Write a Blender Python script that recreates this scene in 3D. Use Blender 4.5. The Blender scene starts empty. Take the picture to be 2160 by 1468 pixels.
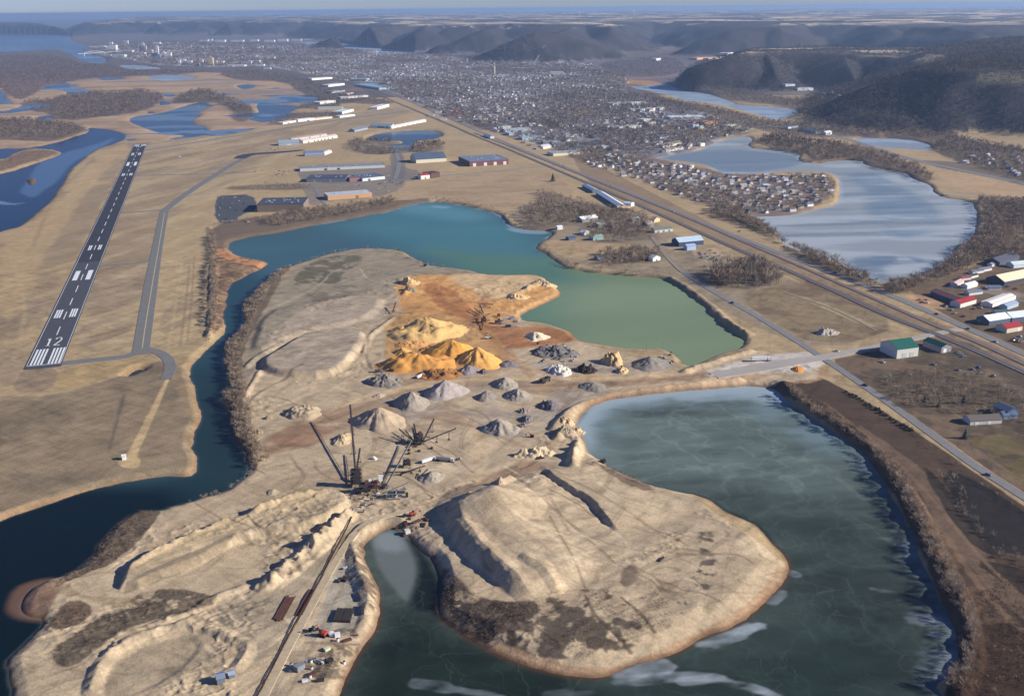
import bpy, math, random
import numpy as np
from mathutils import Matrix, Vector
random.seed(7); RS = np.random.RandomState(11)
# ------------------------------------------------------------------ camera, sky, sun
scene = bpy.context.scene
col = scene.collection
CAMH = 330.0; FP = 2160.0
PITCH = math.atan(716 / 2160.0); ROLL = math.atan(24 / 2160.0)
_f = np.array([0, math.cos(PITCH), -math.sin(PITCH)]); _u0 = np.array([0, math.sin(PITCH), math.cos(PITCH)]); _h = np.array([1.0, 0, 0])
_r = math.cos(ROLL) * _h - math.sin(ROLL) * _u0; _u = math.sin(ROLL) * _h + math.cos(ROLL) * _u0
cam_d = bpy.data.cameras.new("camera"); cam = bpy.data.objects.new("camera", cam_d); col.objects.link(cam)
cam_d.sensor_width = 36; cam_d.lens = 36; cam_d.clip_start = 5; cam_d.clip_end = 200000
cam.matrix_world = Matrix(((_r[0], _u[0], -_f[0], 0), (_r[1], _u[1], -_f[1], 0), (_r[2], _u[2], -_f[2], CAMH), (0, 0, 0, 1)))
scene.camera = cam
SUN_EL = math.radians(26); SUN_AZ = math.radians(99)   # clockwise from +Y
w = bpy.data.worlds.new("World"); scene.world = w; w.use_nodes = True
nt = w.node_tree; bg = nt.nodes["Background"]
sky = nt.nodes.new("ShaderNodeTexSky"); sky.sky_type = 'NISHITA'; sky.sun_disc = False
sky.sun_elevation = SUN_EL; sky.sun_rotation = SUN_AZ; sky.altitude = 1500; sky.air_density = 1.0; sky.dust_density = 0.1; sky.ozone_density = 3.0
tint = nt.nodes.new("ShaderNodeVectorMath"); tint.operation = 'MULTIPLY'; tint.inputs[1].default_value = (0.86, 1.0, 1.62)
nt.links.new(sky.outputs[0], tint.inputs[0]); nt.links.new(tint.outputs[0], bg.inputs[0]); bg.inputs[1].default_value = 0.047
sd = bpy.data.lights.new("sun", 'SUN'); sd.energy = 5.0; sd.angle = math.radians(0.5); sd.color = (1.0, 0.94, 0.86)
so = bpy.data.objects.new("sun", sd); col.objects.link(so); so.location = (300, -100, 500)
sv = Vector((math.sin(SUN_AZ) * math.cos(SUN_EL), math.cos(SUN_AZ) * math.cos(SUN_EL), math.sin(SUN_EL)))
so.rotation_euler = sv.to_track_quat('Z', 'Y').to_euler()
scene.view_settings.view_transform = 'Standard'; scene.view_settings.look = 'None'
scene.view_settings.exposure = 0.44; scene.view_settings.gamma = 1.0
scene.cycles.max_bounces = 5; scene.cycles.diffuse_bounces = 2; scene.cycles.glossy_bounces = 2
scene.cycles.volume_bounces = 0; scene.cycles.transparent_max_bounces = 4
HAZE = 0.000044; HAZE_COL = (0.44, 0.64, 0.94)

# ------------------------------------------------------------------ geometry of the survey: photo pixel -> ground point
def P(px, py, z=0.0):
    px = np.asarray(px, float); py = np.asarray(py, float)
    a = (px - 1080) / FP; b = -(py - 734) / FP
    d = [_f[i] + a * _r[i] + b * _u[i] for i in range(3)]
    t = (z - CAMH) / d[2]
    return d[0] * t, d[1] * t
def PP(pts, z=0.0):
    a = np.array(pts, float); x, y = P(a[:, 0], a[:, 1], z); return np.stack([x, y], 1)
def P3(px, py, z=0.0):
    x, y = P(px, py, z); return Vector((float(x), float(y), z))
def mpp(px, py):                         # metres per photo pixel at a ground point (sideways)
    x, y = P(px, py); x2, y2 = P(px + 1, py); return float(math.hypot(x2 - x, y2 - y))
def s2l(c):
    c = np.array(c, float) / 255.0
    return np.where(c <= 0.04045, c / 12.92, ((c + 0.055) / 1.055) ** 2.4)

def _hash(ix, iy, seed):
    h = (ix.astype(np.int64) * 374761393 + iy.astype(np.int64) * 668265263 + seed * 982451653) & 0xFFFFFFFF
    h = ((h ^ (h >> 13)) * 1274126177) & 0xFFFFFFFF
    return ((h ^ (h >> 16)) & 0xFFFF).astype(np.float32) / 65535.0
def vn(x, y, seed=0):
    x0 = np.floor(x); y0 = np.floor(y); fx = x - x0; fy = y - y0
    fx = fx * fx * (3 - 2 * fx); fy = fy * fy * (3 - 2 * fy)
    x0 = x0.astype(np.int64); y0 = y0.astype(np.int64)
    a = _hash(x0, y0, seed); b = _hash(x0 + 1, y0, seed); c = _hash(x0, y0 + 1, seed); d = _hash(x0 + 1, y0 + 1, seed)
    return ((a + (b - a) * fx) * (1 - fy) + (c + (d - c) * fx) * fy) * 2 - 1
def fbm(x, y, scale, octv=4, seed=0, ang=0.0, stretch=1.0, gain=0.5):
    if ang or stretch != 1.0:
        ca, sa = math.cos(ang), math.sin(ang)
        x, y = (x * ca + y * sa) / stretch, (-x * sa + y * ca)
    s = 0; amp = 1; tot = 0
    for o in range(octv):
        k = 2.03 ** o / scale
        s = s + amp * vn(x * k + 17.3 * o, y * k - 9.1 * o, seed + o * 7); tot += amp; amp *= gain
    return s / tot * 1.5
def sstep(a, b, v):
    t = np.clip((v - a) / (b - a), 0, 1); return t * t * (3 - 2 * t)

def sdf(poly, X, Y, margin, closed=True):
    """signed distance (negative inside) to a polygon in metres; clamps to margin outside its box"""
    out = np.full(X.shape, margin, np.float32)
    x0, y0 = poly.min(0) - margin; x1, y1 = poly.max(0) + margin
    idx = np.nonzero((X > x0) & (X < x1) & (Y > y0) & (Y < y1))[0]
    if not len(idx): return out
    x = X[idx]; y = Y[idx]
    d2 = np.full(x.shape, 1e18); ins = np.zeros(x.shape, bool)
    n = len(poly)
    for i in range(n if closed else n - 1):
        ax, ay = poly[i]; bx, by = poly[(i + 1) % n]
        ex, ey = bx - ax, by - ay; L = ex * ex + ey * ey + 1e-9
        wx = x - ax; wy = y - ay
        t = np.clip((wx * ex + wy * ey) / L, 0, 1)
        dx = wx - ex * t; dy = wy - ey * t
        np.minimum(d2, dx * dx + dy * dy, out=d2)
        if closed and ey != 0:
            c = (ay <= y) != (by <= y)
            ins ^= c & (x < ax + (y - ay) * ex / ey)
    d = np.sqrt(d2)
    if closed: d = np.where(ins, -d, d)
    out[idx] = np.minimum(d, margin) if not closed else np.minimum(d, margin)
    return out
def polyside(line, X, Y, margin):
    """for points near an open line: index, distance (positive on its right-hand side), place along it"""
    x0, y0 = line.min(0) - margin; x1, y1 = line.max(0) + margin
    idx = np.nonzero((X > x0) & (X < x1) & (Y > y0) & (Y < y1))[0]; x = X[idx]; y = Y[idx]
    best = np.full(x.shape, 1e18); sd_ = np.zeros(x.shape); tt = np.zeros(x.shape); L_ = np.hypot(*np.diff(line, axis=0).T); cum = np.concatenate([[0], np.cumsum(L_)]) / L_.sum()
    for i in range(len(line) - 1):
        ax, ay = line[i]; ex, ey = line[i + 1] - line[i]; wx = x - ax; wy = y - ay; t = np.clip((wx * ex + wy * ey) / (ex * ex + ey * ey + 1e-9), 0, 1)
        d2 = (wx - ex * t) ** 2 + (wy - ey * t) ** 2; k = d2 < best; best = np.where(k, d2, best); sd_ = np.where(k, np.sign(ex * wy - ey * wx), sd_); tt = np.where(k, cum[i] + (cum[i + 1] - cum[i]) * t, tt)
    return idx, np.sqrt(best) * sd_, tt
def smooth_poly(pts, it=1, closed=True):
    p = np.array(pts, float)
    for _ in range(it):
        q = np.roll(p, -1, 0) if closed else p[1:]
        b = p if closed else p[:-1]
        r = np.empty((len(b) * 2, 2)); r[0::2] = b * .75 + q * .25; r[1::2] = b * .25 + q * .75
        p = r if closed else np.vstack([p[:1], r, p[-1:]])
    return p

WL = -3.0
# ------------------------------------------------------------------ water bodies (traced shorelines)
WATER = {
 'quarry_lake': [(483,517),(487,510),(533,498),(607,488),(653,477),(733,463),(817,447),(867,432),(910,425),(947,428),(1000,438),(1053,453),(1063,463),(1073,477),(1120,487),(1167,487),(1160,503),(1132,513),(1133,527),(1173,553),(1193,565),(1250,575),(1320,583),(1388,585),(1412,595),(1450,620),(1490,652),(1515,677),(1540,700),(1572,715),(1567,732),(1545,740),(1500,755),(1475,767),(1445,774),(1425,750),(1392,735),(1337,740),(1287,732),(1237,724),(1222,720),(1210,705),(1187,692),(1150,684),(1105,680),(1095,662),(1175,630),(1180,615),(1160,600),(1149,588),(1125,581),(1060,582),(1023,582),(1000,572),(957,568),(897,560),(875,546),(845,530),(793,526),(752,526),(712,533),(643,552),(594,571),(562,603),(540,623),(513,653),(515,674),(519,692),(480,731),(471,746),(480,794),(486,830),(450,845),(483,860),(489,905),(492,929),(530,975),(528,990),(499,1017),(465,1040),(409,1056),(359,1068),(342,1076),(293,1076),(256,1096),(216,1136),(190,1180),(133,1216),(106,1224),(70,1240),(50,1262),(45,1285),(60,1300),(93,1306),(86,1332),(40,1369),(10,1399),(20,1429),(33,1468),(30,1540),(-250,1560),(-300,1200),(-120,1140),(0,1100),(50,1080),(133,1050),(206,1028),(283,1012),(349,1003),(399,1007),(414,993),(414,959),(405,917),(420,893),(424,875),(417,851),(417,827),(396,803),(402,776),(420,752),(438,734),(462,713),(477,692),(471,665),(480,599),(510,587),(540,572),(567,558),(550,550),(527,547),(497,540),(483,527)],
 'frozen_lake': [(1440,824),(1354,833),(1284,843),(1250,857),(1226,876),(1215,894),(1224,908),(1229,924),(1240,945),(1243,961),(1270,973),(1284,989),(1317,1001),(1354,1017),(1377,1024),(1417,1034),(1477,1046),(1517,1075),(1541,1087),(1577,1099),(1616,1131),(1640,1159),(1662,1195),(1652,1219),(1616,1267),(1557,1322),(1477,1342),(1453,1366),(1397,1390),(1330,1402),(1294,1426),(1258,1432),(1178,1422),(1099,1398),(1019,1362),(959,1330),(936,1302),(932,1278),(934,1223),(920,1183),(888,1159),(868,1138),(848,1120),(830,1116),(807,1119),(780,1136),(767,1148),(767,1186),(786,1221),(804,1250),(804,1291),(789,1320),(766,1355),(737,1407),(719,1448),(700,1500),(660,1640),(2150,1640),(1989,1468),(1972,1444),(2001,1427),(2022,1378),(2005,1315),(1989,1266),(1964,1224),(1935,1179),(1931,1142),(1910,1096),(1881,1046),(1873,1017),(1844,980),(1806,943),(1748,906),(1707,881),(1678,860),(1641,822),(1600,816),(1560,815)],
 'river': [(-300,560),(-100,520),(0,490),(43,480),(77,450),(110,423),(123,400),(137,380),(147,360),(167,343),(200,317),(233,307),(260,297),(266,282),(233,273),(180,268),(187,280),(160,287),(117,302),(67,313),(0,314),(-300,335)],
 'ice_lake': [(1569,458),(1683,454),(1718,442),(1764,434),(1772,411),(1770,376),(1741,362),(1600,366),(1567,370),(1520,367),(1493,350),(1450,343),(1400,338),(1373,333),(1433,325),(1480,317),(1493,307),(1540,293),(1580,287),(1587,297),(1573,312),(1633,317),(1693,325),(1680,340),(1724,347),(1758,339),(1821,339),(1821,348),(1867,359),(1913,365),(1922,376),(1968,393),(1970,408),(1999,419),(2028,422),(2057,431),(2062,465),(2057,500),(2014,523),(1999,551),(1956,574),(1899,594),(1864,602),(1827,589),(1787,571),(1755,548),(1701,537),(1655,517),(1640,497),(1597,474)],
}
PONDS = [
 [(263,253),(283,245),(323,242),(367,233),(393,223),(430,215),(443,223),(417,237),(430,243),(397,257),(447,272),(443,283),(410,290),(357,297),(357,292),(400,287),(333,282),(290,267)],
 [(547,217),(567,213),(573,222),(620,223),(627,230),(600,247),(567,260),(540,257),(520,253),(540,247)],
 [(493,182),(520,177),(543,182),(533,188),(507,190)],
 [(303,163),(333,158),(377,158),(413,163),(400,168),(360,172),(333,170)],
 [(193,165),(253,163),(267,167),(213,172)],
 [(97,182),(133,177),(167,180),(143,187),(190,192),(180,200),(150,200),(140,193),(107,190)],
 [(337,213),(360,217),(353,222),(337,223)], [(343,200),(370,200),(367,205),(345,205)],
 [(0,72),(150,73),(150,87),(190,97),(173,103),(190,113),(230,125),(227,135),(173,134),(160,120),(127,104),(60,108),(0,112),(-500,112),(-500,72)],
 [(245,138),(293,138),(343,143),(333,147),(267,148)],
 [(613,92),(640,88),(700,90),(760,96),(800,103),(870,108),(870,113),(790,112),(720,104),(660,100)],
 [(767,293),(797,281),(838,278),(884,274),(927,278),(936,287),(912,296),(871,299),(867,320),(838,322),(801,317),(745,313),(745,309),(801,307),(849,304),(849,298),(782,300)],
 [(1801,293),(1827,290),(1913,293),(1965,305),(1970,319),(1913,317),(1856,312),(1815,304)],
 [(1320,180),(1351,183),(1370,180),(1407,178),(1425,185),(1444,193),(1481,196),(1518,204),(1544,215),(1555,221),(1640,226),(1700,233),(1673,247),(1647,255),(1607,247),(1550,230),(1507,217),(1440,213),(1407,200),(1370,193)],
 [(1211,298),(1267,298),(1263,309),(1218,307)],
 [(2150,500),(2180,498),(2180,515),(2155,512)],
 [(0,187),(10,200),(20,215),(33,222),(-200,222),(-200,187)],
 [(0,236),(28,230),(61,219),(118,219),(111,225),(70,232),(0,243),(-200,245),(-200,236)],
 [(70,247),(113,242),(115,256),(83,257)],
 [(265,788),(290,776),(312,778),(290,792),(262,798)],
]
POND_ICE = {12, 13, 9, 10, 3}
ISLANDS = [[(-300,375),(0,342),(43,317),(100,315),(137,323),(100,337),(0,370),(-300,430)], [(52,382),(70,376),(78,384),(66,393)]]
WPOLY = {k: smooth_poly(PP(v, WL), 1) for k, v in WATER.items()}
PPOLY = [smooth_poly(PP(v, WL), 1) for v in PONDS]
IPOLY = [smooth_poly(PP(v, WL), 1) for v in ISLANDS]
MARSH = smooth_poly(PP([(60,205),(120,172),(260,166),(440,158),(620,185),(680,215),(640,232),(560,268),(480,285),(400,296),(300,292),(262,300),(225,262),(330,235),(345,205),(240,190),(180,186)], WL), 1)
def water_sd(X, Y, parts=False):
    """distance to open water, negative in the water; also per body"""
    R = np.hypot(X, Y)
    n = fbm(X, Y, 26, 4, 3) * np.minimum(2.6, R * 0.004) + fbm(X, Y, 240, 3, 5) * np.clip((R - 2600) * 0.01, 0, 26)
    res = {}
    for k, p in WPOLY.items(): res[k] = sdf(p, X, Y, 60) + n
    for i, p in enumerate(IPOLY): res['river'] = np.maximum(res['river'], -(sdf(p, X, Y, 60) + n))
    for i, p in enumerate(PPOLY): res['pond%d' % i] = sdf(p, X, Y, 60) + n * 0.8
    fm = fbm(X, Y, 170, 5, 141, .1, 2.6); res['marsh'] = np.maximum(np.minimum((.46 - fm) * 90, 60), sdf(MARSH, X, Y, 60) + n).astype(np.float32)
    tot = np.full(X.shape, 60, np.float32)
    for v in res.values(): tot = np.minimum(tot, v)
    return (tot, res) if parts else tot

# ------------------------------------------------------------------ relief
def pl(pts, h, wd, z=0): return ('plate', smooth_poly(PP(pts, z), 1), h, wd)
def sc(pts, h, wd, fade): return ('scarp', smooth_poly(PP(pts), 2, False), h, wd, fade)
def rg(pts, h, wd, lump=0.0): return ('ridge', smooth_poly(PP(pts), 1, False), h, wd, lump)
FEAT = [
 # quarry spoil, berms and scarps
 pl([(262,1206),(330,1172),(420,1130),(520,1090),(632,1050),(725,1040),(735,1075),(660,1110),(560,1128),(492,1146),(400,1200),(256,1254)], 4.5, 4.5),
 rg([(275,1205),(330,1177),(400,1142),(470,1110)], 2.2, 5, .8), rg([(470,1105),(560,1080),(640,1052),(690,1040)], 2.0, 5, 1.4),
 rg([(735,1090),(690,1125),(650,1165),(600,1205),(560,1238)], 5.5, 7, .5), rg([(700,1130),(640,1190),(580,1235)], 2.5, 6, 1.5),
 rg([(510,1240),(450,1262),(405,1292),(320,1318)], 1.5, 4, .3),
 rg([(192,1455),(205,1410),(250,1365),(320,1333),(390,1318),(450,1330),(500,1350),(530,1370),(500,1410)], 2.4, 5, .35),
 pl([(215,1460),(225,1415),(270,1375),(340,1345),(395,1335),(430,1360),(380,1410),(320,1450),(230,1475)], -1.0, 5),
 sc([(930,1072),(952,1100),(968,1135),(1000,1178),(1045,1222),(1080,1250),(1125,1290)], 6.8, 11, 75),
 rg([(1028,1066),(1045,1078)], 8.0, 36, .03), rg([(1045,1078),(1110,1145),(1175,1200)], 3.0, 22, .05), rg([(960,1120),(1010,1180),(1080,1245)], 2.0, 9, .1), rg([(1110,1205),(1145,1222),(1175,1252)], 1.6, 6, .2),
 sc([(1142,985),(1158,1008),(1195,1033),(1240,1056),(1262,1080),(1280,1110),(1305,1134)], 3.6, 3.5, 60),
 rg([(1055,1030),(1080,1010),(1060,1022)], 3.5, 5, .2),
 pl([(930,1095),(1060,1030),(1145,995),(1180,1050),(1290,1130),(1560,1120),(1630,1190),(1560,1290),(1300,1370),(1100,1370),(960,1300),(935,1200)], 3.0, 30),
 rg([(1168,905),(1190,880),(1215,860),(1260,843),(1330,828),(1440,815),(1560,803)], 3.6, 6, .2),
 rg([(1175,925),(1195,905),(1225,935),(1215,965)], 3.5, 5, .9), rg([(1212,950),(1208,985)], 5.0, 5, .3),
 rg([(757,1150),(750,1200),(770,1240),(786,1285),(770,1330)], 3.0, 7, .4), rg([(845,1098),(800,1100),(765,1122)], 2.0, 6, .4),
 pl([(543,776),(590,741),(660,703),(770,700),(762,735),(722,780),(690,797),(600,795)], 6.0, 9), 
 pl([(560,660),(650,640),(780,620),(812,640),(770,680),(640,700),(560,740),(530,735)], 3.0, 12),
 rg([(548,785),(520,830),(505,870),(505,930),(520,965)], 2.0, 3.5, .1), rg([(768,745),(775,715),(800,692),(830,672)], 2.2, 4, .2),
 rg([(520,775),(545,750),(600,725)], 2.0, 4, .2),
 rg([(1530,772),(1600,762)], .5, 4), rg([(1445,785),(1500,765),(1580,742)], 3.0, 6, .3),
 rg([(1412,588),(1450,612),(1495,648),(1530,680),(1575,705)], 3.5, 9, .5),
 rg([(1190,560),(1250,570),(1390,580)], 1.5, 7, .5), rg([(1075,470),(1050,448),(1000,432)], 2.0, 8, .5),
 rg([(1650,812),(1700,865),(1760,900),(1830,955),(1890,1020),(1925,1085),(1952,1150),(1985,1215),(2015,1280),(2035,1370),(2010,1440)], 4.5, 12, .6),
 pl([(1960,970),(2060,1010),(2200,1110),(2200,1180),(2090,1160),(2010,1080)], -1.0, 14),
 rg([(452,560),(450,620),(448,690),(440,710)], 4.0, 5, .3), rg([(440,470),(448,520)], 2.0, 6, .3),
 rg([(1150,590),(1120,608),(1080,625)], 3.0, 7, 1.2), rg([(845,592),(870,602),(855,622)], 3.0, 6, 1.0),
]
HILLS = [
 (150, 275, [(1960,141),(2010,134),(2100,132),(2400,128),(2400,152),(2160,150),(2050,150)]),
 (125, 310, [(1545,120),(1600,113),(1700,112),(1800,117),(2000,124),(2300,136),(2600,140),(2600,104),(2000,99),(1800,101),(1620,104)]),
 (165, 700, [(2140,112),(2060,95),(2160,82),(2600,70),(2600,120)]),
 (150, 700, [(-600,53),(0,54),(40,50),(85,56),(60,48),(-600,46)]),
 (180, 800, [(215,48),(235,46),(330,46),(350,44),(420,46),(480,46),(500,44),(560,46),(600,46),(640,44),(690,45),(757,49),(853,49),(893,51),(950,50),(1020,52),(1060,52),(1135,58),(1225,53),(1290,50),(1350,46),(1400,45),(1480,49),(1590,52),(1660,52),(1723,47),(1790,52),(1823,50),(1900,48),(1960,52),(2010,49),(2080,58),(2160,56),(2500,56),(3600,20),(3200,0),(2160,14),(1080,26),(300,35),(255,40),(212,45)]),
]
RIDGES = [  # crest lines: photo pixel and height above the valley floor
 [(735,62,165),(757,57,180),(800,55,180),(853,52,180)], [(735,62,165),(700,86,0)], [(893,59,182),(905,50,180)], [(893,59,182),(860,76,80),(827,92,0)], [(950,57,184),(987,57,182),(1000,50,180)], [(950,57,184),(915,82,70),(883,103,0)],
 [(1020,61,180),(1045,58,180),(1060,51,180)], [(1020,61,180),(990,84,70),(965,104,0)], [(1130,65,188),(1180,67,180),(1215,54,180)], [(1130,65,188),(1095,92,70),(1055,116,0)], [(1180,67,180),(1240,88,90),(1303,111,10)], [(1225,52,182),(1290,58,180)], [(1290,58,180),(1340,80,80),(1387,100,0)],
 [(1540,62,172),(1590,57,184),(1640,57,182),(1723,49,180)], [(1540,62,172),(1500,82,70),(1467,99,0)], [(1723,51,180),(1770,68,100),(1815,84,10)], [(1640,58,180),(1690,78,70)], [(1823,53,182),(1880,57,182)], [(1823,53,182),(1790,70,60),(1770,78,0)], [(1930,56,184),(2000,58,184),(2060,66,180)], [(1930,56,184),(1890,78,50)],
 [(330,48,178),(300,74,0)], [(420,48,178),(380,62,90),(345,76,0)], [(480,48,178),(440,76,0)], [(600,47,178),(560,62,90),(520,78,0)], [(690,46,178),(640,78,0)], [(235,47,175),(205,72,0)],
 [(1965,141,152),(2010,134,160),(2090,131,162),(2200,129,165),(2400,126,170)], [(1965,141,152),(1910,165,112),(1850,194,66),(1765,232,8)], [(2010,134,160),(2040,190,90),(2060,250,20)], [(2120,131,160),(2150,200,85),(2170,270,20)],
 [(1545,119,126),(1500,138,90),(1460,160,45),(1425,178,5)], [(1620,114,128),(1640,160,60),(1650,185,10)], [(1780,118,128),(1800,160,60),(1810,195,10)],
]
RIDGEP = [[(*[float(v) for v in P(a, b, z)], z) for a, b, z in r] for r in RIDGES]
HILLP = [(h, wd, PP(p, h)) for h, wd, p in HILLS]
def hill_part(X, Y):
    R = np.hypot(X, Y); z = np.zeros(X.shape, np.float32); m = R > 1800
    if not m.any(): return z
    x, y = X[m], Y[m]; n1 = fbm(x, y, 420, 4, 21); n2 = fbm(x, y, 900, 3, 31); acc = np.zeros(x.shape, np.float32)
    for i, (h, wd, p) in enumerate(HILLP):
        d = sdf(p, x, y, wd * 1.8)
        d = d + n1 * wd * (0.30 if i < 2 else .14) + (n2 * wd * 0.14 if i > 1 else 0)
        t = np.clip(1 - d / wd, 0, 1)
        f = .55 * np.sin(t * 1.5708) ** 1.5 + .45 * t * t * (3 - 2 * t)
        f = np.where(t >= 1, 1, f)
        acc = np.maximum(acc, h * (f - .06 * np.abs(n1) * (t > 0) * (t < 1)) + np.where(t >= 1, n2 * (7 if i < 2 else 12), 0))
    rid = np.full(x.shape, -200.0); rn = fbm(x, y, 260, 4, 23)
    for r in RIDGEP:
        for (ax, ay, az), (bx, by, bz) in zip(r[:-1], r[1:]):
            ex, ey = bx - ax, by - ay; t = np.clip(((x - ax) * ex + (y - ay) * ey) / (ex * ex + ey * ey), 0, 1)
            d = np.hypot(x - ax - ex * t, y - ay - ey * t); rid = np.maximum(rid, az + (bz - az) * t - (.42 + .14 * rn) * d)
    rid = np.where(rid < 30, 30 * np.exp((rid - 30) / 30), rid) - 3.0
    acc = np.maximum(acc, rid + np.where(rid > 10, 6 * rn, 0))
    z[m] = acc
    return z
def height(X, Y, wsd=None):
    X = np.asarray(X, float); Y = np.asarray(Y, float)
    if wsd is None: wsd = water_sd(X, Y)
    R = np.hypot(X, Y)
    z = np.zeros(X.shape, np.float32)
    near = R < 1700
    x = X[near]; y = Y[near]
    if len(x):
        zz = np.zeros(x.shape, np.float32); lump = fbm(x, y, 7, 3, 9); l2 = fbm(x, y, 22, 3, 19)
        for f in FEAT:
            if f[0] == 'plate':
                d = sdf(f[1], x, y, f[3] * 2 + 6) + l2 * 1.5
                zz += f[2] * (1 - sstep(-f[3] * .5, f[3] * .5, d))
            elif f[0] == 'scarp':
                ix, d, tt = polyside(f[1], x, y, f[4] + f[3])
                if len(ix):
                    d = d + l2[ix] * 1.2 + lump[ix] * .5
                    zz[ix] += f[2] * np.clip(.5 + d / f[3], 0, 1) * (1 - sstep(0, f[4], d - f[3] * .5)) * sstep(0, .14, tt) * sstep(0, .18, 1 - tt)
            else:
                d = np.abs(sdf(f[1], x, y, f[3] * 2.2 + 6, False)) + l2 * .8
                zz += f[2] * np.clip(1 - d / f[3], 0, 1) ** .85 * (1 + f[4] * lump)
        # rough ground inside the diggings
        q = 1 - sstep(-8, 14, sdf(QUARRY, x, y, 40))
        for p_ in SMOOTHP: q = q * (.12 + .88 * sstep(-4, 6, sdf(p_, x, y, 12)))
        rd = lambda sc_, sd_, an, st: 1 - np.abs(fbm(x, y, sc_, 3, sd_, an, st)) * 2
        rough = sstep(-.1, .5, fbm(x, y, 55, 3, 44)); zz += q * (fbm(x, y, 30, 4, 41) * .6 + rd(10, 43, .6, 3.0) * .30 + rough * (np.clip(rd(7, 45, .4, 1.5), 0, 1) ** 2 * .9 + rd(6, 46, -.9, 4) * .3))
        z[near] = zz
    z += hill_part(X, Y)
    bank = np.where(R < 3000, 7.0, 20.0); nr_ = R < 900
    if nr_.any(): bank[nr_] = 7 + 9 * (1 - sstep(-20, 20, sdf(BEACH, X[nr_], Y[nr_], 30)))
    t = np.clip(wsd / bank, 0, 1)
    e = WL + (z - WL) * (t ** .75)
    return np.where(wsd > 0, e, WL + np.maximum(wsd * .35, -3.5)).astype(np.float32)
QUARRY = PP([(840,575),(1180,600),(1180,640),(1100,680),(1220,722),(1440,780),(1600,740),(1740,760),(1720,800),(1600,815),(1240,860),(1220,900),(1250,960),(1450,1040),(1680,1200),(1500,1380),(1290,1450),(1000,1380),(870,1130),(800,1110),(760,1150),(820,1300),(700,1560),(-100,1560),(0,1400),(60,1220),(350,1070),(540,980),(500,850),(490,790),(560,740),(560,650),(760,620)])

SMOOTHP = [PP(p) for p in ([(215,1460),(225,1415),(270,1370),(340,1340),(395,1330),(440,1350),(420,1400),(350,1440),(290,1475)], [(490,1148),(560,1150),(550,1215),(440,1262),(330,1262),(262,1262),(400,1212)], [(540,775),(600,728),(700,640),(830,625),(790,700),(722,780),(690,797),(600,795)],
  [(540,990),(720,960),(740,1020),(520,1080),(360,1110),(340,1080),(460,1045)], [(960,1100),(1050,1090),(1180,1200),(1400,1210),(1480,1090),(1620,1160),(1600,1250),(1480,1250),(1350,1215),(1200,1240),(1100,1240)], [(640,1330),(740,1115),(755,1150),(700,1250),(660,1340),(560,1500),(530,1500)], [(760,800),(1150,790),(1180,860),(1120,940),(900,1050),(760,1000),(600,960),(560,900)], [(1160,990),(1260,1010),(1400,1060),(1520,1110),(1420,1130),(1320,1120)])]

BEACH = PP([(1440,1020),(1700,1100),(1720,1260),(1500,1420),(1290,1480),(1000,1420),(920,1330),(1050,1300),(1300,1330),(1500,1250),(1560,1160)])
# ------------------------------------------------------------------ materials
def nmat(name):
    m = bpy.data.materials.new(name); m.use_nodes = True; t = m.node_tree
    return m, t, t.nodes["Principled BSDF"]
def sset(b, **k):
    for n, v in k.items(): b.inputs[n.replace('_', ' ')].default_value = v
_mc = {}
def mat(c, rough=.8, var=.18, scale=.6, metal=0.0, name=None, k=1.0, spec=.3):
    """plain weathered surface: a base colour (as sRGB 0-255) broken up by two noises"""
    key = (tuple(c), rough, var, scale, metal, k)
    if key in _mc: return _mc[key]
    m, t, b = nmat(name or "surface_%d_%d_%d" % tuple(c)); c = s2l(c) * k
    co = t.nodes.new("ShaderNodeTexCoord"); n1 = t.nodes.new("ShaderNodeTexNoise"); n1.inputs["Scale"].default_value = scale; n1.inputs["Detail"].default_value = 5
    t.links.new(co.outputs["Object"], n1.inputs["Vector"])
    r = t.nodes.new("ShaderNodeValToRGB"); r.color_ramp.elements[0].position = .25; r.color_ramp.elements[1].position = .75
    r.color_ramp.elements[0].color = (*np.clip(c * (1 - var), 0, 1), 1); r.color_ramp.elements[1].color = (*np.clip(c * (1 + var), 0, .9), 1)
    t.links.new(n1.outputs["Fac"], r.inputs[0]); t.links.new(r.outputs[0], b.inputs["Base Color"])
    sset(b, Roughness=rough, Metallic=metal); b.inputs["Specular IOR Level"].default_value = spec
    _mc[key] = m; return m
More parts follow.
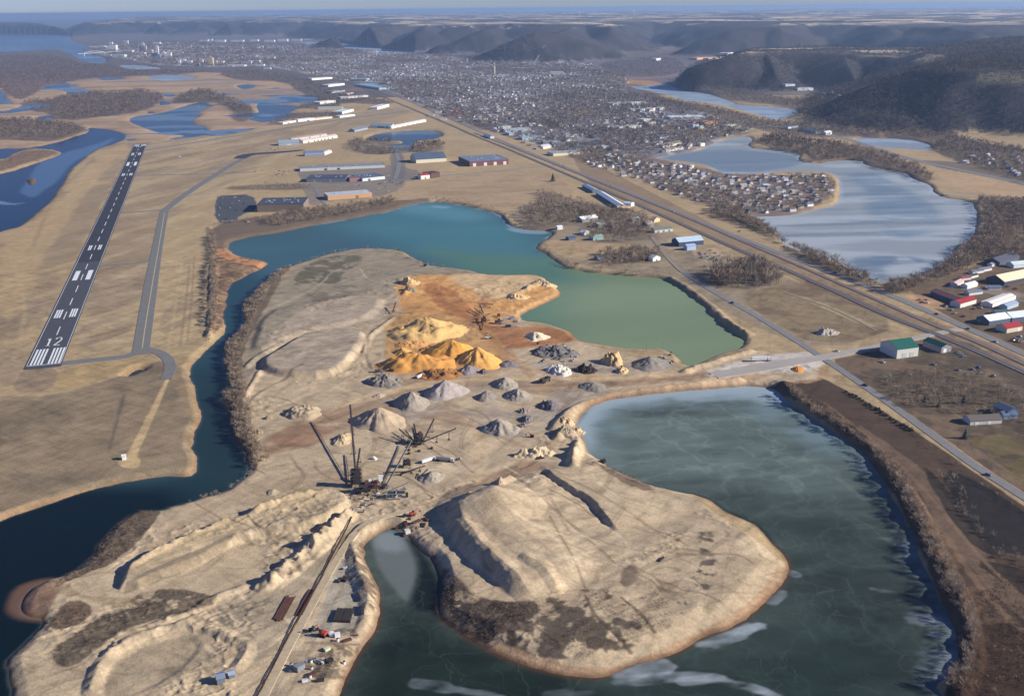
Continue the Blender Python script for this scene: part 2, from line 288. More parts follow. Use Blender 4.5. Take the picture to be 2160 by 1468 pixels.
def attr_mat(name, rough=.95, nscale=(.55, .07), amt=(.2, .14), bump=.45, bdist=.5, spec=.15):
    m, t, b = nmat(name); L = t.links.new
    a = t.nodes.new("ShaderNodeAttribute"); a.attribute_name = "Col"
    co = t.nodes.new("ShaderNodeTexCoord"); prev = a.outputs["Color"]
    for s, am in zip(nscale, amt):
        n = t.nodes.new("ShaderNodeTexNoise"); n.inputs["Scale"].default_value = s; n.inputs["Detail"].default_value = 6; n.inputs["Roughness"].default_value = .65
        L(co.outputs["Object"], n.inputs["Vector"])
        mr = t.nodes.new("ShaderNodeMapRange"); mr.inputs[1].default_value = .3; mr.inputs[2].default_value = .7; mr.inputs[3].default_value = 1 - am; mr.inputs[4].default_value = 1 + am
        L(n.outputs["Fac"], mr.inputs[0])
        mx = t.nodes.new("ShaderNodeVectorMath"); mx.operation = 'SCALE'; L(prev, mx.inputs[0]); L(mr.outputs[0], mx.inputs["Scale"]); prev = mx.outputs[0]
    L(prev, b.inputs["Base Color"]); sset(b, Roughness=rough); b.inputs["Specular IOR Level"].default_value = spec
    if bump:
        n = t.nodes.new("ShaderNodeTexNoise"); n.inputs["Scale"].default_value = .8; n.inputs["Detail"].default_value = 5; L(co.outputs["Object"], n.inputs["Vector"])
        bp = t.nodes.new("ShaderNodeBump"); bp.inputs["Strength"].default_value = bump; bp.inputs["Distance"].default_value = bdist
        L(n.outputs["Fac"], bp.inputs["Height"]); L(bp.outputs[0], b.inputs["Normal"])
    return m

def tag(o, label=None, cat=None, group=None, kind=None):
    if label: o["label"] = label
    if cat: o["category"] = cat
    if group: o["group"] = group
    if kind: o["kind"] = kind
    return o
def link_mesh(name, V, F, m, parent=None, loc=None, rz=0, smooth=False, cols=None):
    me = bpy.data.meshes.new(name)
    if isinstance(V, np.ndarray) and isinstance(F, np.ndarray):
        k = F.shape[1]
        me.vertices.add(len(V)); me.vertices.foreach_set("co", V.astype(np.float32).ravel())
        me.loops.add(F.size); me.loops.foreach_set("vertex_index", F.astype(np.int32).ravel())
        me.polygons.add(len(F)); me.polygons.foreach_set("loop_start", np.arange(0, F.size, k, dtype=np.int32)); me.polygons.foreach_set("loop_total", np.full(len(F), k, np.int32))
        me.update(calc_edges=True)
    else:
        me.from_pydata([tuple(v) for v in V], [], F); me.update()
    if cols is not None:
        a = me.color_attributes.new("Col", 'FLOAT_COLOR', 'POINT'); c = np.ones((len(V), 4), np.float32); c[:, :3] = cols; a.data.foreach_set("color", c.ravel())
    if smooth: me.polygons.foreach_set("use_smooth", np.ones(len(me.polygons), bool))
    me.materials.append(m)
    o = bpy.data.objects.new(name, me); col.objects.link(o)
    if parent: o.parent = parent
    if loc is not None: o.location = loc
    if rz: o.rotation_euler.z = rz
    return o

# ------------------------------------------------------------------ ground colours (traced zones)
def Z(c, pts, soft=3, amp=3, scale=20, mix=1.0, patch=None, streak=0, ang=0.0): return (c, pts, soft, amp, scale, mix, patch, streak, ang)
DRY = (172,149,112)
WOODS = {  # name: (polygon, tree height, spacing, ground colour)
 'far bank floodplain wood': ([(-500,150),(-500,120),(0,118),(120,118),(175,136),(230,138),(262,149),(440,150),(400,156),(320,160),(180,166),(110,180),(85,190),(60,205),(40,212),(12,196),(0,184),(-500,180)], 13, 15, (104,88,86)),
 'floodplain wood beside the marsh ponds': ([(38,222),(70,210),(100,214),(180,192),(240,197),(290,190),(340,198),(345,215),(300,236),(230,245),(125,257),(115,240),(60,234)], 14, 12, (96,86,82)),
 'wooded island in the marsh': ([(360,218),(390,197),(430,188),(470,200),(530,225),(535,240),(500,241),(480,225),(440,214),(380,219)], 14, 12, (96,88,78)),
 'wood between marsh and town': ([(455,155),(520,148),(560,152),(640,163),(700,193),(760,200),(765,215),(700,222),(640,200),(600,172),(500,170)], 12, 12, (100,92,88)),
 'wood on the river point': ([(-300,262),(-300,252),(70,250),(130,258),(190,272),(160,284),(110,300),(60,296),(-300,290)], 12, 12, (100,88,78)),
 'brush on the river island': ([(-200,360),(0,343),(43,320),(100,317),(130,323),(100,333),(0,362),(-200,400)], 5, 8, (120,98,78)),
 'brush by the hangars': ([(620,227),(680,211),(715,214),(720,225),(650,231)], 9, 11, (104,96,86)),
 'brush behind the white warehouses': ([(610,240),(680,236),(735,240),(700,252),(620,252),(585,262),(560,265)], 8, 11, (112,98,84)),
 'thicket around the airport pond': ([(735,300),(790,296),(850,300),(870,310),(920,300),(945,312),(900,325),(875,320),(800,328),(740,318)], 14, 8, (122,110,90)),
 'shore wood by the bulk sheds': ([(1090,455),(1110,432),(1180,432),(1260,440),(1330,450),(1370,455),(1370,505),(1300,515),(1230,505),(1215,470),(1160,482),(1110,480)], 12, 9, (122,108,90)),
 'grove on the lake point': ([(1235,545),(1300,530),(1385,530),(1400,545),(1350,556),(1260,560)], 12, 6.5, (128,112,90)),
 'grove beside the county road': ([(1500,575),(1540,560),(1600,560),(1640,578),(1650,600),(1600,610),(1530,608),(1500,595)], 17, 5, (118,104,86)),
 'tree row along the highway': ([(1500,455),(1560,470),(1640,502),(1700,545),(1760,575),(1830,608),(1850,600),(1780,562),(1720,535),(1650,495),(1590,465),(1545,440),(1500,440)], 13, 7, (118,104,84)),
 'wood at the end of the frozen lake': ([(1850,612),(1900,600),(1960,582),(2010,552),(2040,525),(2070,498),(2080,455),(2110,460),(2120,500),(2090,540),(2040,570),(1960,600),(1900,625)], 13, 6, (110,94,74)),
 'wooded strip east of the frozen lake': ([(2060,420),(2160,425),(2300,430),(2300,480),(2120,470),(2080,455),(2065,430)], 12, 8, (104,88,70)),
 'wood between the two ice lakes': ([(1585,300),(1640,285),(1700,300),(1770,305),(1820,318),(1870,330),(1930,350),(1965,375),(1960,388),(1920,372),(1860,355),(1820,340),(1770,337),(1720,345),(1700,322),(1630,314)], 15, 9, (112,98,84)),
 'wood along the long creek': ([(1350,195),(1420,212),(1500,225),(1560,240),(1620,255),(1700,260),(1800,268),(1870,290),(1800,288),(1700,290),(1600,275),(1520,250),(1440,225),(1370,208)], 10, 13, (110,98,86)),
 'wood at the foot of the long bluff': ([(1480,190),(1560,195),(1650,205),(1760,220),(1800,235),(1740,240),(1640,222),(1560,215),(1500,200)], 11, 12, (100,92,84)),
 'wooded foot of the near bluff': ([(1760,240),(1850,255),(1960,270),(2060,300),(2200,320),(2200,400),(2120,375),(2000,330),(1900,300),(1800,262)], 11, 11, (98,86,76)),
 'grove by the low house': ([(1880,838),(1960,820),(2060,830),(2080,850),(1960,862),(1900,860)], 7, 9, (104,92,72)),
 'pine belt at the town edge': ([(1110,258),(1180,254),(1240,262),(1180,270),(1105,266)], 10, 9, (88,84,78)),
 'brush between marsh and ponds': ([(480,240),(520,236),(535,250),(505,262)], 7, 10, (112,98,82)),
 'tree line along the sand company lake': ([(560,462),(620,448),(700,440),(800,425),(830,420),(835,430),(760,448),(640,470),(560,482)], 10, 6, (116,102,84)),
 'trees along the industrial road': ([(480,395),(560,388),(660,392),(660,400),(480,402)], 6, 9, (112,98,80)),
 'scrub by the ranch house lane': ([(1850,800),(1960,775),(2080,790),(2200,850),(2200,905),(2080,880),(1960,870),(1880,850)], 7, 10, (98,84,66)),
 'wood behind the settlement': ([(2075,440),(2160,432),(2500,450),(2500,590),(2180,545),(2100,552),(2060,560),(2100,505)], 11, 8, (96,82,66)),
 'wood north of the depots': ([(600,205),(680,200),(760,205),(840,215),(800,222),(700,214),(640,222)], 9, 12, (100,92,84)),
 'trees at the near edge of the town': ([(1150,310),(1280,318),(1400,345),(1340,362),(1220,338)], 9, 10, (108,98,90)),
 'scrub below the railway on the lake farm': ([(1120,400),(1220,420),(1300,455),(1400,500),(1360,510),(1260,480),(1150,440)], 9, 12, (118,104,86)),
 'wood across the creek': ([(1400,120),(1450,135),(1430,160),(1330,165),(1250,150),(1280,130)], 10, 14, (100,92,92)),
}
STREET_A = math.atan2(*(lambda d: (d.y, d.x))((P3(1567,531) - P3(1133,341)).normalized()))
TOWN = [(170,99),(350,90),(700,97),(880,116),(1060,124),(1250,135),(1330,170),(1310,195),(1440,222),(1520,252),(1590,275),(1540,292),(1480,310),(1400,335),(1300,330),(1200,322),(1120,300),(1000,268),(930,240),(850,205),(780,178),(700,166),(560,140),(440,142),(330,138),(235,120),(190,112)]
POINTN = [(1215,335),(1300,335),(1370,345),(1450,352),(1520,372),(1600,372),(1690,370),(1745,372),(1762,390),(1758,428),(1690,448),(1570,452),(1480,430),(1400,400),(1300,368)]
SHAD = (92,84,88)
ZONES = [
 Z((178,150,118), [(-900,380),(-900,160),(0,170),(260,162),(430,150),(600,170),(720,215),(700,250),(560,275),(400,300),(200,320)], 3, 4, 60),
 Z((150,128,104), [(-900,380),(-900,160),(0,170),(260,162),(430,150),(600,170),(720,215),(700,250),(560,275),(400,300),(200,320)], 3, 4, 60, .8, (90,.1), 4, 0.1),
 Z((128,126,120), [(60,205),(260,165),(500,165),(640,205),(560,240),(420,235),(300,240)], 3, 4, 60, .7, (130,.15), 5, 0.0),
 Z((124,118,120), TOWN, 3, 3, 60),
 Z((112,106,112), [(150,102),(170,86),(400,80),(720,84),(900,100),(1060,118),(1250,125),(1480,125),(1500,180),(1330,180),(1060,126),(700,99),(350,92)], 2, 2, 90),
 Z((132,116,104), [(1180,300),(1290,310),(1370,333),(1560,370),(1750,370),(1770,400),(1690,455),(1560,455),(1480,430),(1390,395),(1290,350)], 3, 3, 30),
 Z((168,130,92), [(1290,170),(1360,168),(1410,178),(1330,180)], 1, 1, 60), Z((166,128,96), [(1240,158),(1420,150),(1440,160),(1330,170)], 1, 1, 60, .6),
 Z((160,136,104), [(1180,232),(1250,230),(1262,240),(1190,243)], 1, 1, 60), Z((140,126,104), [(1380,262),(1540,250),(1600,272),(1520,300),(1400,285)], 1, 1, 60),
 Z((165,142,112), [(1600,265),(1700,268),(1800,280),(1860,292),(1800,296),(1700,292)], 2, 2, 60, .8),
 Z((150,126,100), [(1800,262),(1900,278),(1980,288),(1960,296),(1820,285)], 1, 1, 60),
 Z((182,152,116), [(1968,368),(2000,362),(2160,392),(2300,410),(2300,425),(2060,415)], 1.5, 1, 60), 
 Z((122,108,90), [(1920,330),(2300,380),(2300,400),(2000,362)], 2, 2, 60),
 # airfield
 Z((160,140,112), [(270,300),(520,280),(840,225),(880,240),(620,300),(560,345),(400,440),(330,480),(290,735),(145,760),(160,560)], 4, 2, 40, 1),
 Z((142,122,92), [(270,300),(520,280),(840,225),(620,300),(400,440),(330,480),(290,735),(145,760),(160,560)], 4, 4, 40, .55, (38,.05), 4, 1.2), Z((188,166,124), [(270,300),(520,280),(840,225),(620,300),(440,500),(440,690),(290,735),(145,760),(160,560)], 4, 4, 40, .5, (24,.12), 6, 1.25), Z((130,112,86), [(0,500),(200,330),(270,310),(60,760),(-200,835),(-200,560)], 6, 6, 40, .5, (46,.1), 5, 1.1),
 Z((138,122,102), [(220,320),(270,310),(60,760),(0,835),(-200,835),(-200,800),(60,560)], 8, 10, 60, .45, (60,.0), 6, 1.25),
 Z((178,152,112), [(0,492),(60,480),(130,420),(210,330),(265,300),(275,310),(220,360),(100,520),(60,640),(0,700)], 6, 8, 50, .8),
 Z((180,156,118), [(340,560),(440,500),(445,560),(440,690),(400,720),(330,735),(315,720)], 4, 4, 30, .6, None, 5, 1.45),
 Z((136,120,100), [(350,640),(430,610),(430,690),(330,720)], 4, 4, 30, .5, (12,.1), 8, 1.4),
 Z((144,126,99), [(-300,860),(0,838),(110,838),(240,800),(300,775),(345,760),(400,790),(420,830),(430,900),(415,1000),(300,1010),(100,1060),(0,1095),(-300,1160)], 5, 5, 40),
 Z((122,107,85), [(-300,860),(0,838),(110,838),(240,800),(300,775),(345,760),(400,790),(300,1010),(100,1060),(0,1095),(-300,1160)], 8, 8, 60, .7, (70,.05)),
 Z((136,118,98), [(50,776),(128,776),(108,828),(20,832)], 1, .5, 20, .7), Z((172,146,104), [(130,780),(235,762),(300,758),(330,765),(260,790),(200,805),(110,832)], 3, 3, 20, .9),
 Z((104,92,78), [(215,880),(222,880),(245,1000),(225,1000)][::1] and [(258,830),(268,835),(246,905),(232,960),(226,955),(242,895)], 4, 2, 20, .8),
 Z((190,164,120), [(352,797),(360,800),(300,940),(288,962),(300,975),(290,990),(262,990),(246,978),(258,968),(272,955),(300,900)], 1.5, 1, 10),
 Z((150,128,96), [(360,760),(395,750),(402,776),(396,803),(417,851),(420,893),(405,917),(414,992),(385,990),(380,900),(395,860),(360,810)], 4, 4, 12, .7, (14,-.2)),
 Z((176,142,104), [(400,755),(407,760),(400,800),(425,830),(428,880),(410,915),(420,990),(398,1010),(280,1018),(130,1055),(-50,1115),(-50,1100),(130,1040),(300,1002),(398,1000),(408,960),(398,915),(412,880),(408,830),(390,800)], 2, 2, 8, .55),
 Z((152,122,92), [(450,500),(500,520),(560,545),(565,560),(520,590),(485,600),(478,680),(440,720),(440,600),(446,520)], 3, 3, 12, .9),
 Z((104,84,70), [(450,500),(490,520),(545,545),(560,560),(510,585),(485,600),(475,680),(440,715),(444,600)], 3, 3, 10, .9, (10,.0)),
 Z((198,140,92), [(446,520),(480,532),(520,548),(566,556),(560,566),(500,556),(450,538)], 2, 3, 8, .95, (9,-.25)),
 Z((116,100,82), [(440,475),(560,455),(700,440),(830,425),(905,417),(905,428),(817,450),(700,468),(600,492),(500,520),(440,530)], 3, 3, 20),
 Z((82,84,88), [(455,418),(470,413),(535,411),(545,445),(505,455),(498,472),(452,471)], 1, .5, 20),
 Z((118,112,108), [(560,390),(700,385),(860,372),(850,400),(790,420),(690,425),(650,440),(640,395)], 2, 2, 20, .7),
 Z((120,114,110), [(620,350),(820,345),(900,365),(880,385),(640,390)], 2, 2, 20, .8), Z((112,108,106), [(820,320),(850,318),(860,380),(830,385)], 1, 1, 20, .8),
 Z((170,146,112), [(835,400),(1000,365),(1150,355),(1185,375),(1215,415),(1120,428),(1060,445),(1000,432),(910,418),(840,425)], 3, 3, 30),
 Z((148,124,98), [(835,400),(1000,365),(1150,355),(1185,375),(1215,415),(1060,445),(910,418)], 3, 3, 30, .5, (30,.1), 3, .3),
 # railway corridor and the farm by the lake
 Z((150,134,108), [(1060,440),(1215,425),(1330,440),(1450,510),(1560,560),(1700,600),(1900,690),(1740,745),(1580,690),(1420,590),(1200,560),(1140,515)], 3, 3, 30),
 Z((176,150,112), [(1150,505),(1230,512),(1360,520),(1400,545),(1300,545),(1200,550),(1155,525)], 2, 2, 15, .9),
 Z((138,120,98), [(1450,510),(1540,530),(1600,560),(1520,580),(1420,560)], 2, 3, 14, .7, (16,0)),
 Z((196,170,130), [(1390,500),(1500,510),(1560,545),(1500,545),(1400,530)], 3, 3, 10, .55, (12,.1)),
 Z((140,122,92), [(1640,605),(1720,590),(1920,685),(1740,740),(1590,660),(1560,620)], 3, 3, 30, .9),
 Z((168,150,116), [(1640,612),(1650,610),(1760,650),(1860,695),(1850,700),(1750,658)], 1.5, 1, 10, .8),
 Z((118,98,78), [(1640,605),(1720,590),(1920,685),(1740,740),(1590,660),(1560,620)], 3, 3, 30, .8, (26,.12), 2.5, -.5),
 Z((118,98,80), [(1200,318),(1000,270),(880,225),(905,222),(1040,270),(1240,340),(1420,430),(1640,545),(1900,655),(2030,700),(2300,820),(2300,860),(2030,740),(1880,680),(1640,575),(1400,460),(1240,395)], 2, 2, 20, .55),
 # right side
 Z((112,94,72), [(1905,615),(1960,600),(2060,560),(2160,530),(2700,520),(2800,990),(2300,800),(2160,740),(2020,680)], 3, 3, 20),
 Z((190,150,112), [(1905,625),(1940,622),(1990,640),(2000,655),(1960,652)], 2, 2, 8, .8), Z((150,134,118), [(2020,600),(2300,640),(2300,655),(2030,612)], 1.5, 1, 10, .7),
 Z((104,88,70), [(48,378),(70,372),(82,384),(66,397)], 1, 1, 8), Z((92,80,64), [(1740,765),(1830,745),(2010,705),(2160,790),(2900,1100),(2900,1500),(2160,1045),(1960,905),(1850,830)], 3, 3, 20),
 Z((124,104,82), [(1740,765),(1830,745),(2010,705),(2160,790),(2400,900),(2300,1100),(2160,1045),(1960,905),(1850,830)], 3, 3, 20, .8, (22,.1)),
 Z((66,56,44), [(1960,850),(2060,840),(2160,840),(2300,860),(2300,1050),(2160,1020),(2000,905)], 5, 4, 20, .6, (18,.0)),
 Z((112,98,62), [(2030,925),(2120,915),(2300,940),(2300,1080),(2120,1010)], 4, 3, 20, .7, (14,-.1)),
 Z((82,66,52), [(1600,800),(1640,800),(1720,790),(1830,850),(1960,930),(2100,1030),(2900,1560),(2900,1700),(1960,1600),(1989,1468),(2030,1370),(1989,1266),(1940,1160),(1890,1040),(1800,930),(1640,822)], 3, 3, 20),
 Z((110,86,66), [(1640,800),(1740,850),(1830,920),(1930,1000),(2030,1150),(2110,1290),(2200,1400),(2100,1400),(2020,1250),(1950,1120),(1890,1020),(1800,925),(1700,860)], 4, 6, 16, .65, (16,.0)),
 Z((112,92,74), [(1800,890),(1860,930),(1960,1000),(2060,1140),(2150,1240),(2300,1330),(2300,1390),(2120,1290),(2000,1140),(1920,1010),(1850,950)], 3, 3, 12, .9),
 Z((44,40,38), [(1985,985),(2060,1015),(2180,1090),(2250,1180),(2110,1170),(2030,1100)], 3, 3, 20, .95),
 Z((40,36,32), [(1940,985),(1975,1000),(2050,1110),(2130,1170),(2100,1180),(2030,1140)], 3, 3, 10, .8),
 Z((50,40,32), [(2040,1180),(2160,1200),(2300,1260),(2300,1330),(2140,1250)], 4, 4, 14, .85), Z((64,46,34), [(2000,1380),(2090,1300),(2300,1360),(2300,1600),(1980,1600)], 5, 5, 20, .85),
 Z((178,146,108), [(1640,800),(1740,770),(1745,800),(1690,815)], 3, 3, 8, .7),
 # quarry
 Z((187,166,134), None, 3, 2, 15),
 Z((152,139,116), [(480,735),(520,650),(600,572),(700,533),(800,523),(870,543),(960,568),(1025,580),(880,588),(840,592),(815,640),(760,640),(650,660),(560,745),(500,850),(478,800)], 4, 3, 20),
 Z((98,94,74), [(618,595),(640,565),(700,540),(765,540),(760,560),(722,575),(720,600),(660,600),(625,605)], 3, 4, 14, .85, (14,-.4)),
 Z((118,108,90), [(640,605),(720,605),(760,600),(740,640),(690,650),(650,635)], 4, 4, 12, .7, (10,-.1)),
 Z((128,108,94), [(650,640),(700,632),(760,625),(740,645),(700,655),(670,655)], 5, 3, 14, .6),
 Z((172,155,132), [(560,720),(650,650),(770,625),(830,650),(770,690),(640,700),(570,745)], 4, 4, 20),
 Z((168,152,130), [(550,775),(600,728),(700,694),(772,700),(762,735),(722,780),(690,797),(600,795)], 3, 2, 20, .9, None, 4, .2),
 Z((206,154,94), [(835,592),(900,580),(1140,580),(1180,612),(1100,650),(1090,680),(1010,690),(880,700),(840,640)], 4, 4, 12),
 Z((204,178,136), [(930,578),(1140,582),(1160,600),(1040,640),(980,610)], 5, 5, 14, .8), Z((212,160,98), [(1150,600),(1182,612),(1178,632),(1100,658),(1060,650)], 3, 3, 8, .8),
 Z((176,118,70), [(880,600),(950,605),(1000,660),(1030,690),(1100,690),(1200,700),(1222,722),(1120,735),(1060,740),(990,700),(930,655)], 6, 4, 12, .8),
 Z((150,100,62), [(960,650),(1010,690),(1100,688),(1200,698),(1225,722),(1150,725),(1040,745),(1000,705)], 6, 4, 10, .6, (18,-.2)),
 Z((150,106,70), [(805,640),(830,660),(815,740),(800,790),(830,800),(1080,790),(1100,760),(1060,720),(900,640)], 5, 4, 10, .35),
 Z((188,146,92), [(815,665),(960,660),(1070,720),(1060,790),(900,790),(810,780)], 5, 3, 8, .85),
 Z((150,122,96), [(520,960),(600,900),(700,860),(820,845),(960,870),(1020,880),(1000,900),(840,880),(720,905),(620,960)], 8, 6, 14, .65, None, 3, .35),
 Z((146,108,80), [(560,925),(620,895),(700,905),(690,935),(600,950)], 8, 5, 12, .55), Z((140,110,84), [(920,1060),(1000,1020),(1100,975),(1180,980),(1100,1010),(1000,1045)], 8, 5, 12, .6),
 Z((150,122,92), [(780,800),(1000,795),(1240,805),(1440,790),(1600,775),(1600,790),(1440,805),(1250,825),(1150,840),(1000,815),(800,815)], 5, 4, 12, .55, None, 5, .0),
 Z((200,172,132), [(700,850),(840,820),(1000,795),(1300,800),(1500,780),(1500,786),(1300,808),(1000,803),(850,830),(720,858)], 3, 3, 8, .6),
 Z((198,170,130), [(985,860),(1010,860),(1025,940),(1040,1010),(1000,1010),(1000,930)], 5, 4, 10, .6),
 Z((160,150,138), [(1050,760),(1260,770),(1420,760),(1420,780),(1250,790),(1100,785)], 6, 5, 14, .6), Z((158,148,136), [(760,820),(1120,810),(1280,800),(1300,830),(1180,880),(1120,920),(1000,925),(960,860),(860,900),(780,870)], 8, 8, 18, .55, (24,.05)),
 Z((196,188,174), [(1480,790),(1540,768),(1640,748),(1735,742),(1740,770),(1700,792),(1600,786),(1500,800)], 3, 2, 8, .9), Z((198,168,132), [(1250,835),(1440,808),(1600,786),(1620,800),(1560,815),(1440,822),(1350,832),(1260,855),(1235,880),(1215,890),(1225,860)], 3, 2, 8, .85),
 Z((196,172,132), [(280,1200),(480,1110),(620,1052),(700,1050),(660,1085),(500,1130),(400,1180),(270,1240)], 3, 3, 8, .7),
 Z((130,116,94), [(262,1250),(270,1240),(400,1185),(490,1140),(495,1150),(400,1208),(262,1258)], 1.5, 1.5, 6, .75), Z((132,118,96), [(500,1140),(600,1105),(680,1080),(700,1095),(650,1130),(560,1160),(520,1150)], 3, 3, 6, .65, (4,-.1)),
 Z((142,132,112), [(440,1300),(520,1262),(600,1240),(700,1160),(730,1120),(745,1110),(690,1220),(600,1340),(540,1420),(500,1340)], 4, 3, 10, .45), Z((104,98,84), [(450,1300),(520,1270),(590,1260),(560,1300),(500,1330),(460,1320)], 5, 4, 8, .6, (8,-.1)),
 Z((160,152,134), [(700,1190),(745,1180),(770,1240),(770,1290),(740,1340),(680,1350),(655,1380),(660,1330),(690,1270),(680,1230)], 4, 3, 10, .85), Z((170,150,112), [(640,1290),(735,1115),(745,1120),(700,1200),(640,1320),(560,1468),(545,1468)], 3, 2, 8, .7),
 Z((92,80,68), [(700,1330),(760,1330),(755,1380),(730,1430),(690,1440),(630,1420),(650,1390),(690,1370)], 5, 5, 8, .75, (6,-.15)),
 Z((96,80,68), [(755,1150),(765,1130),(768,1180),(790,1225),(800,1270),(785,1300),(765,1250),(745,1210)], 4, 3, 6, .8, (6,-.1)),
 Z((176,158,128), [(215,1455),(235,1405),(290,1365),(370,1342),(420,1340),(440,1362),(390,1410),(330,1450),(240,1475)], 3, 2, 12, .8), 
 Z((158,134,104), [(560,1000),(600,1010),(700,990),(760,1000),(740,1040),(620,1040),(520,1060),(400,1100),(340,1150),(350,1110),(480,1050)], 6, 4, 20, .3),
 Z((196,174,138), [(490,1148),(565,1165),(555,1200),(500,1215),(420,1210)], 2, 1, 8, .8), Z((94,80,66), [(600,568),(560,592),(525,640),(508,680),(482,728),(472,790),(480,850),(488,920),(530,985),(548,985),(520,925),(512,850),(504,790),(512,745),(540,690),(560,650),(590,600)], 3, 4, 8, .75),
 Z((84,72,62), [(293,1076),(342,1076),(332,1096),(319,1113),(299,1140),(239,1193),(199,1206),(133,1233),(116,1243),(140,1213),(186,1186),(213,1140),(253,1100)], 2, 2, 8, .85),
 Z((88,78,66), [(309,1246),(376,1243),(449,1259),(465,1266),(416,1296),(332,1306),(266,1329),(199,1379),(150,1409),(113,1402),(106,1372),(166,1339),(216,1299),(266,1273)], 4, 4, 10, .85, (10,-.5)),
 Z((96,78,64), [(110,1306),(140,1269),(180,1269),(199,1289),(173,1316),(126,1332),(90,1326)], 3, 3, 8, .85),
 Z((124,97,79), [(20,1270),(45,1235),(106,1222),(135,1230),(120,1260),(93,1306),(60,1312),(25,1300)], 4, 2, 8, .9),
 Z((150,128,98), [(100,1230),(133,1216),(150,1240),(180,1262),(260,1262),(300,1270),(240,1290),(180,1260),(130,1262)], 3, 3, 8, .6),
 Z((72,62,54), [(904,1150),(936,1199),(971,1239),(1019,1282),(1135,1279),(1170,1255),(1230,1259),(1306,1255),(1358,1247),(1437,1263),(1453,1298),(1397,1330),(1318,1374),(1198,1394),(1119,1386),(1039,1358),(959,1318),(936,1279),(932,1215)], 5, 6, 12, .85, (11,.08)),
 Z((78,68,60), [(904,1150),(936,1199),(971,1239),(1019,1282),(1135,1279),(1140,1310),(1080,1330),(1100,1370),(1039,1358),(959,1318),(936,1279),(932,1215)], 5, 5, 8, .85, (8,-.3)),
 Z((64,56,52), [(1470,1130),(1510,1130),(1510,1255),(1460,1262),(1450,1240),(1480,1200)], 6, 6, 8, .8, (7,-.05)), Z((70,60,55), [(1305,1235),(1320,1205),(1345,1205),(1345,1240),(1320,1252)], 5, 5, 8, .7),
 Z((96,74,62), [(1250,975),(1290,985),(1350,1012),(1382,1034),(1350,1040),(1290,1010)], 4, 4, 8, .7),
 Z((178,142,106), [(1020,1345),(1180,1400),(1290,1408),(1400,1365),(1470,1330),(1560,1290),(1620,1230),(1640,1190),(1700,1190),(1560,1350),(1290,1450),(1000,1390)], 4, 3, 10, .7),
]
WETSHORE = (108,76,52)
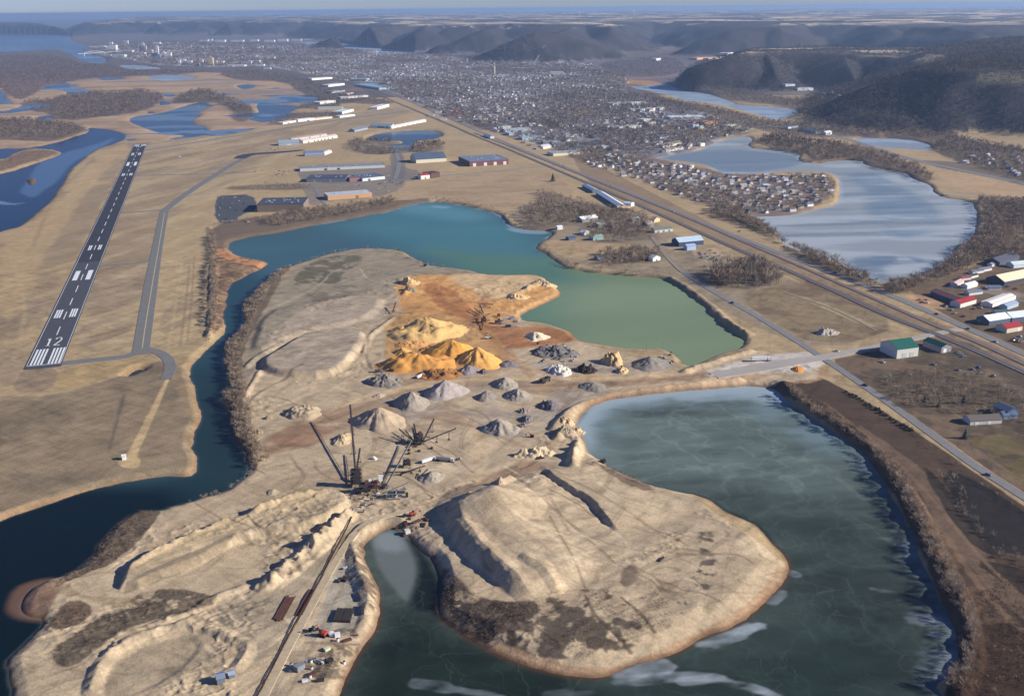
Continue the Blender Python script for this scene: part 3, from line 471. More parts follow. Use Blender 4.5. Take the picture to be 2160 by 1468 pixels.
def land_colour(X, Y, z, wsd):
    R = np.hypot(X, Y); n = len(X)
    C = np.empty((n, 3), np.float32); C[:] = s2l(DRY)
    big = fbm(X, Y, 800, 4, 51)
    far = R > 4200
    C[far] = s2l((106,98,94)); 
    m = far & (big > .12); C[m] = s2l((120,108,98))
    def apply(c, w):
        C[:] = C + (s2l(c).astype(np.float32) - C) * w[:, None]
    for c, pts, soft, amp, scale, mix, patch, streak, ang in ZONES:
        if pts is None: poly = QUARRY; mp = .45
        else:
            a = np.array(pts, float); mp = mpp(a[:, 0].mean(), max(a[:, 1].mean(), 60)); poly = smooth_poly(PP(pts, -1 if a[:, 1].mean() > 400 else 0), 1)
        so, am = soft * mp, amp * mp
        d = sdf(poly, X, Y, so + am * 1.6 + 1)
        idx = np.nonzero(d < so + am * 1.6)[0]
        if not len(idx): continue
        x = X[idx]; y = Y[idx]
        d = d[idx] + am * fbm(x, y, max(scale, 3 * mp), 4, int(scale) + len(pts or []))
        wv = (1 - sstep(-so, so, d)) * mix
        if patch:
            pn = fbm(x, y, patch[0], 4, 77 + int(patch[0]), ang, streak or 1.0); wv = wv * sstep(patch[1] - .18, patch[1] + .18, pn)
        C[idx] += (s2l(c).astype(np.float32) - C[idx]) * wv[:, None]
        if streak and not patch:
            C[idx] *= (1 + .16 * wv * fbm(x, y, 3 * max(mp, 1), 3, 5, ang, streak * 3))[:, None]
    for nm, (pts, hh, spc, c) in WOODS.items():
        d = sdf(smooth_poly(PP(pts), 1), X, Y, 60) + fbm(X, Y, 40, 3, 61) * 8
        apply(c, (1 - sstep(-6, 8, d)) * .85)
    SA = .64; tw = (1 - sstep(-20, 20, sdf(PP(TOWN), X, Y, 60))) * (R > 2000)
    k = np.nonzero(tw > .02)[0]; ca, sa = math.cos(STREET_A), math.sin(STREET_A); u = X[k] * ca + Y[k] * sa; v = -X[k] * sa + Y[k] * ca
    du = np.abs((u / 125.) % 1 - .5) * 125; dv = np.abs((v / 100.) % 1 - .5) * 100; wd = 6 + R[k] * .0016
    st = np.maximum(1 - sstep(wd * .6, wd * 1.3, du), 1 - sstep(wd * .6, wd * 1.3, dv)); C[k] += (s2l((168,164,162)).astype(np.float32) - C[k]) * (st * tw[k] * .7)[:, None]
    yd = fbm(X[k], Y[k], 70, 4, 153); C[k] *= (1 + .45 * yd)[:, None]
    # bluffs: bare oak woods on the slopes, farm fields on the tops
    m = (z > 12) & (R > 1800)
    if m.any():
        x, y, zz, r = X[m], Y[m], z[m], R[m]
        fn = fbm(x, y, 180, 4, 71); c = s2l((66,62,62))[None] * (1 + .25 * fn[:, None])
        c = c * (1 + .25 * fbm(x, y, 25, 3, 72)[:, None])
        ix = np.floor((x * .93 + y * .36) / 330 + .35 * vn(x / 700, y / 700, 5)); iy = np.floor((-x * .36 + y * .93) / 520 + .35 * vn(x / 900, y / 900, 6))
        hsh = _hash(ix, iy, 91); fld = np.where((hsh > .72)[:, None], s2l((214,192,158)), np.where((hsh > .5)[:, None], s2l((164,148,122)), np.where((hsh > .35)[:, None], s2l((112,106,84)), s2l((96,88,84)))))
        top = np.where(r > 6500, sstep(8200, 9800, r) * sstep(158, 176, zz) * (fbm(x, y, 1500, 3, 81) > -.15 - np.clip((r - 9000) / 30000, 0, .6)), sstep(118, 128, zz) * (fbm(x, y, 300, 3, 82) > -.1) * (zz < 146))
        top = top * (fbm(x, y, 160, 3, 83) > -.45)
        C[m] = c * (1 - top[:, None]) + fld * top[:, None]
        t2 = (r > 9500) & (zz > 150) & (zz < 168) & (fbm(x, y, 140, 2, 85) > .85)      # pale rock faces at the bluff edge
        C[np.nonzero(m)[0][t2]] = s2l((196,176,152))
    for pts, wd, c, am in TRACKS:
        d = sdf(smooth_poly(PP(pts), 2, False), X, Y, wd * 2 + 3, False); idx = np.nonzero(d < wd * 2 + 2.9)[0]
        dd = d[idx] + fbm(X[idx], Y[idx], 9, 3, 96) * wd * .3; C[idx] += (s2l(c).astype(np.float32) - C[idx]) * ((1 - sstep(wd * .3, wd * .75 + .8, dd)) * am)[:, None]
    # grain: wheel tracks and wash marks in the sand, mottling elsewhere
    nr = R < 1500
    x, y = X[nr], Y[nr]
    rdg = lambda sc_, sd_, an, st: -np.clip(1 - np.abs(fbm(x, y, sc_, 3, sd_, an, st)) * 7, 0, 1)
    C[nr] *= (1 + .12 * fbm(x, y, 5, 3, 91, .9, 5) + .13 * fbm(x, y, 14, 4, 92) + .08 * fbm(x, y, 3, 3, 94, -.5, 6) + .16 * rdg(22, 98, 1.2, 4) + .14 * rdg(12, 99, -.6, 5))[:, None]
    q = 1 - sstep(-6, 6, sdf(QUARRY, x, y, 20)); tr = np.abs(fbm(x, y, 26, 3, 95, .3, 3.5)); tk = (1 - sstep(.0, .05, tr)) * q * .22
    C[nr] *= (1 - tk)[:, None]
    ax, ay = x * .5, y
    C[~nr] *= (1 + .12 * fbm(X[~nr], Y[~nr], 60, 4, 93))[:, None]
    qd = sdf(QUARRY, X, Y, 60); wet = (1 - sstep(0, 4.0, wsd)) * np.where(R < 1600, np.where(qd < 25, .75, .35), .3)
    C[:] = C + (s2l(WETSHORE).astype(np.float32) - C) * wet[:, None]
    return np.clip(C, .01, .8)

TRACKS = [
 ([(560,960),(640,905),(740,868),(830,830),(960,812),(1150,815),(1300,808),(1450,795),(1530,783)], 7, (146,116,86), .55), ([(700,865),(800,828),(900,805),(1050,800),(1250,800),(1450,788)], 4, (206,178,136), .6),
 ([(990,880),(1000,930),(1010,990),(970,1040)], 9, (202,176,138), .6), ([(1000,885),(1080,885),(1150,895)], 5, (202,176,138), .5), ([(870,900),(960,890),(1010,900),(1100,940)], 5, (152,124,96), .45),
 ([(900,1060),(1000,1022),(1090,985),(1160,950),(1180,900),(1230,850),(1330,820)], 8, (164,138,106), .55), ([(905,1070),(1010,1030),(1130,975)], 2, (120,98,76), .5), ([(1030,620),(1000,680),(960,715)], 8, (150,104,66), .5),
 ([(905,600),(940,640),(1000,680),(1060,740),(1120,790)], 9, (156,108,70), .5), ([(1000,700),(1080,760),(1160,790),(1260,795)], 7, (190,148,100), .55), ([(640,700),(760,690),(780,720),(770,760),(800,800)], 2, (96,84,72), .5),
 ([(510,920),(512,870),(540,830),(600,800),(640,780)], 1.5, (96,88,78), .8), ([(500,930),(520,980),(560,1000)], 1.5, (110,98,84), .7), ([(1140,1000),(1230,1030),(1330,1090),(1450,1160)], 1.5, (130,112,86), .5), ([(1090,1010),(1120,1040),(1200,1110),(1300,1200)], 1.5, (132,114,88), .5),
 ([(1000,1060),(1060,1120),(1150,1200),(1190,1270)], 2, (206,180,142), .6), ([(1160,1100),(1200,1180),(1240,1260)], 1, (122,104,80), .6), ([(1180,1100),(1300,1170),(1500,1180)], 1, (128,110,84), .4), ([(1045,1275),(1100,1310),(1150,1345),(1180,1370)], 1, (80,68,58), .7),
 ([(1235,1265),(1255,1310),(1290,1340),(1330,1372)], 1.2, (80,68,58), .7), ([(1310,1270),(1350,1300),(1380,1340)], 1.2, (84,70,58), .7), ([(600,1480),(690,1300),(780,1120)], 1.2, (140,124,98), .6), ([(575,1480),(660,1310),(745,1120)], 1.2, (200,180,146), .6),
 ([(480,1290),(560,1240),(650,1190),(700,1140)], 2, (116,104,86), .6), ([(430,1420),(500,1380),(540,1340)], 1.5, (130,112,88), .5), ([(1700,860),(1800,930),(1900,1010),(1990,1120),(2080,1260),(2160,1330)], 3, (140,114,88), .5), ([(1740,850),(1850,935),(1960,1040),(2060,1170),(2180,1280)], 2, (132,108,84), .6),
 ([(1760,770),(1850,800),(1960,840),(2060,900)], 2, (130,112,90), .5), ([(1860,850),(1960,810),(2060,790)], 3, (132,116,94), .4), ([(1600,640),(1700,690),(1780,720)], 1.5, (120,98,76), .5), ([(1680,640),(1740,650),(1790,680),(1740,700)], 1.5, (116,96,74), .5),
 ([(560,655),(600,640),(680,600),(700,570),(760,560),(770,590),(830,600)], 1.2, (196,180,150), .7), ([(1450,520),(1500,560),(1560,600)], 2, (176,156,124), .5), ([(20,540),(60,640),(30,760)], 4, (182,158,118), .5), ([(70,520),(110,420),(200,330)], 5, (146,124,96), .5),
 ([(400,560),(392,640),(380,730)], 1.5, (130,112,84), .6), ([(385,540),(372,640),(355,740)], 1.5, (190,166,124), .6), ([(410,540),(404,640),(395,720)], 1.2, (134,116,88), .6),
]
_q = random.Random(31)
for _i in range(90):       # pairs of wheel ruts over the yard and the spits
    _a, _b = _q.choice([(900,880),(1080,860),(820,960),(1080,980),(700,930),(1200,1150),(1350,1180),(1100,1060),(560,1030),(640,1320),(1000,640),(1250,800),(1450,1200)]); _a += _q.gauss(0, 70); _b += _q.gauss(0, 30); _an = _q.choice([.3, 2.6, 1.2, -.3]) + _q.gauss(0, .5); _p = [(_a, _b)]
    for _j in range(5): _an += _q.gauss(0, .35); _a += math.cos(_an) * 34; _b += math.sin(_an) * 17; _p.append((_a, _b))
    _c = _q.choice([(128,112,90), (206,186,154), (146,122,98)]); TRACKS.append((_p, .7, _c, .5)); TRACKS.append(([(u + 5, v + 3) for u, v in _p], .7, _c, .5))
# ------------------------------------------------------------------ terrain sheet (finer near the viewpoint)
rr = [2., 60., 140., 220., 290., 340., 380.]; S = 1.9
while rr[-1] < 62000: rr.append(rr[-1] + min(max(S * rr[-1] ** 2 / 751000., .5), .0068 * rr[-1]))
rr = np.array(rr); A0 = math.radians(36.5)
fine = np.arange(-A0, A0, .00142)
aa = np.concatenate([np.radians(np.arange(-180, -37, 4.)), fine, np.radians(np.arange(38, 180.1, 4.))])
NR, NA = len(rr), len(aa)
GX = (rr[:, None] * np.sin(aa)[None]).ravel(); GY = (rr[:, None] * np.cos(aa)[None]).ravel()
WSD, WPART = water_sd(GX, GY, True)
GZ = height(GX, GY, WSD)
def quads(mask=None):
    i = np.arange(NR - 1)[:, None] * NA + np.arange(NA - 1)[None]
    q = np.stack([i, i + 1, i + NA + 1, i + NA], -1).reshape(-1, 4)[:, ::-1]
    return q if mask is None else q[mask[q].any(1)]
def compress(q):
    u, inv = np.unique(q, return_inverse=True); return u, inv.reshape(q.shape)
g_mat = attr_mat("dry_ground")
GC = land_colour(GX, GY, GZ, WSD)
ground = link_mesh("ground", np.stack([GX, GY, GZ], 1), quads(), g_mat, smooth=True, cols=GC)
tag(ground, kind="structure")
def Tz(x, y):
    x = np.atleast_1d(np.asarray(x, float)); y = np.atleast_1d(np.asarray(y, float)); return height(x, y)
def hz(x, y): return float(Tz(x, y)[0])

# ------------------------------------------------------------------ water sheets
def water_mat(name, rough, spec=.5, bump=.06, bscale=.25, cracks=False, stretch=1.0):
    m, t, b = nmat(name); L = t.links.new
    a = t.nodes.new("ShaderNodeAttribute"); a.attribute_name = "Col"; co = t.nodes.new("ShaderNodeTexCoord"); prev = a.outputs["Color"]
    if cracks:
        nz = t.nodes.new("ShaderNodeTexNoise"); nz.inputs["Scale"].default_value = .03; nz.inputs["Detail"].default_value = 4; L(co.outputs["Object"], nz.inputs["Vector"])
        ad = t.nodes.new("ShaderNodeVectorMath"); ad.operation = 'MULTIPLY_ADD'; L(nz.outputs["Color"], ad.inputs[0]); ad.inputs[1].default_value = (45, 45, 0); L(co.outputs["Object"], ad.inputs[2])
        for sc, am, wd in ((.016, .045, .008), (.04, .035, .009)):
            v = t.nodes.new("ShaderNodeTexVoronoi"); v.feature = 'DISTANCE_TO_EDGE'; v.inputs["Scale"].default_value = sc; L(ad.outputs[0], v.inputs["Vector"])
            mr = t.nodes.new("ShaderNodeMapRange"); mr.inputs[1].default_value = 0; mr.inputs[2].default_value = wd; mr.inputs[3].default_value = am; mr.inputs[4].default_value = 0; L(v.outputs["Distance"], mr.inputs[0])
            n2 = t.nodes.new("ShaderNodeTexNoise"); n2.inputs["Scale"].default_value = .02; L(co.outputs["Object"], n2.inputs["Vector"])
            mm = t.nodes.new("ShaderNodeMath"); mm.operation = 'MULTIPLY'; L(mr.outputs[0], mm.inputs[0]); L(n2.outputs["Fac"], mm.inputs[1])
            va = t.nodes.new("ShaderNodeVectorMath"); va.operation = 'ADD'; L(prev, va.inputs[0]); L(mm.outputs[0], va.inputs[1]); prev = va.outputs[0]
    L(prev, b.inputs["Base Color"]); sset(b, Roughness=rough, IOR=1.33); b.inputs["Specular IOR Level"].default_value = spec
    mp_ = t.nodes.new("ShaderNodeMapping"); mp_.inputs["Scale"].default_value = (1, stretch, 1); L(co.outputs["Object"], mp_.inputs[0])
    n = t.nodes.new("ShaderNodeTexNoise"); n.inputs["Scale"].default_value = bscale; n.inputs["Detail"].default_value = 6; L(mp_.outputs[0], n.inputs["Vector"])
    bp = t.nodes.new("ShaderNodeBump"); bp.inputs["Strength"].default_value = 1; bp.inputs["Distance"].default_value = bump; L(n.outputs["Fac"], bp.inputs["Height"]); L(bp.outputs[0], b.inputs["Normal"])
    return m
def frac(pts, X, Y, soft):
    d = sdf(smooth_poly(PP(pts, WL), 1), X, Y, soft * 1.5); return 1 - sstep(-soft, soft, d)
def line_w(pts, X, Y, wd):
    d = np.abs(sdf(smooth_poly(PP(pts, WL), 1, False), X, Y, wd * 1.5, False)); return 1 - sstep(0, wd, d)
def mixc(C, c, wv): return C + (s2l(c).astype(np.float32) - C) * np.clip(wv, 0, 1)[:, None]
WN = [0]
def water_obj(name, key, m, colour):
    drop = -.03 * WN[0]; WN[0] += 1
    d = WPART[key]; q = quads(d < 1.0); u, f = compress(q)
    x, y = GX[u], GY[u]
    V = np.stack([x, y, np.full(len(u), WL + drop)], 1)
    o = link_mesh(name, V, f, m, smooth=True, cols=np.clip(colour(x, y, d[u]), .003, .8)); return tag(o, kind="structure")
def c_quarry(x, y, d):
    C = np.empty((len(x), 3), np.float32); C[:] = s2l((62,94,98))
    C = mixc(C, (72,118,120), frac([(700,470),(870,430),(1060,460),(1150,500),(1150,560),(900,540),(780,500)], x, y, 60))
    C = mixc(C, (92,142,146), frac([(820,440),(900,428),(1000,440),(1050,462),(960,470)], x, y, 40) * .8)
    g = frac([(880,520),(1000,535),(1150,540),(1700,540),(1700,860),(1000,860),(1000,620),(960,565)], x, y, 45)
    C = mixc(C, (86,122,100), g); C = mixc(C, (126,142,106), frac([(1160,585),(1700,560),(1700,860),(1180,860),(1160,700)], x, y, 60))
    C = mixc(C, (116,136,96), frac([(1180,560),(1400,575),(1420,610),(1220,590)], x, y, 25) * .8)
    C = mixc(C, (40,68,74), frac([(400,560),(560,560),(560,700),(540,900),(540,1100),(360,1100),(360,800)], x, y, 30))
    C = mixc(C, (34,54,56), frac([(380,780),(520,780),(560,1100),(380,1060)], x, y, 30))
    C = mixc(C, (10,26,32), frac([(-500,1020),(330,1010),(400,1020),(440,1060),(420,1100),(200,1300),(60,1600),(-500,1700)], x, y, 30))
    C = mixc(C, (112,86,70), frac([(12,1280),(30,1240),(70,1224),(115,1218),(140,1230),(100,1312),(50,1308),(22,1298)], x, y, 3.5) * .95)
    C = C * (1 + .10 * fbm(x, y, 90, 4, 101, .3, 3))[:, None]
    ice = (1 - sstep(0, 9, -d)) * frac([(600,430),(905,400),(1200,440),(1230,520),(1100,520),(1000,460),(700,500)], x, y, 10) * sstep(-.2, .2, fbm(x, y, 22, 3, 103))
    ice = np.maximum(ice, frac([(1060,480),(1120,483),(1160,488),(1150,495),(1090,492)], x, y, 5) * .8); ice = np.maximum(ice, frac([(900,434),(960,436),(930,441)], x, y, 6) * .7)
    C = mixc(C, (150,172,184), ice * .8)
    C = mixc(C, (120,128,120), (1 - sstep(0, 3, -d)) * .25)
    return C
def c_frozen(x, y, d):
    C = np.empty((len(x), 3), np.float32); C[:] = s2l((70,82,76))
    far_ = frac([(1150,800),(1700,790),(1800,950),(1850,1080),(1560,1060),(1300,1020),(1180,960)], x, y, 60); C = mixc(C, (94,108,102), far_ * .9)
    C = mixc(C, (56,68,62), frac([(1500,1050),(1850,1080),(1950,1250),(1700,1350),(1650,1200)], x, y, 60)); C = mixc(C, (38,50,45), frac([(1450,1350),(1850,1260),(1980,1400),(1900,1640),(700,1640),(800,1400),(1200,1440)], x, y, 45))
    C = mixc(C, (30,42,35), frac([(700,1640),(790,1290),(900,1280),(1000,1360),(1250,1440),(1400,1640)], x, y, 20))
    C = C * np.array([1.02, .98, .94], np.float32) * (1 + .34 * fbm(x, y, 60, 5, 111) + .26 * fbm(x, y, 10, 5, 112, .15, 3) + .3 * np.clip(1 - np.abs(fbm(x, y, 45, 4, 118)) * 9, 0, 1) + .22 * np.clip(1 - np.abs(fbm(x, y, 22, 3, 119)) * 8, 0, 1))[:, None]
    n = fbm(x, y, 24, 4, 113); n2 = fbm(x, y, 70, 3, 114, .2, 3)
    n = n + .7 * fbm(x, y, 6, 3, 117, .2, 3); fr = (1 - sstep(4, 40, -d + 8 * n)) * frac([(1180,800),(1650,790),(1720,850),(1500,850),(1330,850),(1260,880),(1250,950),(1200,950)], x, y, 12)
    C = mixc(C, (184,196,202), fr * .95)
    fr = (1 - sstep(0, 60, -d + 18 * n)) * frac([(1180,800),(1750,790),(1850,980),(1500,900),(1330,900),(1260,1000),(1200,950)], x, y, 20); C = mixc(C, (124,146,152), fr * .6)
    east = (1 - sstep(0, 13, -d + 9 * n)) * frac([(1700,860),(1900,900),(2000,1150),(2060,1300),(2060,1500),(1900,1500),(1950,1300),(1880,1130),(1780,980)], x, y, 14) * sstep(-.45, .25, n2 + .2)
    C = mixc(C, (130,144,150), east * .45)
    for pts, wd, am in (([(1880,1140),(1905,1150),(1930,1170)], 12, .35), ([(1940,1300),(1985,1310),(2000,1340)], 14, .5), ([(1970,1370),(2010,1390),(1985,1440)], 12, .6), ([(1668,1207),(1680,1212)], 5, .95),
                        ([(1485,1362),(1540,1345),(1600,1318)], 7, .95), ([(1310,1430),(1340,1415),(1400,1405)], 9, .95), ([(1300,1440),(1420,1425),(1480,1425),(1560,1440),(1620,1465)], 6, .6), ([(1630,1265),(1650,1250)], 7, .5),
                        ([(1440,1436),(1520,1428),(1600,1452),(1640,1470)], 5, .6), ([(1840,1242),(1890,1250)], 5, .3), ([(880,1440),(980,1455),(1060,1470)], 6, .35), ([(1160,1470),(1260,1462)], 8, .3)):
        C = mixc(C, (172,182,186), sstep(.25, .8, line_w(pts, x, y, wd * 1.2) + .55 * n) * sstep(0, .5, line_w(pts, x, y, wd * 1.2)) * am * (.42 + .5 * fbm(x, y, 8, 4, 161, .2, 2)))
    C = mixc(C, (104,112,108), frac([(785,1140),(800,1124),(830,1120),(860,1140),(872,1175),(880,1200),(868,1260),(855,1268),(835,1245),(815,1220),(795,1190)], x, y, 2.5) * .95)
    C = mixc(C, (136,146,146), frac([(785,1140),(800,1124),(830,1120),(855,1140),(850,1165),(800,1160)], x, y, 5) * .7)
    C = mixc(C, (14,22,24), frac([(850,1128),(900,1170),(935,1240),(930,1290),(880,1290),(860,1270),(885,1215),(880,1170)], x, y, 4) * .9)
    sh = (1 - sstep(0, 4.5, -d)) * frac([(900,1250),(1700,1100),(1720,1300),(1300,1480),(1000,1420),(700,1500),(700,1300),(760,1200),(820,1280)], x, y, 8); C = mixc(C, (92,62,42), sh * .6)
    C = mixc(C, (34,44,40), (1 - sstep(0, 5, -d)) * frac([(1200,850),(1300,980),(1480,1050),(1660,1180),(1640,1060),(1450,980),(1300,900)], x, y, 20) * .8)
    return C
def c_ice(x, y, d):
    C = np.empty((len(x), 3), np.float32); C[:] = s2l((148,156,158))
    C = mixc(C, (176,184,188), sstep(-.2, .4, fbm(x, y, 50, 5, 121, .1, 5)) * .75); C = mixc(C, (110,126,138), sstep(.1, .7, fbm(x, y, 26, 5, 123, .05, 6)) * .6)
    C = mixc(C, (84,116,142), frac([(1775,372),(1840,360),(1910,400),(1985,440),(1990,480),(1930,502),(1880,500),(1840,465),(1820,430),(1830,400)], x, y, 14) * .5 * sstep(-.6, .2, fbm(x, y, 30, 4, 124, .05, 4)))
    C = mixc(C, (70,100,126), frac([(1780,545),(1850,538),(1960,545),(1940,560),(1860,556),(1880,600),(1820,580)], x, y, 12) * .6 * sstep(-.5, .3, fbm(x, y, 30, 3, 122)))
    C = mixc(C, (108,126,142), frac([(1380,335),(1500,310),(1700,330),(1690,350),(1560,368),(1460,345)], x, y, 12) * .7)
    edge = (1 - sstep(0, 10, -d)) * .5; C = mixc(C, (176,190,200), edge)
    return C
def c_river(x, y, d):
    C = np.empty((len(x), 3), np.float32); C[:] = s2l((22,36,52))
    ic = frac([(40,405),(60,380),(80,345),(110,330),(200,305),(230,295),(240,290),(236,300),(180,330),(150,345),(120,385),(95,400),(70,420),(45,408)], x, y, 6)
    C = mixc(C, (74,98,122), ic * .85); C = mixc(C, (120,140,160), frac([(-50,425),(0,423),(25,430),(60,428),(20,434)], x, y, 4) * .7)
    return C
def c_pond(i):
    def f(x, y, d):
        C = np.empty((len(x), 3), np.float32); C[:] = s2l((52,68,78) if i not in POND_ICE else (140,152,162))
        if i == 19: C[:] = s2l((52,58,58)); return C
        return mixc(C, (104,122,132) if i not in POND_ICE else (160,178,194), sstep(-.1, .3, fbm(x, y, 110 if i < 12 else 40, 3, 131 + i, 0, 3)) * .8)
    return f
m_open = water_mat("open_water", .2, .12, .05, .3); m_lake = water_mat("lake_water", .25, .07, .03, .3); m_ice = water_mat("lake_ice", .5, .12, .12, .05, True); m_far = water_mat("far_ice", .5, .2, .1, .05)
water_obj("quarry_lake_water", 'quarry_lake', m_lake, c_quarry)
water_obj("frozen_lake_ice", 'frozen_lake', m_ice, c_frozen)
water_obj("ice_covered_lake", 'ice_lake', m_far, c_ice)
water_obj("river_water", 'river', m_open, c_river)
water_obj("marsh_water", 'marsh', m_open, lambda x, y, d: mixc(np.tile(s2l((52,68,80)).astype(np.float32), (len(x), 1)), (104,122,134), sstep(-.1, .3, fbm(x, y, 90, 3, 151))))
for i in range(len(PONDS)): water_obj("pond_ice" if i in POND_ICE else "pond_water", 'pond%d' % i, m_far if i in POND_ICE else m_open, c_pond(i))
# ------------------------------------------------------------------ haze
def box_mesh(x0, x1, y0, y1, z0, z1):
    V = [(x, y, z) for z in (z0, z1) for y in (y0, y1) for x in (x0, x1)]
    return V, [(0, 2, 3, 1), (4, 5, 7, 6), (0, 1, 5, 4), (2, 6, 7, 3), (0, 4, 6, 2), (1, 3, 7, 5)]
hm = bpy.data.materials.new("haze_air"); hm.use_nodes = True; hn = hm.node_tree; hn.nodes.remove(hn.nodes["Principled BSDF"])
pv = hn.nodes.new("ShaderNodeVolumePrincipled"); pv.inputs["Density"].default_value = HAZE; pv.inputs["Color"].default_value = (*HAZE_COL, 1); pv.inputs["Anisotropy"].default_value = 0.2
hn.links.new(pv.outputs[0], [n for n in hn.nodes if n.type == 'OUTPUT_MATERIAL'][0].inputs["Volume"])
V, F = box_mesh(-64000, 64000, -64000, 64000, -8.0, CAMH + 12)
tag(link_mesh("haze", V, F, hm), kind="stuff")
# ------------------------------------------------------------------ trees
def tube(V, F, a, b, r0, r1, n=4):
    a = Vector(a); b = Vector(b); d = (b - a).normalized(); u = d.orthogonal().normalized(); v = d.cross(u); k = len(V)
    for c, r in ((a, r0), (b, r1)):
        for i in range(n):
            t = 2 * math.pi * i / n; V.append(tuple(c + (u * math.cos(t) + v * math.sin(t)) * r))
    for i in range(n): F.append((k + i, k + (i + 1) % n, k + n + (i + 1) % n, k + n + i))
def bare_template(seed, limbs, twigs, tw, tl, spread=.34):
    """trunk with limbs, and a crown of thin twigs; height 1"""
    r = random.Random(seed); TV, TF = [], []
    tube(TV, TF, (0, 0, -.03), (0, 0, .42), .022, .014); tube(TV, TF, (0, 0, .42), (r.uniform(-.03, .03), r.uniform(-.03, .03), .8), .014, .004)
    tips = []
    for i in range(limbs):
        a = i * 2.4 + r.uniform(-.5, .5); z0 = r.uniform(.22, .6); l = spread * r.uniform(.6, 1.05); z1 = z0 + r.uniform(.18, .42)
        tip = (math.cos(a) * l, math.sin(a) * l, min(z1, .97)); tube(TV, TF, (0, 0, z0), tip, .011, .003, 3); tips.append(((0, 0, z0), tip))
    CV, CF = [], []
    for i in range(twigs):
        b, t = tips[r.randrange(len(tips))]; f = r.uniform(.35, 1.1)
        p = Vector(b).lerp(Vector(t), f) + Vector((r.gauss(0, .05), r.gauss(0, .05), r.gauss(0, .05)))
        d = Vector((p.x * 1.4 + r.gauss(0, .25), p.y * 1.4 + r.gauss(0, .25), r.uniform(.25, .9))).normalized() * tl * r.uniform(.6, 1.3)
        s = Vector((r.gauss(0, 1), r.gauss(0, 1), r.gauss(0, .4))).normalized() * tw
        k = len(CV); CV += [tuple(p - s), tuple(p + s), tuple(p + d)]; CF.append((k, k + 1, k + 2))
    return (TV, TF), (CV, CF)
def cone_template(seed, tiers, n, k=.24):
    r = random.Random(seed); TV, TF = [], []; tube(TV, TF, (0, 0, -.03), (0, 0, .5), .025, .012); CV, CF = [], []
    for t in range(tiers):
        z = .1 + .88 * t / tiers; R = k * (1 - .93 * t / tiers) * r.uniform(.85, 1.1)
        for i in range(n):
            a = 2 * math.pi * (i + r.random() * .8) / n + t; da = r.uniform(.25, .5); rr_ = R * r.uniform(.75, 1.2); q = len(CV); dz = r.uniform(-.05, .0)
            CV += [(0, 0, z + .16), (math.cos(a) * rr_, math.sin(a) * rr_, z + dz), (math.cos(a + da) * rr_, math.sin(a + da) * rr_, z + dz * .5)]; CF.append((q, q + 1, q + 2))
    return (TV, TF), (CV, CF)
def round_template(seed, n):
    r = random.Random(seed); TV, TF = [], []; tube(TV, TF, (0, 0, -.05), (0, 0, .5), .05, .03); CV, CF = [], []
    for i in range(n):
        p = Vector((r.gauss(0, 1), r.gauss(0, 1), r.gauss(0, 1))).normalized() * r.uniform(.25, .46); p.z = p.z * .95 + .52
        q = len(CV)
        for j in range(3): CV.append(tuple(p + Vector((r.gauss(0, .13), r.gauss(0, .13), r.gauss(0, .13)))))
        CF.append((q, q + 1, q + 2))
    return (TV, TF), (CV, CF)
bark = mat((132,118,102), .9, .2, 2.0, name="bark"); twig_m = [mat((164,146,126), .95, .25, .9, name="twigs_brown"), mat((176,162,144), .95, .25, .9, name="twigs_grey"), mat((168,140,110), .95, .25, .9, name="twigs_russet")]
fir_m = mat((62,66,52), .9, .35, 1.2, name="fir_needles"); shrub_m = mat((66,66,50), .9, .35, 2, name="evergreen_leaves"); dead_m = mat((104,86,72), .95, .35, 1.5, name="dead_brush")
protos = {}
def proto(kind):
    if kind in protos: return protos[kind]
    if kind[:4] == 'bare': (TV, TF), (CV, CF) = bare_template(int(kind[4]) + 3, 9, 230, .007, .13); cm = twig_m[int(kind[4]) % 3]
    elif kind[:4] == 'coni': (TV, TF), (CV, CF) = cone_template(int(kind[4]) + 5, 9, 13); cm = fir_m
    else: (TV, TF), (CV, CF) = round_template(5, 150); cm = shrub_m
    a = bpy.data.meshes.new("trunk"); a.from_pydata(TV, [], TF); a.materials.append(bark); b = bpy.data.meshes.new("crown"); b.from_pydata(CV, [], CF); b.materials.append(cm)
    protos[kind] = (a, b); return protos[kind]
def place_tree(kind, x, y, h, label, cat, group, z=None, name=None, wide=1.0):
    a, b = proto(kind); z = hz(x, y) if z is None else z
    r = bpy.data.objects.new(name or {'bare': 'bare_tree', 'coni': 'conifer', 'shru': 'evergreen_shrub'}[kind[:4]], None); r.empty_display_size = 1
    col.objects.link(r); r.location = (x, y, z - .1); r.scale = (h * wide, h * wide, h); r.rotation_euler.z = random.uniform(0, 6.28)
    for nm, me in (("trunk", a), ("crown", b)):
        o = bpy.data.objects.new(nm, me); col.objects.link(o); o.parent = r
    return tag(r, label, cat, group)
def tri_template(tmpl, crown_only=False):
    V, F = [], []
    for (v, f) in (tmpl[1:] if crown_only else tmpl):
        k = len(V); V += v
        for q in f:
            F.append((q[0] + k, q[1] + k, q[2] + k))
            if len(q) == 4: F.append((q[0] + k, q[2] + k, q[3] + k))
    return np.array(V, np.float32), np.array(F, np.int32)
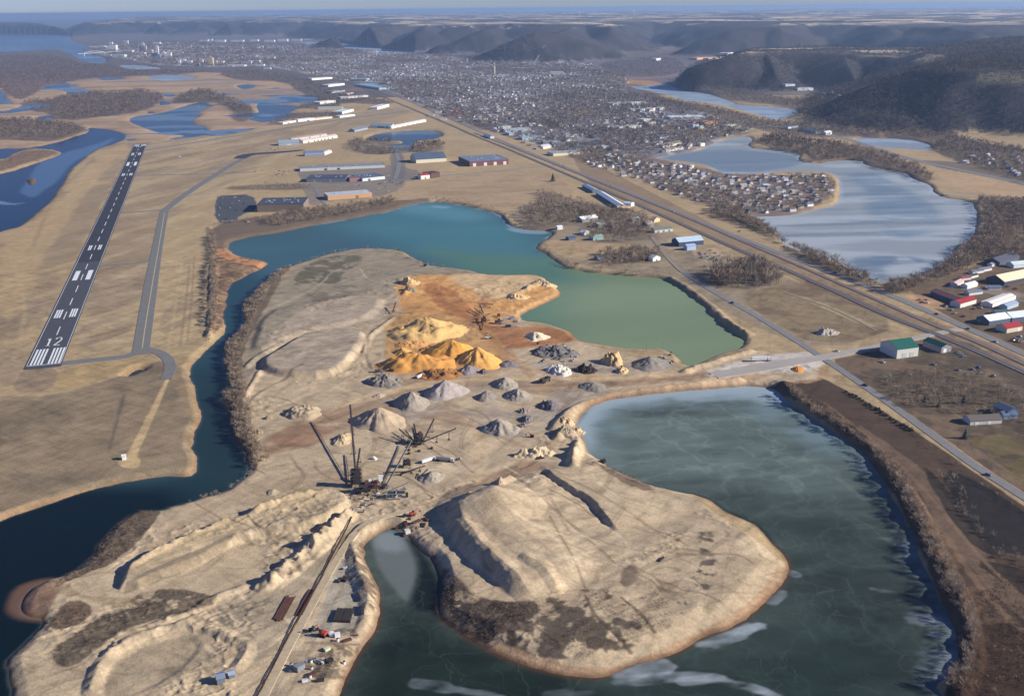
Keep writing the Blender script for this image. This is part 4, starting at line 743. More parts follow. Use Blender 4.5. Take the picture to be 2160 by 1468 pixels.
def merge_instances(name, tmpls, pts, m, label, cat, tint=None):
    """one object of many copies: pts rows x, y, z, height, width"""
    VV, FF, CC, k = [], [], [], 0
    sel = RS.randint(0, len(tmpls), len(pts))
    for ti, (tv, tf) in enumerate(tmpls):
        p = pts[sel == ti]
        if not len(p): continue
        a = RS.uniform(0, 6.28, len(p)); ca, sa = np.cos(a)[:, None], np.sin(a)[:, None]
        x = (tv[None, :, 0] * ca - tv[None, :, 1] * sa) * p[:, 4:5] + p[:, 0:1]; y = (tv[None, :, 0] * sa + tv[None, :, 1] * ca) * p[:, 4:5] + p[:, 1:2]
        z = tv[None, :, 2] * p[:, 3:4] + p[:, 2:3]
        VV.append(np.stack([x, y, z], -1).reshape(-1, 3)); FF.append((tf[None] + (np.arange(len(p)) * len(tv))[:, None, None] + k).reshape(-1, 3)); k += len(p) * len(tv)
        c = np.array(tint)[RS.randint(0, len(tint), len(p))] * RS.uniform(.75, 1.25, (len(p), 1)); CC.append(np.repeat(c, len(tv), 0))
    if not VV: return None
    o = link_mesh(name, np.concatenate(VV), np.concatenate(FF), m, cols=np.concatenate(CC)); return tag(o, label, cat, kind="stuff")
def in_poly(poly, n_or_sp, jitter=.95, edge=0.0):
    """jittered grid points inside a polygon, spacing in metres"""
    sp = n_or_sp; x0, y0 = poly.min(0); x1, y1 = poly.max(0); y1 = min(y1, 60000)
    gx, gy = np.meshgrid(np.arange(x0, x1, sp), np.arange(y0, y1, sp)); gx = gx.ravel() + RS.uniform(-jitter, jitter, gx.size) * sp; gy = gy.ravel() + RS.uniform(-jitter, jitter, gy.size) * sp
    d = sdf(poly, gx, gy, 5 + edge); k = d < -edge; return gx[k], gy[k]
veg_m = attr_mat("bare_branches", .95, (.3,), (.2,), 0)
TW = [s2l((150,132,112)), s2l((162,146,126)), s2l((144,124,102)), s2l((112,100,90))]
mid_t = [tri_template(bare_template(i + 20, 6, 64, .017, .2)) for i in range(4)]
far_t = [tri_template(bare_template(i + 40, 4, 15, .055, .3, .36), True) for i in range(5)]
brush_t = [tri_template(bare_template(i + 60, 5, 16, .03, .45, .5), True) for i in range(4)]
near_pts = []          # candidates for individual trees
mid_pts, far_pts = {}, {}
def add_trees(x, y, h0, zone, pad=4):
    w_ = water_sd(x, y); k = w_ > pad; x, y, w_ = x[k], y[k], w_[k]
    if not len(x): return
    z = height(x, y, w_); h = h0 * RS.uniform(.6, 1.2, len(x)) ; R = np.hypot(x, y)
    q = np.stack([x, y, z - .2, h, h * RS.uniform(.85, 1.35, len(x))], 1)
    for row, r_ in zip(q[R < 1150], R[R < 1150]): near_pts.append((r_, tuple(row), zone))
    a = q[(R >= 1150) & (R < 2600)]; b = q[R >= 2600]
    if len(a): mid_pts.setdefault(zone, []).append(a)
    if len(b): far_pts.setdefault(zone, []).append(b)
for nm, (pts, hh, spc, c) in WOODS.items():
    poly = smooth_poly(PP(pts), 1); dist = np.hypot(poly[:, 0], poly[:, 1]).mean()
    sp = max(spc * .8, dist / 330); x, y = in_poly(poly, sp); kk = RS.rand(len(x)) < .75 + .6 * fbm(x, y, 60, 3, 211); add_trees(x[kk], y[kk], hh * max(1, sp / (spc * 1.3)), nm)
def band(pts, wd_m, sp, hh, zone, pad=2.5):
    ln = smooth_poly(PP(pts), 1, False); seg = np.diff(ln, axis=0); L = np.hypot(seg[:, 0], seg[:, 1]); cum = np.concatenate([[0], np.cumsum(L)])
    n = int(cum[-1] / sp * max(1, wd_m / sp)); t = RS.uniform(0, cum[-1], n); i = np.clip(np.searchsorted(cum, t) - 1, 0, len(L) - 1); f = (t - cum[i]) / L[i]
    p = ln[i] + seg[i] * f[:, None]; nn = np.stack([-seg[i, 1], seg[i, 0]], 1) / L[i][:, None]; p = p + nn * RS.uniform(-wd_m / 2, wd_m / 2, (n, 1)); add_trees(p[:, 0], p[:, 1], hh, zone, pad)
W1 = 'west shore of the quarry peninsula'; W2 = 'east bank of the frozen lake'; W3 = 'shore of the green lake'; W4 = 'bank between airfield and channel'
band([(600,568),(560,600),(535,640),(520,668),(510,700)], 20, 2.5, 7.5, W1); band([(508,700),(488,735),(484,790),(495,830),(503,880),(505,930),(540,980)], 20, 2.4, 7.5, W1)
band([(540,980),(520,1005),(470,1040),(400,1062)], 5, 4, 4, W1)
band([(600,568),(650,548),(712,530),(800,523),(850,532),(880,552),(960,570)], 4, 6, 4.5, 'north shore of the quarry peninsula')
band([(1655,828),(1700,868),(1760,905),(1830,955),(1885,1018),(1915,1075),(1945,1140)], 15, 3.0, 7, W2); band([(1945,1140),(1975,1200),(2005,1265),(2025,1340),(2015,1420),(1995,1450)], 17, 3.2, 7.5, W2)
band([(2000,1000),(2040,1080),(2100,1150),(2200,1230)], 14, 6, 5, 'ditch east of the frozen lake'); band([(1900,890),(2000,970),(2100,1040),(2200,1100)], 5, 6, 3.5, 'verge of the county road')
band([(1140,525),(1180,556),(1250,572),(1390,583),(1450,618),(1520,680)], 9, 4, 7, W3); band([(450,475),(560,462),(700,440),(820,426)], 14, 6, 6, W3); band([(905,418),(1000,430),(1060,450),(1090,475),(1130,482)], 9, 6, 5, W3)
band([(448,500),(450,560),(452,620),(448,690)], 7, 2.6, 7, W4); band([(470,520),(465,600),(460,680),(430,730)], 12, 7, 3.5, W4)
band([(1540,445),(1640,500),(1740,560),(1850,605)], 14, 5, 11, 'tree row along the highway'); band([(770,760),(760,740)], 4, 4, 3, W1) if 0 else None
band([(1250,978),(1290,992),(1350,1018),(1380,1035)], 4, 3.2, 3, 'south shore of the frozen lake'); band([(700,1380),(660,1420),(640,1440)], 22, 6, 3.5, 'scrap yard on the spit'); band([(745,1180),(765,1230),(785,1270)], 5, 5, 3, 'scrap yard on the spit')
band([(1480,560),(1560,600),(1640,650),(1720,720)], 4, 9, 3, 'verge of the county road'); band([(1860,575),(1960,520),(2060,470)], 6, 8, 6, 'wood at the end of the frozen lake')
# scattered town trees and hillside oaks
for nm, poly_px, sp0, hh in (('town trees', TOWN, 11, 10.5), ('trees of the point neighbourhood', POINTN, 8, 8.5)):
    a = np.array(poly_px, float); poly = PP(poly_px)
    x, y = in_poly(poly, sp0); R = np.hypot(x, y); k = RS.rand(len(x)) < np.clip((sp0 / np.maximum(sp0, R / 340)) ** 2, .05, 1)
    x, y = x[k], y[k]; R = R[k]; w_ = water_sd(x, y); kk = (w_ > 6); x, y, R = x[kk], y[kk], R[kk]
    tn = fbm(x, y, 260, 3, 221); kz = RS.rand(len(x)) < .85 - .5 * tn; x, y, R, tn = x[kz], y[kz], R[kz], tn[kz]; w_ = water_sd(x, y); kk = w_ > 0; x, y, R, tn = x[kk], y[kk], R[kk], tn[kk]
    h = hh * np.maximum(1, R / 5200) * RS.uniform(.6, 1.15, len(x)) * (1.1 - .35 * tn); z = height(x, y, w_[kk]); q = np.stack([x, y, z, h, h * 1.3], 1)
    far_pts.setdefault(nm, []).append(q[R > 2400]); mid_pts.setdefault(nm, []).append(q[R <= 2400])
hx, hy = [], []
for hgt, wd_, poly in HILLP[:2]:
    m_ = wd_ * 1.35; x0, y0 = poly.min(0) - m_; x1, y1 = poly.max(0) + m_; x1 = min(x1, y1 * .62)
    g1, g2 = np.meshgrid(np.arange(x0, x1, 13 if hgt == 150 else 19), np.arange(y0, y1, 13 if hgt == 150 else 19)); g1 = g1.ravel() + RS.uniform(-6, 6, g1.size); g2 = g2.ravel() + RS.uniform(-6, 6, g2.size)
    hx.append(g1); hy.append(g2)
hx = np.concatenate(hx); hy = np.concatenate(hy); hw = water_sd(hx, hy); hzv = height(hx, hy, hw); k = (hzv > 5) & (hw > 10) & ((hzv < 120) | (hzv > 128) | (RS.rand(len(hx)) < .35)); hx, hy, hzv = hx[k], hy[k], hzv[k]
hh_ = RS.uniform(9, 17, len(hx)); far_pts['hillside oaks'] = [np.stack([hx, hy, hzv - .5, hh_, hh_ * 1.25], 1)]
for zone, lst in mid_pts.items(): merge_instances("woodland", mid_t, np.concatenate(lst), veg_m, "bare grey-brown trees: " + zone, "woodland", TW)
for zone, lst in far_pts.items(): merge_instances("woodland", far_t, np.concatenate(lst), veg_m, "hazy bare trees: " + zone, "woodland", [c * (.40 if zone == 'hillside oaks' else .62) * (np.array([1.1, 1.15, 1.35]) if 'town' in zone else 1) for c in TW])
near_pts.sort(key=lambda t: t[0])
for i, (r_, q, zone) in enumerate(near_pts[:300]):
    place_tree('bare%d' % (i % 4), q[0], q[1], q[3], "bare grey-brown tree in the thicket on the " + zone, "tree", "bare trees on the " + zone, z=q[2], wide=q[4] / q[3])
rest = {}
for r_, q, zone in near_pts[300:]: rest.setdefault(zone, []).append(q)
for zone, lst in rest.items(): merge_instances("thicket", mid_t, np.array(lst), veg_m, "bare thicket: " + zone, "thicket", TW)
print("TREES near", len(near_pts), "mid", sum(len(b) for a in mid_pts.values() for b in a), "far", sum(len(b) for a in far_pts.values() for b in a))
# brush: dead weeds on the spoil
BR = [s2l((78,66,58)), s2l((128,106,84)), s2l((60,52,48)), s2l((150,128,100))]
def brush(pts, sp, h, label, thr=-.3, sc_=9):
    x, y = in_poly(smooth_poly(PP(pts), 1), sp); n = fbm(x, y, sc_, 3, 201); w_ = water_sd(x, y); k = (n > thr) & (w_ > 1.5); x, y, w_ = x[k], y[k], w_[k]
    hh = h * RS.uniform(.5, 1.3, len(x)); merge_instances("dead_brush", brush_t, np.stack([x, y, height(x, y, w_) - .1, hh, hh * 1.1], 1), veg_m, label, "brush", BR)
brush([(293,1076),(342,1076),(332,1096),(319,1113),(299,1140),(239,1193),(199,1206),(133,1233),(116,1243),(140,1213),(186,1186),(213,1140),(253,1100)], 1.5, 1.7, "dark dead brush along the upper left edge of the spit")
brush([(309,1246),(376,1243),(449,1259),(465,1266),(416,1296),(332,1306),(266,1329),(199,1379),(150,1409),(113,1402),(106,1372),(166,1339),(216,1299),(266,1273)], 1.6, 1.6, "dark dead brush band above the round settling basin")
brush([(110,1306),(140,1269),(180,1269),(199,1289),(173,1316),(126,1332),(90,1326)], 1.5, 1.6, "brush patch beside the submerged sand bar")
brush([(904,1150),(936,1199),(971,1239),(1019,1282),(1135,1279),(1170,1255),(1306,1255),(1358,1247),(1437,1263),(1453,1298),(1397,1330),(1318,1374),(1198,1394),(1119,1386),(1039,1358),(959,1318),(936,1279),(932,1215)], 1.5, 1.5, "dark dead brush over the lower left of the sandy peninsula", .0, 12)
brush([(904,1150),(936,1199),(971,1239),(1019,1282),(1135,1279),(1130,1310),(1060,1330),(1039,1358),(959,1318),(936,1279),(932,1215)], 1.4, 2.0, "dense dead brush on the left bank of the sandy peninsula", -.35, 8)
brush([(1470,1130),(1510,1130),(1510,1255),(1460,1262),(1450,1240),(1480,1200)], 2.2, 1.0, "thin dark weeds in rows at the right of the sandy peninsula", .1, 7)
brush([(1640,822),(1750,860),(1850,950),(1920,1030),(1960,1130),(2030,1260),(2060,1400),(2010,1440),(1990,1260),(1940,1160),(1880,1040),(1780,930)], 1.9, 2.8, "brown brush on the high bank east of the frozen lake", -.2, 14)
brush([(1960,1150),(2100,1210),(2250,1280),(2250,1480),(2000,1480),(2030,1380)], 2.4, 2.6, "brown brush on the rough ground beyond the frozen lake", -.1, 14)
brush([(452,560),(480,560),(540,556),(500,590),(480,600),(475,680),(440,720),(448,650)], 2.4, 1.6, "brown brush on the bank beside the airfield", -.3, 14)
brush([(700,1340),(755,1340),(750,1390),(700,1440),(640,1430),(660,1390)], 1.8, 1.4, "weeds among the scrap on the spit", -.1, 6)
brush([(640,560),(760,535),(765,545),(720,580),(640,600)], 3, 1.0, "olive scrub on the north tip of the quarry peninsula", -.1, 10)
# single evergreens
def ev(px, py, h, label, kind='coni0', w_=1.0, group=None, cat="conifer"):
    x, y = P(px, py); return place_tree(kind, float(x), float(y), h, label, cat, group, wide=w_)
ev(1166,383, 17, "tall dark conifer alone in the field beside the railway", w_=1.5)
for i, (a, b, h) in enumerate([(1137,432,8),(1143,431,10),(1149,431,11),(1156,431,10),(1163,430,9),(1170,431,10)]): ev(a, b, h, "dark conifer in the short row above the bulk shed thicket", 'coni%d' % (i % 2), 1.3, "dark conifers in a short row by the field edge")
for a, b, h, l in [(1980,858,7,"dark round evergreen near the grove above the low house"), (2032,850,8,"dark evergreen on the right of the grove above the low house"), (2035,925,9,"dark evergreen in front of the long low house"), (1272,972,3.5,"small dark evergreen at the south corner of the frozen lake"), (897,562,4,"small dark evergreen on the north shore of the quarry peninsula"), (1950,846,6,"dark evergreen at the left of the grove above the low house")]: ev(a, b, h, l, 'coni0' if h > 5 else 'shrub', 1.4)
sx = np.linspace(0, 1, 22)
for i, t in enumerate(sx):
    a = 1785 + (1925 - 1785) * t + random.uniform(-2, 2); b = 822 + (905 - 822) * t + random.uniform(-2, 2) + 6
    ev(a, b, random.uniform(1.8, 3.0), "small dark evergreen shrub in the planted row along the county road", 'shrub', 1.3, "evergreen shrubs planted along the county road", "shrub")
# ------------------------------------------------------------------ mesh collector
class MB:
    def __init__(s): s.V = []; s.F = []
    def add(s, V, F): k = len(s.V); s.V += [tuple(v) for v in V]; s.F += [tuple(i + k for i in f) for f in F]; return s
    def box(s, c, d, rz=0.0, tilt=None):
        M = Matrix.Rotation(rz, 3, 'Z')
        if tilt is not None: M = M @ Matrix.Rotation(tilt, 3, 'Y')
        V = [M @ Vector((x * d[0] / 2, y * d[1] / 2, z * d[2] / 2)) + Vector(c) for z in (-1, 1) for y in (-1, 1) for x in (-1, 1)]
        return s.add(V, [(0, 2, 3, 1), (4, 5, 7, 6), (0, 1, 5, 4), (2, 6, 7, 3), (0, 4, 6, 2), (1, 3, 7, 5)])
    def bar(s, a, b, r, n=4, r1=None):
        V, F = [], []; tube(V, F, a, b, r, r if r1 is None else r1, n); F += [tuple(range(n))[::-1], tuple(range(n, 2 * n))]; return s.add(V, F)
    def prism(s, poly, z0, z1):
        n = len(poly); return s.add([(x, y, z0) for x, y in poly] + [(x, y, z1) for x, y in poly], [tuple(range(n))[::-1], tuple(range(n, 2 * n))] + [(i, (i + 1) % n, n + (i + 1) % n, n + i) for i in range(n)])
    def obj(s, name, m, parent=None, **k): return link_mesh(name, s.V, s.F, m, parent, **k)
def root(name, x, y, z, rz, label, cat, group=None):
    r = bpy.data.objects.new(name, None); r.empty_display_size = 2; col.objects.link(r); r.location = (x, y, z); r.rotation_euler.z = rz; return tag(r, label, cat, group)
def copy_tree(o, parent=None):
    c = o.copy(); col.objects.link(c); c.parent = parent
    for ch in o.children: copy_tree(ch, c)
    return c
# ------------------------------------------------------------------ roads, runway, rails
ROADZ = {'n': 0}
def ribbon(name, pts, wd, m, dz=.30, kind="structure", parent=None, step=8, px=True, shift=0.0, sm=2):
    ln = smooth_poly(PP(pts) if px else np.array(pts, float), sm, False); seg = np.diff(ln, axis=0); L = np.hypot(seg[:, 0], seg[:, 1]); cum = np.concatenate([[0], np.cumsum(L)])
    n = max(2, int(cum[-1] / step)); t = np.linspace(0, cum[-1], n); i = np.clip(np.searchsorted(cum, t, 'right') - 1, 0, len(L) - 1); f = (t - cum[i]) / L[i]
    p = ln[i] + seg[i] * f[:, None]; d = np.gradient(p, axis=0); d /= np.hypot(d[:, 0], d[:, 1])[:, None]; nn = np.stack([-d[:, 1], d[:, 0]], 1)
    if isinstance(wd, (list, tuple)): wd = np.interp(t / cum[-1], np.linspace(0, 1, len(wd)), wd)
    a = p + nn * (shift + np.asarray(wd)[..., None] / 2 if np.ndim(wd) else shift + wd / 2); b = p + nn * (shift - np.asarray(wd)[..., None] / 2 if np.ndim(wd) else shift - wd / 2)
    z = np.maximum(np.maximum(Tz(a[:, 0], a[:, 1]), Tz(b[:, 0], b[:, 1])), Tz(p[:, 0], p[:, 1])) + dz; z = np.convolve(np.pad(z, 2, 'edge'), np.ones(5) / 5, 'valid')
    V = np.concatenate([np.column_stack([a, z]), np.column_stack([b, z]), np.column_stack([a + nn * .6, z - 1.6]), np.column_stack([b - nn * .6, z - 1.6])]); F = []
    for j in range(n - 1): F += [(j, n + j, n + j + 1, j + 1), (j, j + 1, 2 * n + j + 1, 2 * n + j), (n + j, 3 * n + j, 3 * n + j + 1, n + j + 1)]
    o = link_mesh(name, V, F, m, parent)
    if kind and parent is None: tag(o, kind=kind)
    return o
asph = mat((128,126,124), .9, .12, .15, name="worn_asphalt"); asph_d = mat((62,64,70), .9, .12, .2, name="dark_asphalt"); asph_t = mat((118,116,112), .9, .1, .1, name="taxiway_asphalt"); conc = mat((168,160,150), .9, .1, .1, name="pale_road")
ballast = mat((92,78,70), .95, .25, .4, name="rail_ballast"); ballast2 = mat((118,92,78), .95, .25, .4, name="brown_ballast"); dirt = mat((150,132,108), .95, .2, .2, name="dirt_track"); paint_w = mat((226,228,226), .8, .08, .6, name="white_paint")
steel = mat((150,146,142), .5, .1, 1, .4, name="rail_steel")
HW = [(700,150),(780,184),(860,212),(930,243),(1040,290),(1130,328),(1233,370),(1333,408),(1400,437),(1500,478),(1600,517),(1720,563),(1872,620),(1960,658),(2022,684),(2160,746),(2300,810),(2900,1082)]
ribbon("highway", HW, 11, asph, .35, shift=0)
RW1 = [(712,163),(782,194),(875,233),(960,268),(1000,287),(1050,306),(1133,341),(1233,384),(1367,441),(1447,478),(1567,531),(1644,563),(1758,613),(1872,667),(1962,700),(2036,730),(2160,785),(2300,850),(2900,1130)]
RW2 = [(1000,281),(1060,303),(1143,336),(1300,399),(1433,452),(1567,510),(1668,553),(1791,607),(1900,655),(1981,691),(2063,722),(2160,768),(2300,832),(2900,1108)]
for pts, mm, wd in ((RW1, ballast, 9), (RW2, ballast2, 7)):
    ribbon("railway_bed", pts, wd, mm, .5)
    for s_ in (-2.2, 2.2): ribbon("rail_track", pts, 1.5, steel, .62, shift=s_ * (1 if wd == 9 else .0) + (0 if wd == 9 else s_ * .3))
ribbon("county_road", [(1375,500),(1420,560),(1500,613),(1600,668),(1735,754),(1850,832),(1960,912),(2060,986),(2160,1048),(2300,1140),(2900,1530)], 8, asph)
ribbon("quarry_entrance_road", [(1505,793),(1600,776),(1735,755),(1850,731),(1960,707),(2025,694)], [16, 20, 14, 9, 9, 9], conc, .42)
ribbon("upper_highway", [(1250,185),(1400,230),(1600,262),(1780,290),(1850,315),(1942,342),(2040,362),(2160,388),(2400,450)], 18, asph, .35, step=25)
ribbon("access_road", [(1990,410),(2057,415),(2160,419),(2400,428)], 10, conc, .4); ribbon("access_road", [(2118,430),(2105,480),(2080,515),(2040,545)], 4, dirt); ribbon("field_track", [(1642,612),(1700,632),(1760,652),(1850,698)], 3, dirt)
ribbon("town_street", [(960,240),(1000,228),(1060,215)], 8, asph, .3, step=30); ribbon("town_street", [(1150,130),(1060,148),(1200,190),(1330,232),(1500,300)], 9, asph, .3, step=30)
ribbon("industrial_road", [(530,397),(700,392),(870,378),(1000,365),(1220,345)], 7, asph, .3); ribbon("industrial_road", [(833,378),(842,350),(836,322)], 9, asph, .36)
ribbon("business_park_road", [(688,436),(672,410),(664,396)], 6, asph); ribbon("lake_farm_lane", [(1375,500),(1420,558),(1440,575)], 5, dirt, .45)
ribbon("settlement_street", [(2160,636),(2080,618),(1990,604)], 5, asph)
ribbon("spit_haul_road", [(540,1500),(600,1380),(660,1270),(715,1170),(760,1110),(860,1078)], 5, mat((182,164,134), .95, .2, .25, name="packed_sand"), .12, step=4)
# runway and taxiways
ribbon("crosswind_runway", [(300,319),(400,303),(560,278),(720,253),(850,236)], 14, asph_t, .25, step=20); ribbon("crosswind_runway", [(520,262),(640,250),(760,240),(860,224)], 6, asph_t, .2, step=20)
ribbon("taxiway", [(296,748),(303,700),(325,560),(346,446),(352,440),(400,404),(470,360),(510,336),(545,324)], [17, 17, 15, 15, 15, 15, 15], asph_t, .3)
ribbon("taxiway", [(296,740),(272,752),(225,757),(128,767)], 13, asph_t, .24); ribbon("taxiway", [(330,530),(322,551),(290,556),(205,562)], 8, asph_t, .24); ribbon("taxiway", [(352,440),(330,445),(258,449)], 8, asph_t, .24)
ribbon("taxiway", [(280,371),(360,369),(443,367),(540,363)], 8, asph_t, .24); ribbon("taxiway", [(305,735),(330,741),(352,752),(362,775),(350,800)], 11, asph_t, .26)
ribbon("apron", [(505,335),(520,326),(590,322),(640,317)], [30, 34, 30, 20], asph_d, .34); ribbon("taxiway_centreline", [(300,735),(306,690),(328,560),(347,450)], .8, mat((190,180,130), .8, .1), .36)
n0, n1, f0, f1 = P3(56, 774), P3(127.5, 767.5), P3(282.6, 305), P3(310, 305)
A_ = (n0 + n1) / 2; B_ = (f0 + f1) / 2; ax_ = (B_ - A_); RL = ax_.length; ax_.normalize(); sx_ = Vector((ax_.y, -ax_.x, 0)); RWD = 31.5
rw = bpy.data.meshes.new("runway")
def RP(s, t, z): v = A_ + ax_ * s + sx_ * t; return (v.x, v.y, v.z + z)
def rstrip(s0, s1, t0, t1, z, n=1):
    V, F = [], []
    for i in range(n + 1):
        s = s0 + (s1 - s0) * i / n; V += [RP(s, t0, z), RP(s, t1, z)]
    for i in range(n): F.append((2 * i, 2 * i + 1, 2 * i + 3, 2 * i + 2))
    return V, F
def Sp(px, py): return (P3(px, py) - A_).dot(ax_)
mb = MB(); mb.add(*rstrip(-9, Sp(147, 548), -RWD / 2 - 1, RWD / 2 + 1, .40, 20)); m2 = MB(); s_new = Sp(190, 553)
runway = MB().add(*rstrip(-9, s_new, -RWD / 2 - 1.2, RWD / 2 + 1.2, .40, 20)).obj("runway", mat((74,76,82), .9, .12, .15, name="runway_asphalt")); tag(runway, kind="structure")
MB().add(*rstrip(s_new, RL + 6, -RWD / 2 - 1.2, RWD / 2 + 1.2, .41, 40)).obj("runway_new_surface", mat((56,57,64), .9, .12, .15, name="fresh_asphalt"), runway)
pm = MB(); zz = .52
def mark(s0, s1, t0, t1): pm.add(*rstrip(s0, s1, t0, t1, zz))
for t in (-1, 1): mark(0, RL, t * (RWD / 2) - .5 * (t > 0) , t * (RWD / 2) + .5 * (t < 0) + (.0 if t < 0 else .0))
mark(0, 1.2, -RWD / 2, RWD / 2)
for i in range(9):
    if i != 4: t = -RWD / 2 + 2.6 + i * 3.2 + (.3 if i > 4 else 0); mark(Sp(92, 771), Sp(108, 736), t, t + 1.9); mark(RL - 42, RL - 4, t, t + 1.9)
d0, d1 = Sp(108, 730), Sp(118, 713); dh = d1 - d0
def strokes(pts, s0, hh, flip=1, tw=1.3, t0=0.0, ww=5.0):
    for (a, b) in zip(pts[:-1], pts[1:]):
        p = (s0 + flip * a[1] * hh, t0 + flip * (a[0] - .5) * ww); q = (s0 + flip * b[1] * hh, t0 + flip * (b[0] - .5) * ww)
        ds, dt = q[0] - p[0], q[1] - p[1]; L_ = math.hypot(ds, dt); ns, ntt = -dt / L_, ds / L_; k = tw / 2; e = k * .8; ds /= L_; dt /= L_
        ks = 1.0
        V = [RP(p[0] - ds * e + ns * k * ks, p[1] - dt * e + ntt * k, zz), RP(p[0] - ds * e - ns * k * ks, p[1] - dt * e - ntt * k, zz), RP(q[0] + ds * e - ns * k * ks, q[1] + dt * e - ntt * k, zz), RP(q[0] + ds * e + ns * k * ks, q[1] + dt * e + ntt * k, zz)]
        pm.add(V, [(0, 1, 2, 3)])
strokes([(.45, 0), (.45, 1), (.1, .78)], d0, dh, 1, 1.7, -4.2, 4.5); strokes([(.1, .0), (.8, .0)], d0, dh, 1, 1.2, -4.2, 4.5)
strokes([(0, .82), (.25, 1), (.75, 1), (1, .8), (.95, .55), (0, 0), (1, 0)], d0, dh, 1, 1.7, 4.2, 5.5)
strokes([(0, .85), (.3, 1), (.8, 1), (1, .75), (.6, .52), (1, .28), (.8, 0), (.3, 0), (0, .15)], RL - 50, 18, -1, 1.6, 4.2, 5.5); strokes([(.2, 0), (0, .25), (0, .75), (.2, 1), (.8, 1), (1, .75), (1, .25), (.8, 0), (.2, 0)], RL - 50, 18, -1, 1.6, -4.2, 5.5)
s = d1 + 10
while s < RL - 85: mark(s, s + 32, -.5, .5); s += 62
for (a, b, n_) in (((118,672), (122,655), 3), ((183,529), (189,519), 2)):
    s0, s1 = Sp(*a), Sp(*b)
    for sg in (-1, 1):
        for k in range(n_): t = sg * (4.6 + k * 2.6 + .9); mark(s0, s1, t - .9, t + .9); 
for sg in (-1, 1): mark(Sp(150,593), Sp(160,573), sg * 8 - 3.0, sg * 8 + 3.0); mark(Sp(262,351), Sp(265,343.5), sg * 8 - 3, sg * 8 + 3)
for (a, b) in (((256,372), (258,367)), ((270,329), (272,324))):
    for sg in (-1, 1): 
        for k in range(2): t = sg * (6 + k * 3.4); mark(Sp(*a), Sp(*b), t - 1.1, t + 1.1)
pm.obj("painted_markings", paint_w, runway)
# ------------------------------------------------------------------ buildings
def walls_roof(r, L, W, h, roof, wall, roofc, rise=.22, over=.4):
    """parts of a building: x along its front, y away from it, centred"""
    a, b = L / 2, W / 2; wm = mat(wall, .8, .06, .3); rm = mat(roofc, .7, .08, .3); o = over
    rh = rise * (W if roof == 'gx' else L)
    V = [(-a, -b, -1), (a, -b, -1), (a, b, -1), (-a, b, -1), (-a, -b, h), (a, -b, h), (a, b, h), (-a, b, h)]; F = [(0, 1, 5, 4), (1, 2, 6, 5), (2, 3, 7, 6), (3, 0, 4, 7), (4, 5, 6, 7)]
    if roof == 'gx': V += [(-a, 0, h + rh), (a, 0, h + rh)]; F += [(4, 8, 7), (5, 6, 9)]
    if roof == 'gy': V += [(0, -b, h + rh), (0, b, h + rh)]; F += [(4, 5, 8), (7, 9, 6)]
    link_mesh("walls", V, F, wm, r)
    t = .25; m_ = MB()
    if roof == 'gx':
        for sg in (-1, 1): m_.add([(-a - o, sg * (b + o), h - rh * o / b + .05), (a + o, sg * (b + o), h - rh * o / b + .05), (a + o, 0, h + rh + .05), (-a - o, 0, h + rh + .05), (-a - o, sg * (b + o), h + t + .05 - rh * o / b), (a + o, sg * (b + o), h + t + .05 - rh * o / b), (a + o, 0, h + rh + t + .05), (-a - o, 0, h + rh + t + .05)], [(0, 1, 2, 3), (4, 5, 6, 7), (0, 1, 5, 4), (1, 2, 6, 5), (3, 0, 4, 7)])
    elif roof == 'gy':
        for sg in (-1, 1): m_.add([(sg * (a + o), -b - o, h - rh * o / a + .05), (sg * (a + o), b + o, h - rh * o / a + .05), (0, b + o, h + rh + .05), (0, -b - o, h + rh + .05), (sg * (a + o), -b - o, h + t + .05 - rh * o / a), (sg * (a + o), b + o, h + t + .05 - rh * o / a), (0, b + o, h + rh + t + .05), (0, -b - o, h + rh + t + .05)], [(0, 1, 2, 3), (4, 5, 6, 7), (0, 1, 5, 4), (1, 2, 6, 5), (3, 0, 4, 7)])
    elif roof == 'arch':
        n = 10; pts = [(math.cos(math.pi * i / n) * (b + .2), h * .25 + math.sin(math.pi * i / n) * b * .75) for i in range(n + 1)]
        V = [(x, y, z) for x in (-a - .3, a + .3) for y, z in pts]; m_.add(V, [(i, i + 1, n + 2 + i, n + 1 + i) for i in range(n)] + [tuple(range(n + 1)), tuple(range(n + 1, 2 * n + 2))])
    else:
        m_.box((0, 0, h + .12), (L + .3, W + .3, .2))
        for sx, sy, lx, ly in ((0, -1, L + .5, .35), (0, 1, L + .5, .35), (-1, 0, .35, W - .2), (1, 0, .35, W - .2)): m_.box((sx * a, sy * b, h + .38), (lx, ly, .55))
    m_.obj("roof", rm, r)
    return h + rh
def building(p0, p1, depth, h, roof, wall, roofc, label, cat="building", name="building", doors=(), units=0, rise=.22, group=None):
    a = P3(*p0); b = P3(*p1); e = (b - a); L = e.length; e.normalize(); nrm = Vector((-e.y, e.x, 0))
    if nrm.dot(a) < 0: nrm = -nrm
    c = (a + b) / 2 + nrm * depth / 2; r = root(name, c.x, c.y, hz(c.x, c.y), math.atan2(e.y, e.x), label, cat, group)
    walls_roof(r, L, abs(depth), h, roof, wall, roofc, rise)
    b_ = abs(depth) / 2
    for k, (u, wd, dh_, dc) in enumerate(doors):
        MB().box(((u - .5) * L, -b_ - .08, dh_ / 2), (wd, .2, dh_)).obj("door", mat(dc, .7, .05), r)
    for k in range(units):
        q = random.Random(k * 7 + int(L)); MB().box((q.uniform(-.4, .4) * L, q.uniform(-.35, .35) * abs(depth), h + 1.0), (q.uniform(1.5, 4), q.uniform(1.5, 3), 1.4)).obj("roof_unit", mat((176,178,180), .6, .05), [c for c in r.children if c.name.startswith("roof")][0])
    return r
